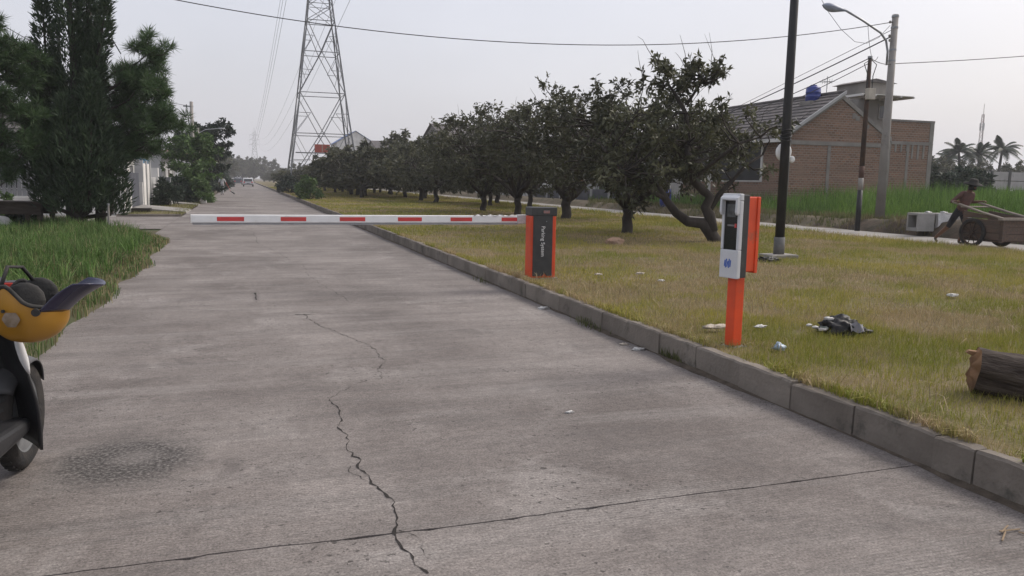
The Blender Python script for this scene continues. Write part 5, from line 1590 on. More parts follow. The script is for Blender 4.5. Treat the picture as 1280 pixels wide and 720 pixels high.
# houses beyond the side street, glimpsed under the trees
house('low pale house with white front under the trees beyond the side street', 24, 32, 46, 56, 3.2, 5.0, M_wallg, M_roof, 'x-', base=0.3)
house('white walled house with wide windows further along the side street', 23.5, 32, 60, 72, 3.3, 5.2, M_wallw, M_roof, 'x-', base=0.3)
house('two storey grey house whose dark roof tops the tree row', 22.5, 31, 92, 103, 6.4, 8.2, M_plaster, M_roof, 'x-', storeys=2, base=0.3, axis='x')
house('tall house with bright blue sheet roof behind the pylon', 20.5, 29, 185, 198, 9.6, 12.2, M_wallw, M_blueroof, 'x-', storeys=3, base=0.3)
house('grey flat-fronted house beside the blue roofed one', 20.5, 29, 128, 138, 6.3, 7.6, M_plaster, M_roof, 'x-', storeys=2, base=0.3, axis='x')
house('plain white house along the far side street', 24, 32, 76, 86, 3.3, 5.0, M_wallw, M_roof, 'x-', base=0.3)
# front yard walls along the side street
def yard_wall(label, x, y0, y1, hgt, m_, posts, base=0.3, cap=M_wallg):
    t = thing('yard_wall', label, 'wall', (x, (y0 + y1) / 2, base))
    d = (y1 - y0) / 2
    MB().box(-0.08, 0.08, -d, d, -0.3, hgt).build('panel', m_, t)
    for k in range(posts):
        c = -d + 2 * d * k / (posts - 1)
        MB().box(-0.13, 0.13, c - 0.14, c + 0.14, -0.3, hgt + 0.18).build('post', cap, t)
    return t
yard_wall('dark low yard wall along the side street past the brick house', 21.6, 42, 58, 0.9, M_gate, 7)
yard_wall('white low yard wall further along the side street', 21.6, 60, 74, 1.3, M_wallw, 6)
# orange-brown slatted stall panel seen between trunks
sp_ = thing('slatted_screen', 'orange-brown slatted screen standing beyond the tree trunks', 'screen', (21.2, 49.6, 0.4), math.radians(-20))
for k in range(12):
    MB().box(-0.9 + k * 0.15, -0.79 + k * 0.15, -0.02, 0.02, 1.15, 2.0).build('slat', mat('orange_wood', (0.30, 0.15, 0.075), (0.24, 0.12, 0.06), 4, 0.8), sp_)
for x_ in (-0.85, 0.85):
    MB().box(x_ - 0.04, x_ + 0.04, 0.022, 0.09, -0.3, 2.02).build('post', M_wood, sp_)
for z_ in (1.3, 1.85):
    MB().box(-0.95, 0.95, 0.021, 0.05, z_ - 0.04, z_ + 0.04).build('rail', M_wood, sp_)
# blue drum by the trunk
gx, gy = 20.3, 35.6
dr = thing('barrel', 'dark blue plastic barrel standing beyond the bent tree', 'barrel', (gx, gy, 0.42))
MB().lathe([(0.26, -0.05), (0.29, 0.04), (0.29, 0.3), (0.30, 0.32), (0.29, 0.34), (0.29, 0.6), (0.30, 0.62), (0.29, 0.64), (0.27, 0.88)], 18).build('drum', M_tank, dr, smooth=True)
MB().lathe([(0.275, 0.88), (0.275, 0.92), (0.24, 0.93)], 18).build('lid', M_tank, dr)

# ---- left side: corner house with its slatted fence on the cross street
house('pale corner house behind the slatted fence and conifers', -16, -7.0, 37.5, 48, 3.0, 4.6, M_wallg, M_roof, 'x+', axis='x')
fn = thing('slatted_fence', 'grey vertical slat fence on a white base along the cross street', 'fence', (-10.5, 34.6, 0))
MB().box(-6.5, 5.5, -0.09, 0.09, -0.2, 0.62).build('base_wall', M_wallw, fn)
MB().box(-6.5, 5.5, -0.12, 0.12, 0.62, 0.70).build('coping', M_wallw, fn)
n_ = 72
for k in range(n_):
    x_ = -6.35 + k * 0.165
    MB().box(x_, x_ + 0.125, -0.02, 0.02, 0.72, 1.95).build('slat', M_slat, fn)
for z_ in (0.95, 1.75):
    MB().box(-6.4, 5.4, 0.021, 0.06, z_ - 0.03, z_ + 0.03).build('rail', M_slat, fn)
cw = thing('corner_wall', 'white boundary wall with pillars and slate gate before the left house', 'wall', (-4.6, 42, 0))
for (y_, hh) in [(-7.2, 1.72), (-5.35, 1.3), (-1.05, 1.25)]:
    MB().box(-0.16, 0.16, y_ - 0.17, y_ + 0.17, -0.1, hh).build('pillar', M_wallw, cw)
MB().box(-0.07, 0.07, -7.0, -5.55, -0.1, 0.75).build('low_panel', M_wallw, cw)
for k in range(8):
    MB().box(-0.05, 0.03, -5.1 + k * 0.48, -4.66 + k * 0.48, 0.12, 1.68).build('gate_board', M_gate, cw)
MB().box(-0.12, 0.12, -0.85, 2.4, -0.1, 2.15).build('tall_panel', M_wallw, cw)
for y_ in (-0.85, 0.8, 2.45):
    MB().box(-0.18, 0.18, y_ - 0.13, y_ + 0.13, -0.1, 2.3).build('pillar', M_wallg, cw)
for (y0_, y1_) in [(2.7, 5.6), (6.1, 11)]:
    MB().box(-0.1, 0.1, y0_, y1_, -0.1, 1.5).build('panel', M_wallg, cw)
MB().box(-0.22, 0.22, 5.62, 6.08, -0.1, 2.0).build('pillar', M_wallw, cw)
aw = thing('awning', 'blue canvas awning over the white boundary wall', 'awning', (-5.3, 43.6, 0))
MB().prism([(-1.3, 2.85), (0.75, 2.35), (0.75, 2.30), (-1.3, 2.80)], -1.6, 1.6, 'y').build('canvas', M_tarp, aw)
MB().box(0.72, 0.76, -1.6, 1.6, 2.0, 2.34).build('valance', M_tarp, aw)
for x_, y_ in ((0.65, -1.5), (0.65, 1.5), (-1.2, -1.5), (-1.2, 1.5)):
    MB().tube([(x_, y_, -0.05), (x_, y_, 2.3 if x_ > 0 else 2.78)], 0.03, 6).build('post', M_steel, aw)
house('white house with pale porch along the left of the road', -14, -6.2, 50, 60, 3.2, 4.9, M_wallw, M_roof, 'x+')
house('grey roofed house behind the layered trees on the left', -14, -5.8, 66, 78, 3.2, 5.0, M_wallg, M_roof, 'x+')
M_brownroof = mat('brown_roof_tile', (0.17, 0.085, 0.06), (0.12, 0.065, 0.05), 3, 0.85)
house('house with brown tiled roof far down the left', -14, -4.5, 150, 165, 4.2, 6.2, M_wallg, M_brownroof, 'x+', axis='x')
house('plain house far along the left verge', -15, -5.5, 100, 114, 3.3, 5.0, M_wallw, M_roof, 'x+')
# driveway slabs bridging the verge
for k, (y0_, y1_, lb) in enumerate([(37.0, 40.6, 'pale concrete driveway ramp from the slate gate to the road'), (46.6, 49.0, 'second pale driveway ramp beyond the grass strip')]):
    o = MB().prism([(-4.45, 0.22), (-2.4, 0.05), (-2.28, -0.05), (-2.4, -0.08), (-4.45, 0.06)], y0_, y1_, 'y').build('driveway_ramp', M_road2)
    o['kind'] = 'structure'
culv = MB().box(-4.44, -3.7, 36.4, 36.99, -0.05, 0.2); tag(culv.build('drain_shade_block', M_joint, bevel=0.01), 'solid dark block painted as the shade of the drain opening under the driveway ramp', 'drain')  # solid block, its dark colour stands in for the shade inside the drain
# white planters
GW = 'white planter blocks at the road edge'
for k in range(4):
    pb_ = thing('planter', 'small white planter block at the road edge by the green shrub', 'planter', (-2.28 - 0.03 * k, 51.0 + k * 1.7, 0), 0.1 * k, GW)
    MB().box(-0.2, 0.2, -0.28, 0.28, -0.02, 0.38).build('block', M_wallw, pb_, bevel=0.02)
    MB().box(-0.14, 0.14, -0.22, 0.22, 0.38, 0.392).build('soil', M_joint, pb_)
cbx = thing('electric_cabinet', 'grey metal electric cabinet beside dark spiky plant', 'cabinet', (-3.9, 46.0, 0))
MB().box(-0.3, 0.3, -0.3, 0.3, -0.02, 0.5).build('plinth', M_wallg, cbx)
MB().box(-0.27, 0.27, -0.27, 0.27, 0.5, 1.45).build('box', M_slat, cbx, bevel=0.015)
MB().box(-0.29, 0.29, -0.29, 0.29, 1.45, 1.5).build('lid', M_slat, cbx)
# utility poles along the left
GU = 'concrete utility poles along the left houses'
for k, (px, ptop, X_) in enumerate([(239, 127, -3.7), (247, 160, -3.6)]):
    Y_ = [57.0, 62.0][k]
    p = at_y(px, ptop, Y_)
    up_ = thing('utility_pole', ['concrete utility pole with cross arm rising behind the layered tree', 'shorter utility pole with lamp arm behind the layered tree'][k], 'utility pole', (p[0], p[1], 0), 0, GU)
    MB().tube([(0, 0, -0.1), (0, 0, p[2])], [0.15, 0.10], 10).build('shaft', M_poleconc, up_, smooth=True)
    if k == 0:
        MB().box(-0.5, 0.12, -0.05, 0.05, p[2] - 0.35, p[2] - 0.27).build('cross_arm', M_steel, up_)
        MB().tube([(-0.3, -0.1, p[2] - 0.2), (-0.12, -0.2, p[2] - 1.8), (-0.2, -0.2, p[2] - 3.5)], 0.03, 5).build('cable', M_cable, up_)
    else:
        MB().tube([(0, 0, p[2] - 0.4), (0.5, 0, p[2] - 0.1), (1.4, 0, p[2] + 0.02)], 0.035, 6).build('lamp_arm', M_steel, up_)
        MB().grid(lambda u, v: (1.3 + 0.55 * u, 0.09 * math.sin(math.pi * u) ** 0.6 * math.cos(2 * math.pi * v), p[2] + 0.02 + 0.06 * math.sin(math.pi * u) ** 0.6 * math.sin(2 * math.pi * v)), 8, 10).build('lamp_head', M_steel, up_, smooth=True)
    UPT = (p[0], p[1], p[2] - 0.3)
    if k == 0: U0 = UPT
wire('cable running from the left utility pole into the conifers', U0, (-9.6, 24.2, 7.9), 0.9, 0.014)
wire('second cable from the left utility pole into the conifers', (U0[0], U0[1], U0[2] - 0.4), (-9.6, 24.2, 7.4), 1.1, 0.014)
wire('thin cable from the verge pole crossing the corner of the sky', (-9.6, 24.2, 7.6), (-16, 16, 8.6), 0.1, 0.012)

# ---- precast fence far right
pfn = thing('panel_fence', 'grey precast concrete panel fence between posts beyond the field', 'fence', (at_y(1216, 212, 54)[0], 54, at_y(1216, 212, 54)[2] - 3.12), math.radians(4))
M_pre = mat('precast_concrete', (0.32, 0.32, 0.315), (0.26, 0.26, 0.255), 1.0, 0.9, 0.2, 10, dirt=((0.14, 0.14, 0.135), 0.8, 0.56))
M_pred = mat('precast_post', (0.075, 0.075, 0.075), (0.06, 0.06, 0.06), 2, 0.9)
for k in range(16):
    x_ = k * 2.4
    MB().box(x_ - 0.13, x_ + 0.13, -0.14, 0.1, -0.3, 3.12).build('post', M_pred, pfn)
    if k == 15: break
    for j in range(4):
        MB().box(x_ + 0.131, x_ + 2.269, -0.06, 0.03, -0.3 + j * 0.84, 0.475 + j * 0.84).build('panel', M_pre, pfn, bevel=0.012)
# ---- radio mast
rm_ = ray(1224, 200); f_ = np.array([math.sin(YAW), math.cos(YAW)]); s_ = 230 / (rm_[0] * f_[0] + rm_[1] * f_[1])
mx_ = thing('radio_mast', 'slim lattice radio mast rising behind the palms', 'mast', (rm_[0] * s_, rm_[1] * s_, 0))
M_mast = mat('mast_grey', (0.24, 0.23, 0.23), (0.3, 0.2, 0.19), 0.4, 0.6)
q = ray(1226, 134); mh = CAM_H + q[2] * 230 / (q[0] * f_[0] + q[1] * f_[1])
for k in range(3):
    a = k * 2.094
    MB().tube([(0.95 * math.cos(a), 0.95 * math.sin(a), 0), (0.35 * math.cos(a), 0.35 * math.sin(a), mh - 2)], 0.09, 5).build('leg', M_mast, mx_)
mb = MB()
for i in range(16):
    z0_, z1_ = i * (mh - 2) / 16, (i + 1) * (mh - 2) / 16
    for k in range(3):
        a, b = k * 2.094, (k + 1) * 2.094
        r0_, r1_ = 0.95 - 0.6 * i / 16, 0.95 - 0.6 * (i + 1) / 16
        mb.tube([(r0_ * math.cos(a), r0_ * math.sin(a), z0_), (r1_ * math.cos(b), r1_ * math.sin(b), z1_)], 0.05, 4)
        mb.tube([(r1_ * math.cos(a), r1_ * math.sin(a), z1_), (r1_ * math.cos(b), r1_ * math.sin(b), z1_)], 0.05, 4)
mb.build('bracing', M_mast, mx_)
MB().tube([(0, 0, mh - 2.2), (0, 0, mh + 1)], 0.07, 5).build('spike', M_mast, mx_)
for k in range(3):
    a = k * 2.094
    MB().box(0.5 * math.cos(a) - 0.15, 0.5 * math.cos(a) + 0.15, 0.5 * math.sin(a) - 0.15, 0.5 * math.sin(a) + 0.15, mh - 6.5, mh - 4.4).build('antenna_panel', M_wallg, mx_)

# ---- transmission pylon in the median
M_lat = mat('pylon_steel', (0.13, 0.135, 0.14), (0.18, 0.185, 0.19), 0.5, 0.6, metal=0.3)
py = thing('pylon', 'tall grey lattice pylon standing in the median with a red notice', 'pylon', (9.85, 106.5, 0.1))
LV = [(0, 8.9), (3.6, 7.85), (7.1, 6.85), (9.6, 6.2), (12.2, 5.55), (14.8, 4.95), (17.3, 4.35), (21.2, 3.35), (23.3, 2.9), (25.4, 2.45), (27.5, 2.2), (29.6, 2.05), (31.7, 1.9), (33.8, 1.75), (36, 1.6)]
def wz(z): return np.interp(z, [a for a, b in LV], [b for a, b in LV]) / 2
CR = [(-1, -1), (1, -1), (1, 1), (-1, 1)]
for sx, sy in CR:
    leg_ = MB()
    pts = [(sx * w / 2, sy * w / 2, z - (0.3 if z == 0 else 0)) for z, w in LV]
    leg_.tube(pts, list(np.linspace(0.13, 0.08, len(pts))), 4).build('leg', M_lat, py)
def face(mb, u0, z0, u1, z1, r=0.045):
    """a bar on all four faces; u is -1..1 across the face"""
    for k in range(4):
        def P(u, z):
            w = wz(z); a, b = u * w, -w
            return [(a, b, z), (-b, a, z), (-a, -b, z), (b, -a, z)][k]
        mb.tube([P(u0, z0), P(u1, z1)], r, 4, cap=False)
def panel_k(z0, z1, sub=True):
    mb = MB()
    face(mb, -1, z1, 1, z1, 0.05)
    face(mb, -1, z0, 0, z1, 0.055); face(mb, 1, z0, 0, z1, 0.055)
    if sub:
        zm = (z0 + z1) / 2 + 0.25
        for s in (-1, 1):
            face(mb, s, zm, s * 0.45, zm, 0.035); face(mb, s, zm, s * 0.78, z0 + (z1 - z0) * 0.27, 0.03); face(mb, s * 0.45, zm, s, z1, 0.03)
    mb.build('bracing', M_lat, py)
def panel_v(z0, z1):
    mb = MB()
    face(mb, -1, z1, 1, z1, 0.05)
    face(mb, 0, z0, -1, z1, 0.055); face(mb, 0, z0, 1, z1, 0.055)
    zm = (z0 + z1) / 2
    for s in (-1, 1):
        face(mb, s, zm, s * 0.5, zm, 0.035); face(mb, s * 0.5, zm, s * 1.0, z0, 0.03)
    mb.build('bracing', M_lat, py)
panel_k(0, 7.1); panel_v(7.1, 12.2); panel_k(12.2, 17.3); panel_v(17.3, 21.2)
for (z0, z1) in zip([21.2, 23.3, 25.4, 27.5, 29.6, 31.7, 33.8], [23.3, 25.4, 27.5, 29.6, 31.7, 33.8, 36]):
    mb = MB(); face(mb, -1, z0, 1, z1, 0.04); face(mb, 1, z0, -1, z1, 0.04); face(mb, -1, z1, 1, z1, 0.04); mb.build('bracing', M_lat, py)
mb = MB()
for sx, sy in CR: mb.tube([(sx * 0.8, sy * 0.8, 36), (0, 0, 39.5)], 0.05, 4)
mb.build('peak', M_lat, py)
ATT = []
for z, ln in ((26.3, 3.9), (30.0, 3.6), (33.6, 3.3)):
    for s in (-1, 1):
        mb = MB(); w = wz(z); tip = (s * ln, 0, z + 0.25)
        for sy in (-1, 1):
            mb.tube([(s * w, sy * w, z), tip], 0.05, 4); mb.tube([(s * w, sy * w, z + 1.1), tip], 0.04, 4)
        mb.tube([(s * w, -w, z), (s * w * 0.5 + tip[0] * 0.5, w * 0.5, z + 0.1)], 0.03, 4)
        a = mb.build('cross_arm', M_lat, py)
        mb = MB()
        for q_ in range(9): mb.lathe([(0.03, 0), (0.12, 0.03), (0.03, 0.09)], 8, (s * ln, 0, z + 0.1 - 0.2 * q_ - 0.1))
        mb.tube([(s * ln, 0, z + 0.2), (s * ln, 0, z - 1.9)], 0.025, 4)
        mb.build('insulator', M_char, a)
        ATT.append((s * ln, z - 1.9))
MB().box(-1.2, 0.7, -3.72, -3.66, 4.75, 5.75).build('notice', mat('red_notice', (0.36, 0.07, 0.045), (0.30, 0.06, 0.04), 3, 0.7), py)
MB().box(-3.5, 3.5, -3.655, -3.55, 4.6, 4.74).build('notice_rail', M_lat, py)
mb = MB()
mb.box(-0.32, -0.18, -3.726, -3.721, 4.85, 5.65)
mb.build('notice_stripe', mat('faded_cream', (0.34, 0.26, 0.2)), bpy.data.objects['notice'])
py2 = dup(py, (9.3, 640, 0), 0.0, 'small distant lattice pylon at the end of the road')
GC = 'power line conductors between pylons'
for (x_, z_) in ATT:
    p = (9.85 + x_, 106.5, 0.1 + z_); q = (9.3 + x_, 640, z_)
    o = wire('thin power line conductor running from pylon to distant pylon', p, q, 9.0, 0.025, 30, GC, 'conductor')
    b = (9.85 + x_, -180, z_ + 0.5)
    wire('thin power line conductor passing overhead from the near pylon', p, b, 6.0, 0.02, 30, 'power line conductors overhead', 'conductor')

# ------------------------------------------------------------------ people
M_skin = mat('skin', (0.16, 0.085, 0.055), (0.13, 0.07, 0.045), 6, 0.6)
M_hairm = mat('black_hair', (0.012, 0.011, 0.011), (0.02, 0.018, 0.017), 20, 0.7)


def person(name, label, loc, rz, J, mats, seed=1, scale=1.0):
    """J: joint positions; one skinned surface with clothing zones as material slots"""
    t = thing(name, label, 'person', loc, rz)
    names, pos, rad, edges = [], [], [], []
    def v(n, p, r):
        names.append(n); pos.append(p); rad.append(r); return len(pos) - 1
    def mid(a, b, f): return tuple(np.array(a) * (1 - f) + np.array(b) * f)
    pel = v('pel', J['pelvis'], (0.145, 0.115))
    wai = v('shirt', mid(J['pelvis'], J['chest'], 0.45), (0.135, 0.105))
    che = v('shirt', J['chest'], (0.165, 0.12))
    nb = v('shirt', mid(J['chest'], J['neck'], 0.75), (0.09, 0.08)); ne = v('skin', J['neck'], (0.055, 0.058))
    h0 = v('skin', mid(J['neck'], J['head'], 0.55), (0.072, 0.082)); h1 = v('skin', J['head'], (0.078, 0.098)); h2 = v('skin', mid(J['neck'], J['head'], 1.45), (0.06, 0.07))
    fd = np.array(J['face'])
    no = v('skin', tuple(np.array(J['head']) + fd * 0.10 + np.array((0, 0, -0.02))), (0.022, 0.022))
    edges += [(pel, wai), (wai, che), (che, nb), (nb, ne), (ne, h0), (h0, h1), (h1, h2), (h1, no)]
    for s in ('L', 'R'):
        sh = v('shirt', J['sh' + s], (0.07, 0.07)); el = v('shirt', J['el' + s], (0.046, 0.046)); w_ = v('skin', J['ha' + s], (0.030, 0.026))
        um = v('shirt', mid(J['sh' + s], J['el' + s], 0.5), (0.055, 0.055)); lm = v('shirt' if mats.get('long') else 'skin', mid(J['el' + s], J['ha' + s], 0.45), (0.042, 0.04))
        edges += [(che, sh), (sh, um), (um, el), (el, lm), (lm, w_)]
        d = np.array(J['ha' + s]) - np.array(J['el' + s]); d = d / np.linalg.norm(d); g = np.array(J.get('grip', (0, 0, -1.0)))
        pa = v('skin', tuple(np.array(J['ha' + s]) + d * 0.065), (0.038, 0.022)); edges.append((w_, pa))
        sd_ = np.cross(d, g); sd_ = sd_ / max(1e-6, np.linalg.norm(sd_))
        for k in range(4):
            b = np.array(J['ha' + s]) + d * (0.10) + sd_ * (k - 1.5) * 0.021
            L = (0.036, 0.042, 0.040, 0.032)[k]
            a1 = v('skin', tuple(b), (0.0095, 0.0095)); a2 = v('skin', tuple(b + d * L * 0.6 + g * L * 0.7), (0.009, 0.009)); a3 = v('skin', tuple(b + g * L * 1.5 - d * L * 0.2), (0.008, 0.008))
            edges += [(pa, a1), (a1, a2), (a2, a3)]
        b = np.array(J['ha' + s]) + d * 0.03 + sd_ * 0.035
        a1 = v('skin', tuple(b), (0.011, 0.011)); a2 = v('skin', tuple(b + d * 0.035 + g * 0.03), (0.010, 0.010)); edges += [(w_, a1), (a1, a2)]
        hp = v('pel', J['hip' + s], (0.095, 0.10)); kn = v('leg', J['kn' + s], (0.062, 0.064)); an_ = v('ank' if not mats.get('longleg') else 'leg', J['an' + s], (0.042, 0.045))
        tm = v('leg', mid(J['hip' + s], J['kn' + s], 0.5), (0.082, 0.085)); cm = v('ank' if not mats.get('longleg') else 'leg', mid(J['kn' + s], J['an' + s], 0.4), (0.056, 0.06))
        to = v('shoe', J['to' + s], (0.04, 0.028)); he = v('shoe', tuple(np.array(J['an' + s]) * 0.6 + np.array(J['an' + s]) * 0.4 + np.array((0, 0, -0.045))), (0.04, 0.035))
        edges += [(pel, hp), (hp, tm), (tm, kn), (kn, cm), (cm, an_), (an_, he), (he, to)]
    me = bpy.data.meshes.new('skeleton'); me.from_pydata(pos, edges, [])
    o = bpy.data.objects.new('skeleton', me); COL.objects.link(o)
    md = o.modifiers.new('skin', 'SKIN'); md.use_smooth_shade = True
    sub = o.modifiers.new('sub', 'SUBSURF'); sub.levels = 2; sub.render_levels = 2
    sk = me.skin_vertices[0].data
    for i, r in enumerate(rad): sk[i].radius = r; sk[i].use_root = (i == pel)
    dg = bpy.context.evaluated_depsgraph_get()
    out = bpy.data.meshes.new_from_object(o.evaluated_get(dg))
    bpy.data.objects.remove(o)
    out.name = 'body'; out.materials.clear()
    zone = ['shirt', 'pel', 'leg', 'ank', 'skin', 'shoe']
    for z in zone: out.materials.append(mats.get(z, M_skin))
    seg = [(np.array(pos[a]), np.array(pos[b]), names[b]) for a, b in edges]
    for p in out.polygons:
        c = np.array(p.center); best = None
        for a, b, n_ in seg:
            ab = b - a; tt = np.clip(np.dot(c - a, ab) / max(1e-9, np.dot(ab, ab)), 0, 1)
            d = np.linalg.norm(c - a - ab * tt)
            if best is None or d < best[0]: best = (d, n_)
        p.material_index = zone.index(best[1]) if best[1] in zone else 0
    out.shade_smooth()
    link('body', out, t)
    t.scale = (scale,) * 3
    return t


# --- the man with the handcart: he faces +x of his frame, which is the cart's direction of travel
M_shirt = mat('faded_red_shirt', (0.14, 0.072, 0.062), (0.10, 0.06, 0.052), 8, 0.9, 0.3, 30)
M_short = mat('dark_blue_trousers', (0.022, 0.022, 0.03), (0.035, 0.033, 0.04), 8, 0.9, 0.3, 30)
WHEEL = gnd(1213, 309, 0.155)
TRAV = math.radians(-90)                       # along the side street, toward the viewer
cart_o = Vector((WHEEL[0] + 0.50, WHEEL[1], 0.155))
cart = thing('handcart', 'worn wooden two-wheeled handcart with long pale handles on the side street', 'handcart', tuple(cart_o), TRAV)
# local: +x forward (travel), y left, wheels at x=0
M_cw = mat('weathered_cart_wood', (0.13, 0.088, 0.066), (0.085, 0.065, 0.055), 3, 0.9, 0.5, 12, stretch=(1, 6, 6), dirt=((0.17, 0.14, 0.115), 3, 0.58))
M_pw = mat('pale_pole_wood', (0.30, 0.26, 0.22), (0.23, 0.20, 0.17), 3, 0.9, 0.4, 12, stretch=(1, 6, 6))
BW = 0.42
def zt(x): return 0.88 - 0.2 * x                # rim height falls to the front
for k in range(4):
    z0_ = 0.22 + k * 0.17
    for s in (-1, 1):
        top = [min(z0_ + 0.162, zt(-0.35) - 0.06), min(z0_ + 0.162, zt(0.7) - 0.06)]
        if top[1] - z0_ < 0.03: top[1] = z0_ + 0.03
        MB().prism([(-0.35, z0_), (0.7, z0_), (0.7, top[1]), (-0.35, top[0])], s * BW - 0.015, s * BW + 0.015, 'y').build('side_board', M_cw, cart)
for k in range(3):
    MB().box(0.716, 0.746, -BW - 0.02, BW + 0.02, 0.2 + k * 0.165, 0.2 + k * 0.165 + 0.157).build('front_board', M_cw, cart)
for y_ in (-0.40, 0.40):
    MB().box(0.748, 0.785, y_ - 0.035, y_ + 0.035, 0.18, 0.74).build('front_batten', M_cw, cart)
MB().box(0.69, 0.81, -BW - 0.09, BW + 0.09, 0.70, 0.76).build('front_rail', M_pw, cart)
for k in range(3): MB().box(-0.38, -0.35, -BW, BW, 0.2 + k * 0.16, 0.352 + k * 0.16).build('rear_board', M_cw, cart)
for k in range(5): MB().box(-0.34, 0.69, -BW + 0.02 + k * 0.16, -BW + 0.17 + k * 0.16, 0.17, 0.2).build('floor_board', M_cw, cart)
for s in (-1, 1):
    MB().tube([(0.80, s * (BW + 0.03), 0.735), (0.2, s * (BW + 0.03), 0.865), (-0.72, s * (BW - 0.02), 1.10)], 0.03, 8).build('handle', M_pw, cart)
MB().tube([(-0.4, -BW - 0.05, 0.985), (-0.4, BW + 0.05, 0.985)], 0.02, 8).build('cross_bar', M_pw, cart)
MB().tube([(0, -BW - 0.12, 0.36), (0, BW + 0.12, 0.36)], 0.025, 8).build('axle', M_rust, cart)
M_tyre = mat('tyre', (0.020, 0.020, 0.021), (0.045, 0.04, 0.036), 10, 0.85, 0.3, 40)
for s in (-1, 1):
    w = MB(); yc = s * (BW + 0.075)
    w.lathe([(0.29, -0.03), (0.345, -0.04), (0.362, 0.0), (0.345, 0.04), (0.29, 0.03)], 28, (0, yc, 0.362), 'y')
    w.f = w.f[:-2]
    wo_ = w.build('wheel', M_tyre, cart, smooth=True, fix=False)
    rmb = MB()
    ring = [(0.285 * math.cos(a), yc, 0.362 + 0.285 * math.sin(a)) for a in np.linspace(0, 2 * math.pi, 25)]
    rmb.tube(ring, 0.022, 6, cap=False); rmb.build('rim', M_rust, wo_, smooth=True)
    sb = MB()
    for k in range(10):
        a = k * math.pi / 5
        sb.tube([(0, yc, 0.362), (0.28 * math.cos(a), yc, 0.362 + 0.28 * math.sin(a))], 0.011, 5)
    sb.lathe([(0.05, -0.05), (0.05, 0.05)], 10, (0, yc, 0.362), 'y')
    sb.build('spokes', M_rust, wo_)
# load of brown rubbish inside
def loadf(u, v):
    x = -0.33 + 1.0 * u; y = -0.39 + 0.78 * v
    return (x, y, 0.45 + 0.1 * mnoise.noise(Vector((x * 3, y * 3, 0))) + 0.05 * mnoise.noise(Vector((x * 11, y * 11, 3))))
MB().grid(loadf, 24, 12).build('load', mat('cart_load', (0.10, 0.075, 0.055), (0.06, 0.06, 0.04), 8, 0.95, 0.8, 16), cart)

Jm = dict(pelvis=(-1.42, 0, 0.84), chest=(-1.28, 0, 1.22), neck=(-1.20, 0, 1.39), head=(-1.13, 0, 1.49), face=(0.98, 0, -0.2),
          shL=(-1.26, 0.18, 1.31), elL=(-1.42, 0.34, 1.09), haL=(-1.205, 0.42, 1.115), shR=(-1.26, -0.18, 1.31), elR=(-1.42, -0.34, 1.09), haR=(-1.205, -0.42, 1.115),
          hipL=(-1.44, 0.09, 0.80), knL=(-1.30, 0.11, 0.45), anL=(-1.50, 0.12, 0.09), toL=(-1.37, 0.13, 0.03),
          hipR=(-1.46, -0.09, 0.80), knR=(-1.66, -0.11, 0.45), anR=(-2.02, -0.12, 0.14), toR=(-1.94, -0.13, 0.035), grip=(0.0, 0.0, -1.0))
for k_ in list(Jm):
    if k_ not in ('face', 'grip'): Jm[k_] = (Jm[k_][0] + 0.60, Jm[k_][1], Jm[k_][2])
man = person('person', 'person in dark hat and faded red shirt leaning into the handcart handles', tuple(cart_o), TRAV, Jm,
             dict(shirt=M_shirt, pel=M_short, leg=M_short, ank=M_skin, skin=M_skin, shoe=mat('dusty_shoe', (0.10, 0.085, 0.07), (0.07, 0.06, 0.05), 8, 0.9), long=True))
hat = MB()
hat.lathe([(0.23, 0.0), (0.225, 0.015), (0.12, 0.045), (0.105, 0.10), (0.085, 0.135), (0.03, 0.145)], 20, (0, 0, 0))
ho = hat.build('hat', mat('dark_hat', (0.022, 0.021, 0.02), (0.035, 0.033, 0.03), 8, 0.9), man, smooth=True)
ho.location = (-0.525, 0, 1.545); ho.rotation_euler = (0, 0.22, 0)
MB().lathe([(0.085, -0.10), (0.094, -0.02), (0.085, 0.05)], 14, (-0.535, 0, 1.495)).build('hair', M_hairm, man, smooth=True)

# --- the walker far down the road
wx, wy = gnd(278, 243.5)
Jw = dict(pelvis=(0, 0, 0.92), chest=(0.03, 0, 1.28), neck=(0.04, 0, 1.44), head=(0.06, 0, 1.55), face=(1, 0, 0),
          shL=(0.03, 0.19, 1.38), elL=(-0.06, 0.26, 1.12), haL=(0.02, 0.27, 0.88), shR=(0.03, -0.19, 1.38), elR=(0.08, -0.27, 1.12), haR=(0.22, -0.30, 0.92),
          hipL=(0, 0.1, 0.88), knL=(0.12, 0.1, 0.48), anL=(0.04, 0.1, 0.09), toL=(0.2, 0.11, 0.03), hipR=(0, -0.1, 0.88), knR=(-0.04, -0.1, 0.48), anR=(-0.22, -0.1, 0.12), toR=(-0.1, -0.11, 0.03), grip=(0, 0, -1.0))
M_lw = mat('white_cloth', (0.55, 0.55, 0.55), (0.45, 0.45, 0.46), 8, 0.9)
walk = person('person', 'person in white shirt and pale trousers walking away along the road', (wx, wy, 0), math.radians(80), Jw,
              dict(shirt=M_lw, pel=mat('pale_trousers', (0.36, 0.36, 0.37), (0.3, 0.3, 0.31), 8, 0.9), leg=mat('pale_trousers', (0.36,) * 3), ank=mat('pale_trousers', (0.36,) * 3), skin=M_skin, shoe=M_rubber, longleg=True))
MB().lathe([(0.06, -0.03), (0.09, 0.0), (0.098, 0.06), (0.085, 0.12), (0.04, 0.15)], 14, (0.045, 0, 1.53)).build('hair', M_hairm, walk, smooth=True)
br_ = thing('broom', 'red handled dark broom held by the walker in white', 'broom', (wx + 0.42, wy + 0.15, 0.0))
MB().tube([(0.28, 0, 0.3), (-0.10, 0, 1.15)], 0.015, 6).build('handle', M_redtape, br_)
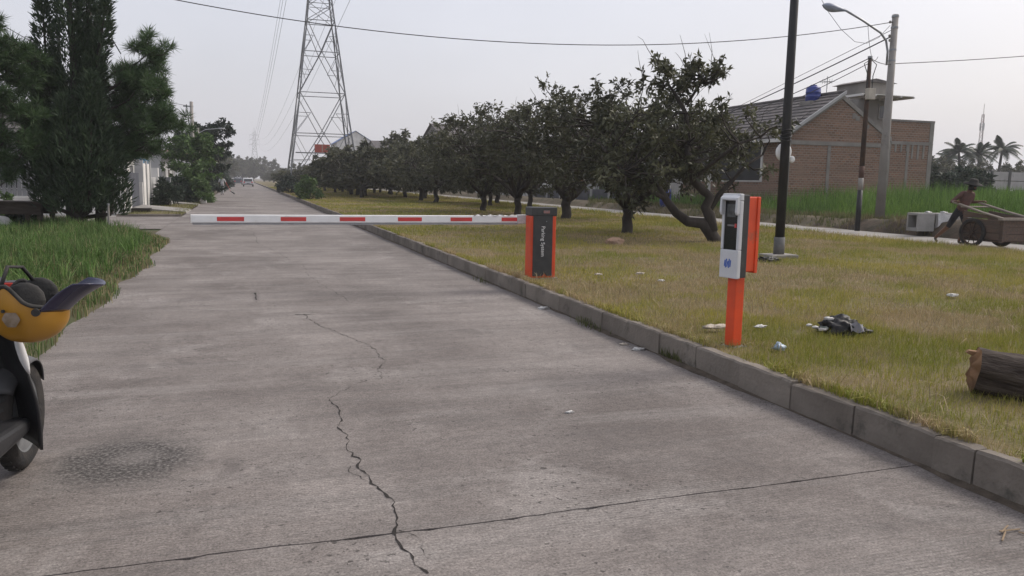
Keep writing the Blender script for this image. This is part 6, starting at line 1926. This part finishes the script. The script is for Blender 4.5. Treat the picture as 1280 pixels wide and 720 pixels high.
MB().grid(lambda u, v: (0.25 + 0.35 * u + 0.02 * math.cos(6.28 * v), (0.04 + 0.12 * u) * math.cos(6.28 * v), max(0.01, 0.33 - 0.22 * u + (0.03 + 0.05 * u) * math.sin(6.28 * v))), 4, 10).build('bristles', M_bagb, br_)

# ------------------------------------------------------------------ cars far down the road
def car(loc, rz, paint, label):
    t = thing('car', label, 'car', loc, rz)
    t.scale = (1, 1.03, 0.87)
    prof = [(-2.1, 0.35), (-2.12, 0.85), (-2.0, 1.02), (-1.75, 1.62), (-1.4, 1.72), (0.3, 1.72), (0.65, 1.62), (1.25, 1.08), (2.0, 0.95), (2.12, 0.6), (2.08, 0.3)]
    MB().prism(prof, -0.82, 0.82, 'y').build('body', paint, t, bevel=0.07, segs=2)
    MB().prism([(-2.09, 1.05), (-1.83, 1.55), (-1.80, 1.55), (-2.05, 1.05)], -0.66, 0.66, 'y').build('rear_window', M_glass, t)
    MB().prism([(1.24, 1.14), (0.72, 1.58), (0.69, 1.57), (1.2, 1.12)], -0.66, 0.66, 'y').build('windscreen', M_glass, t)
    for s in (-1, 1):
        MB().prism([(-1.65, 1.08), (0.95, 1.08), (0.5, 1.55), (-1.5, 1.58)], *sorted((s * 0.81, s * 0.826)), 'y').build('side_window', M_glass, t)
        MB().box(-2.14, -2.02, s * 0.62 - 0.12, s * 0.62 + 0.12, 0.75, 1.0).build('tail_light', M_redtape, t, bevel=0.02)
        MB().box(2.02, 2.12, s * 0.6 - 0.15, s * 0.6 + 0.15, 0.66, 0.84).build('headlight', M_whitepaint, t, bevel=0.02)
        for x_ in (-1.3, 1.3):
            w = MB().lathe([(0.1, -0.1), (0.29, -0.1), (0.31, -0.07), (0.31, 0.07), (0.29, 0.1), (0.1, 0.1)], 20, (x_, s * 0.76, 0.31), 'y').build('wheel', M_tyre, t, smooth=True)
            MB().lathe([(0.18, -0.006), (0.18, 0.006)], 14, (x_, s * 0.865, 0.31), 'y').build('hub_cap', M_steel, w)
    MB().box(-2.2, -2.08, -0.78, 0.78, 0.34, 0.58).build('bumper', M_slat, t, bevel=0.03)
    MB().box(-2.145, -2.115, -0.25, 0.25, 0.62, 0.74).build('number_plate', M_black, t)
    return t


cx2, cy2 = at_y(309.5, 231, 150)[:2]
car((cx2 + 0.1, 150, 0), math.radians(90), mat('silver_car_paint', (0.50, 0.51, 0.52), (0.46, 0.47, 0.48), 2, 0.3, spec=0.6), 'silver car seen from behind parked far down the road')
car((-0.9, 182, 0), math.radians(90), mat('grey_blue_car_paint', (0.08, 0.09, 0.12), (0.07, 0.08, 0.10), 2, 0.3, spec=0.6), 'dark blue-grey car beyond the silver one')

# ------------------------------------------------------------------ wooden table and small things on the verge
tb = gnd(36, 288, 0.05)
tab = thing('wooden_table', 'dark weathered wooden table beneath the pines', 'table', (tb[0] + 0.15, tb[1], 0.03), -YAW)
for k in range(4): MB().box(-0.95, 0.45, -0.4 + k * 0.2, -0.21 + k * 0.2, 0.74, 0.80).build('top_plank', M_wood, tab)
for y_ in (-0.37, 0.33): MB().box(-0.9, 0.40, y_, y_ + 0.04, 0.46, 0.739).build('apron', M_wood, tab)
for x_ in (-0.85, -0.0, 0.32):
    for y_ in (-0.325, 0.255): MB().box(x_ - 0.055, x_ + 0.055, y_, y_ + 0.07, -0.05, 0.738).build('leg', M_wood, tab)
MB().obox((0.03, -0.3, 0.38), (0.3, -0.3, 0.05), 0.04, 0.05).build('brace', M_wood, tab)
gx, gy = gnd(4, 289, 0.05)
tag(blob('sack', M_wallw, (0.22, 0.18, 0.26), 81, 3, 0.2, 1.4, -0.2, loc=(gx, gy, 0.2)), 'pale filled sack standing left of the wooden table', 'sack')
gx, gy = gnd(137, 292, 0.05)
o = thing('stake', 'thin grey stake standing right of the cypress trunk', 'stake', (gx, gy, 0.0))
MB().tube([(0, 0, -0.1), (0, 0, 0.80)], 0.028, 8).build('rod', M_poleconc, o)
MB().lathe([(0.034, 0), (0.034, 0.05)], 8, (0, 0, 0.78)).build('cap', M_steel, o)

# culvert blocks by the side street
GCV = 'concrete culvert blocks beside the side street'
M_culv = mat('culvert_concrete', (0.31, 0.30, 0.285), (0.24, 0.235, 0.22), 3, 0.9, 0.3, 18)
for k, (px, lb) in enumerate([(1150, 'hollow concrete culvert block with its dark open end showing'), (1176, 'dusty middle culvert block of the row wrapped in torn plastic'), (1197, 'last culvert block of the row by the cart pusher')]):
    base_p = gnd(1150, 284, 0.42)
    r2 = Vector((0.96, -0.12, 0)).normalized()
    c = Vector((base_p[0], base_p[1], 0.36)) + r2 * (0.64 * k)
    t = thing('culvert_block', lb, 'concrete block', tuple(c), math.atan2(r2.y, r2.x), GCV)
    s = 0.235; tk_ = 0.05; L_2 = 0.29
    MB().box(-L_2, L_2, -s, s, -0.05, tk_).build('bottom', M_culv, t); MB().box(-L_2, L_2, -s, s, 2 * s - tk_, 2 * s + 0.02).build('top', M_culv, t, bevel=0.01)
    for sg in (-1, 1): MB().box(-L_2 + 0.001, L_2 - 0.001, *sorted((sg * s, sg * (s - tk_))), tk_, 2 * s - tk_).build('side', M_culv, t)
    if k == 1:
        MB().grid(lambda u, v: (-0.25 + 0.5 * u, -s - 0.02 - 0.012 * math.sin(9 * u + 4 * v), 0.06 + 0.42 * v + 0.02 * math.sin(7 * u)), 8, 8).build('torn_plastic', M_film, t, fix=False, smooth=True)
    blob('plastic_scrap', M_plastic, (0.12, 0.08, 0.05), 90 + k, 3, 0.5, 2, -0.02, t, loc=(0.15 - 0.1 * k, -0.1, 2 * s + 0.03), crease=0.5)
# soil bank
def bank(u, v):
    y = 24 - 12 * u; x = 19.35 + 1.6 * v
    return (x, y, 0.10 + 0.55 * math.sin(math.pi * min(1, max(0, v))) * (0.35 + 0.65 * math.sin(math.pi * u)) + 0.10 * mnoise.noise(Vector((x * 2.5, y * 2.5, 0))) + 0.04 * mnoise.noise(Vector((x * 9, y * 9, 0))))
bk = MB().grid(bank, 70, 14).build('soil_bank', mat('dug_soil', (0.085, 0.062, 0.045), (0.042, 0.036, 0.024), 2.2, 0.95, 1.0, 9, coord='World'), smooth=True)
bk['kind'] = 'structure'
bgx, bgy, bgc = BANK_GRASS
bz = np.array([max(z_field(np.array([a_]), np.array([b_]))[0], bank((24 - b_) / 12, (a_ - 19.35) / 1.6)[2] if 12 < b_ < 24 and a_ < 20.95 else 0) for a_, b_ in zip(bgx, bgy)])
blades('bank_grass', np.stack([bgx, bgy, bz], 1), 0.08 + 0.22 * Rg.random(len(bgx)), 0.016 + 0 * bgx, bgc, 'patchy weeds and dry grass on the soil bank by the side street', Rg, 0.6, 2, 0.05)

# ------------------------------------------------------------------ scooter at the left edge
M_bpl = mat('black_scooter_plastic', (0.020, 0.020, 0.022), (0.030, 0.030, 0.032), 6, 0.38, 0.05, 50, spec=0.5, dirt=((0.07, 0.062, 0.055), 5, 0.6))
M_gpl = mat('grey_scooter_plastic', (0.085, 0.085, 0.088), (0.06, 0.06, 0.062), 5, 0.5, 0.05, 50, dirt=((0.14, 0.125, 0.11), 6, 0.58))
FW = gnd(28, 584)
HEAD = math.radians(80)
hv = Vector((math.cos(HEAD), math.sin(HEAD), 0)); lv = Vector((-math.sin(HEAD), math.cos(HEAD), 0))
org = Vector((FW[0], FW[1], 0)) - hv * 0.62
sc = thing('scooter', 'black scooter with silver trim parked at the road edge by the grass', 'scooter', (org.x, org.y, 0), HEAD)
# local +x forward, +y left (toward picture right)
def wheel(xc, steer):
    w = MB()
    prof = [(0.20, -0.035), (0.255, -0.05), (0.285, -0.03), (0.292, 0.0), (0.285, 0.03), (0.255, 0.05), (0.20, 0.035)]
    w.lathe(prof, 36, (0, 0, 0), 'y'); w.f = w.f[:-2]
    o = w.build('wheel', M_tyre, sc, smooth=True, fix=False)
    o.location = (xc, 0, 0.292); o.rotation_euler = (0, 0, steer)
    MB().lathe([(0.05, -0.045), (0.19, -0.03), (0.205, -0.034), (0.205, 0.034), (0.19, 0.03), (0.05, 0.045)], 24, (0, 0, 0), 'y').build('rim', M_steel, o)
    mb = MB()
    for k in range(5):
        a = k * 1.2566
        mb.obox((0.04 * math.cos(a), 0, 0.04 * math.sin(a)), (0.2 * math.cos(a), 0, 0.2 * math.sin(a)), 0.03, 0.05, up=(0, 1, 0))
    mb.build('spokes', M_bpl, o)
    tr_ = MB()
    for k in range(36):
        a = k * math.pi / 18
        tr_.box(0, 0.001, 0, 0, 0, 0) if False else tr_.obox((0.2915 * math.cos(a), -0.022, 0.2915 * math.sin(a)), (0.2915 * math.cos(a + 0.06), 0.022, 0.2915 * math.sin(a + 0.06)), 0.014, 0.006, up=(math.cos(a), 0, math.sin(a)))
    tr_.build('tread', M_rubber, o)
    return o
fwheel = wheel(0.62, math.radians(6)); wheel(-0.62, 0)
# fender
def fend(u, v):
    a = math.radians(25 + 120 * u); b = (v - 0.5) * 2
    r = 0.312 - 0.03 * abs(b) ** 2.5
    return (r * math.cos(a), 0.085 * b * (0.65 + 0.35 * math.sin(math.pi * u)), r * math.sin(a))
fo = MB().grid(fend, 22, 10).build('front_fender', M_gpl, sc, smooth=True); fo.location = (0.62, 0, 0.292); fo.rotation_euler = (0, 0, math.radians(6))
fo.modifiers.new('thick', 'SOLIDIFY').thickness = 0.006
for s in (-1, 1):
    MB().tube([(0.62, s * 0.08, 0.292), (0.50, s * 0.08, 0.62)], 0.022, 8).build('fork', M_steel, sc)
# leg shield / front cowl: wide hull from fender top to handlebar
def cowl(u, v):
    z = 0.17 + 0.79 * u
    xc = 0.46 - 0.18 * u + 0.03 * math.sin(math.pi * u)
    w = 0.205 - 0.03 * u + 0.015 * math.sin(math.pi * u * 2)
    b = (v - 0.5) * 2
    dpt = 0.11 * (1 - abs(b) ** 1.8) - 0.02
    return (xc + dpt - 0.05 * abs(b), w * b, z + 0.04 * (1 - abs(b)))
co = MB().grid(cowl, 20, 18).build('front_cowl', M_bpl, sc, smooth=True)
co.modifiers.new('thick', 'SOLIDIFY').thickness = 0.012
for s in (-1, 1):
    MB().tube([(cowl(u, 0.5 + s * 0.5)[0] - 0.005, cowl(u, 0.5 + s * 0.5)[1] + s * 0.004, cowl(u, 0.5 + s * 0.5)[2]) for u in np.linspace(0.52, 0.90, 12)], [0.005, 0.012, 0.017, 0.02, 0.02, 0.02, 0.018, 0.016, 0.014, 0.012, 0.009, 0.004], 8).build('silver_trim', mat('silver_trim_paint', (0.66, 0.66, 0.67), (0.58, 0.58, 0.59), 6, 0.35), co, smooth=True)
    MB().grid(lambda u, v, s=s: tuple(np.array(cowl(0.50 + 0.25 * u, 0.5 + s * (0.15 + 0.2 * v))) + np.array((0.012, 0, 0))), 8, 4).build('indicator', mat('indicator_lens', (0.35, 0.34, 0.33), (0.25, 0.24, 0.23), 10, 0.2, spec=0.6), co, smooth=True)
def hl(u, v):
    a = 2 * math.pi * v; r = math.sin(math.pi * u / 2)
    return (0.36 + 0.10 * math.cos(math.pi * u / 2), 0.11 * r * math.cos(a), 0.985 + 0.075 * r * math.sin(a))
hb = MB().grid(hl, 8, 18).build('headlight', mat('headlight_lens', (0.45, 0.46, 0.47), (0.35, 0.36, 0.37), 8, 0.15, spec=0.7), sc, smooth=True)
MB().grid(lambda u, v: (0.36 - 0.14 * u, 0.13 * math.cos(2 * math.pi * v) * (1 - 0.3 * u), 0.985 + 0.085 * math.sin(2 * math.pi * v) * (1 - 0.3 * u)), 5, 18).build('head_cowl', M_bpl, sc, smooth=True)
MB().tube([(0.25, -0.27, 0.99), (0.28, -0.12, 1.0), (0.28, 0.12, 1.0), (0.25, 0.27, 0.99)], 0.014, 8).build('handlebar', M_bpl, sc, smooth=True)
for s in (-1, 1):
    MB().tube([(0.262, s * 0.18, 0.995), (0.247, s * 0.28, 0.99)], 0.019, 10).build('grip', M_rubber, sc, smooth=True)
    MB().tube([(0.285, s * 0.18, 0.985), (0.335, s * 0.20, 0.985), (0.315, s * 0.27, 0.975)], 0.007, 6).build('brake_lever', M_steel, sc)
    sw = MB().box(0.235, 0.30, s * 0.17 - 0.03, s * 0.17 + 0.03, 0.97, 1.045).build('switch_block', M_bpl, sc, bevel=0.008)
    MB().box(0.226, 0.240, s * 0.17 - 0.022, s * 0.17 + 0.022, 0.995, 1.04).build('red_switch', mat('red_plastic', (0.62, 0.05, 0.035), (0.5, 0.045, 0.03), 8, 0.4), sw, bevel=0.003)
    MB().box(0.235, 0.275, s * 0.225 - 0.014, s * 0.225 + 0.014, 1.012, 1.046).build('red_switch', mat('red_plastic', (0.62, 0.05, 0.035)), sw, bevel=0.003)
# rest of the scooter behind
MB().prism([(0.40, 0.26), (0.42, 0.34), (0.0, 0.34), (-0.15, 0.42), (-0.2, 0.3), (0.0, 0.22)], -0.155, 0.155, 'y').build('floorboard', M_bpl, sc, bevel=0.05, segs=4)
def tail(u, v):
    x = -0.05 - 0.80 * u; a = 2 * math.pi * v
    w = 0.06 + 0.11 * math.sin(math.pi * (0.25 + 0.62 * u)); zc_ = 0.52 + 0.14 * u; hh = 0.17 * math.sin(math.pi * (0.3 + 0.55 * u))
    return (x, w * math.cos(a), zc_ + hh * math.sin(a))
MB().grid(tail, 14, 18).build('tail_body', M_bpl, sc, smooth=True)
def seat(u, v):
    x = 0.02 - 0.74 * u; a = math.pi * v
    w = 0.09 + 0.05 * math.sin(math.pi * u ** 0.8)
    return (x, w * math.cos(a), 0.70 + 0.07 * u + 0.075 * math.sin(a) * (0.6 + 0.4 * math.sin(math.pi * u)))
MB().grid(seat, 14, 12).build('seat', M_rubber, sc, smooth=True)
MB().tube([(-0.62, -0.14, 0.30), (-0.3, -0.15, 0.27), (-0.05, -0.13, 0.25)], [0.05, 0.045, 0.025], 10).build('exhaust', M_steel, sc, smooth=True)
MB().box(-0.90, -0.84, -0.07, 0.07, 0.62, 0.70).build('tail_light', M_redtape, sc, bevel=0.01)
MB().box(-0.62, -0.15, -0.07, 0.09, 0.2, 0.42).build('engine', M_steel, sc, bevel=0.03)
MB().obox((-0.1, 0.13, 0.25), (-0.02, 0.22, 0.0), 0.025, 0.025).build('side_stand', M_steel, sc)

# ---- helmet hung upside down on the bar
HYW = org.y + hv.y * 0.25 - lv.y * 0.30
hc = Vector(at_y(36, 391, HYW - 0.14))
hel = thing('helmet', 'yellow open-face helmet with dark visor hanging upside down on the scooter handlebar', 'helmet', tuple(hc), math.radians(-5))
hel.scale = (1.1, 1.1, 1.1)
M_yel = mat('yellow_shell', (0.43, 0.215, 0.022), (0.36, 0.18, 0.022), 4, 0.3, 0.0, spec=0.5, dirt=((0.33, 0.22, 0.10), 5, 0.64))
RX_, RY_, RZ_ = 0.158, 0.125, 0.125
def rim(a):
    # opening rim height over azimuth (0 = front, toward picture right)
    sidef = abs(math.sin(a)) ** 1.3
    fr_ = max(0, math.cos(a))
    return 0.035 + 0.085 * math.exp(-((abs(a) - 1.95) / 0.42) ** 2) - 0.010 * fr_ + 0.01 * (1 if abs(a) > 2.6 else 0)
def shell(u, v, k=1.0):
    a = -math.pi + 2 * math.pi * v
    ph = -math.pi / 2 + u * (math.pi / 2 + 0.25)
    top = rim(a)
    # polar coordinate stretched so that the last ring sits on the rim
    z = -RZ_ + (top + RZ_) * (1 - math.cos(u * math.pi / 2) * 1.0) if False else -RZ_ * math.cos(u * math.pi / 2) + top * u ** 2
    r = math.sin(min(1.0, u * 1.02) * math.pi / 2) ** 0.92
    r *= 1 - 0.10 * max(0, u - 0.75) * 4 * (1 if top > 0.06 else 0.4)
    return (RX_ * k * r * math.cos(a), RY_ * k * r * math.sin(a), z if k == 1 else z * 0.97 + 0.006)
so = MB().grid(shell, 24, 56).build('shell', M_yel, hel, smooth=True, fix=False)
li = MB().grid(lambda u, v: shell(u, v, 0.90), 20, 48).build('liner', mat('black_liner', (0.010, 0.010, 0.012), (0.018, 0.018, 0.02), 20, 0.9), hel, smooth=True, fix=False)
ringp = [shell(1.0, v, 0.985) for v in np.linspace(0, 1, 57)]
MB().tube([(p[0], p[1], p[2] + 0.003) for p in ringp], 0.009, 8, cap=False).build('edge_trim', M_rubber, hel, smooth=True)
# padded cheeks rising inside the far side
for s in (-1, 1):
    MB().grid(lambda u, v, s=s: (0.02 + 0.075 * math.cos(2 * math.pi * v) * math.sin(math.pi * u) ** 0.6, s * (0.086 + 0.02 * math.cos(math.pi * u)), 0.045 + 0.075 * math.sin(2 * math.pi * v) * math.sin(math.pi * u) ** 0.6 + 0.02), 10, 14).build('cheek_pad', M_rubber, li, smooth=True)
# visor: curved sheet swung out in front
def vis(u, v):
    a = math.radians(-82 + 164 * v)
    k = 0.13 * math.cos(a) ** 0.8 if math.cos(a) > 0 else 0
    bx_ = 0.062 + 0.085 * math.cos(a); by_ = 0.128 * math.sin(a); bz_ = 0.022
    return (bx_ + u * (0.150 - 0.020 * math.sin(a) ** 2), by_ * (1 - 0.10 * u), bz_ + u * 0.112 - 0.02 * (1 - abs(math.sin(a))) + 0.012 * math.sin(math.pi * u))
vo = MB().grid(vis, 12, 30).build('visor', mat('smoked_visor', (0.014, 0.016, 0.050), (0.02, 0.018, 0.045), 6, 0.12, spec=0.7), hel, smooth=True)
vo.modifiers.new('thick', 'SOLIDIFY').thickness = 0.003
for s in (-1, 1):
    MB().lathe([(0.016, -0.006), (0.016, 0.006)], 14, (0.066, s * 0.125, 0.02), 'y').build('visor_pivot', M_rubber, hel)
MB().lathe([(0.007, -0.004), (0.007, 0.004)], 10, (-0.055, -0.1165, 0.026), 'y').build('rivet', M_rubber, so)
def stk(u, v):
    x = -0.060 + 0.068 * u; zz = -0.035 + 0.06 * v
    uu = (u - 0.5) * 2; sx_ = 1 - 0.5 * abs((v - 0.55) * 2)
    x = -0.026 + 0.036 * uu * sx_
    rr = max(0.0, 1 - (x / RX_) ** 2 - (min(0.0, zz) / RZ_) ** 2)
    return (x, -RY_ * math.sqrt(rr) - 0.002, zz - 0.004)
MB().grid(stk, 8, 8).build('sticker', mat('worn_sticker', (0.27, 0.22, 0.18), (0.19, 0.14, 0.09), 30, 0.6), so, fix=False)
text_mesh('lettering', 'aC', 0.042, 0.001, M_rubber, so, (-0.095, -0.112, 0.045), (math.radians(88), math.radians(-26), math.radians(-24)), shear=0.2)
MB().tube([(0.0, 0.09, 0.12), (-0.02, 0.02, 0.19), (-0.05, -0.05, 0.20), (-0.07, -0.09, 0.11)], 0.008, 6).build('chin_strap', M_rubber, hel, smooth=True)

# ------------------------------------------------------------------ haze
hz = MB().box(-1500, 1500, -250, 2500, -1.2, 48).build('haze', mat('haze_air', (0.8, 0.82, 0.86)))
hm = bpy.data.materials.new('haze_volume'); hm.use_nodes = True
hn, hl_ = hm.node_tree.nodes, hm.node_tree.links
hn.clear()
pv = hn.new('ShaderNodeVolumePrincipled'); pv.inputs['Color'].default_value = (0.88, 0.90, 0.95, 1); pv.inputs['Density'].default_value = 0.00065; pv.inputs['Anisotropy'].default_value = 0.2
ho_ = hn.new('ShaderNodeOutputMaterial'); hl_.new(pv.outputs[0], ho_.inputs['Volume'])
hz.data.materials.clear(); hz.data.materials.append(hm)
tag(hz, 'pale grey haze hanging over the whole place', 'haze', kind='stuff')
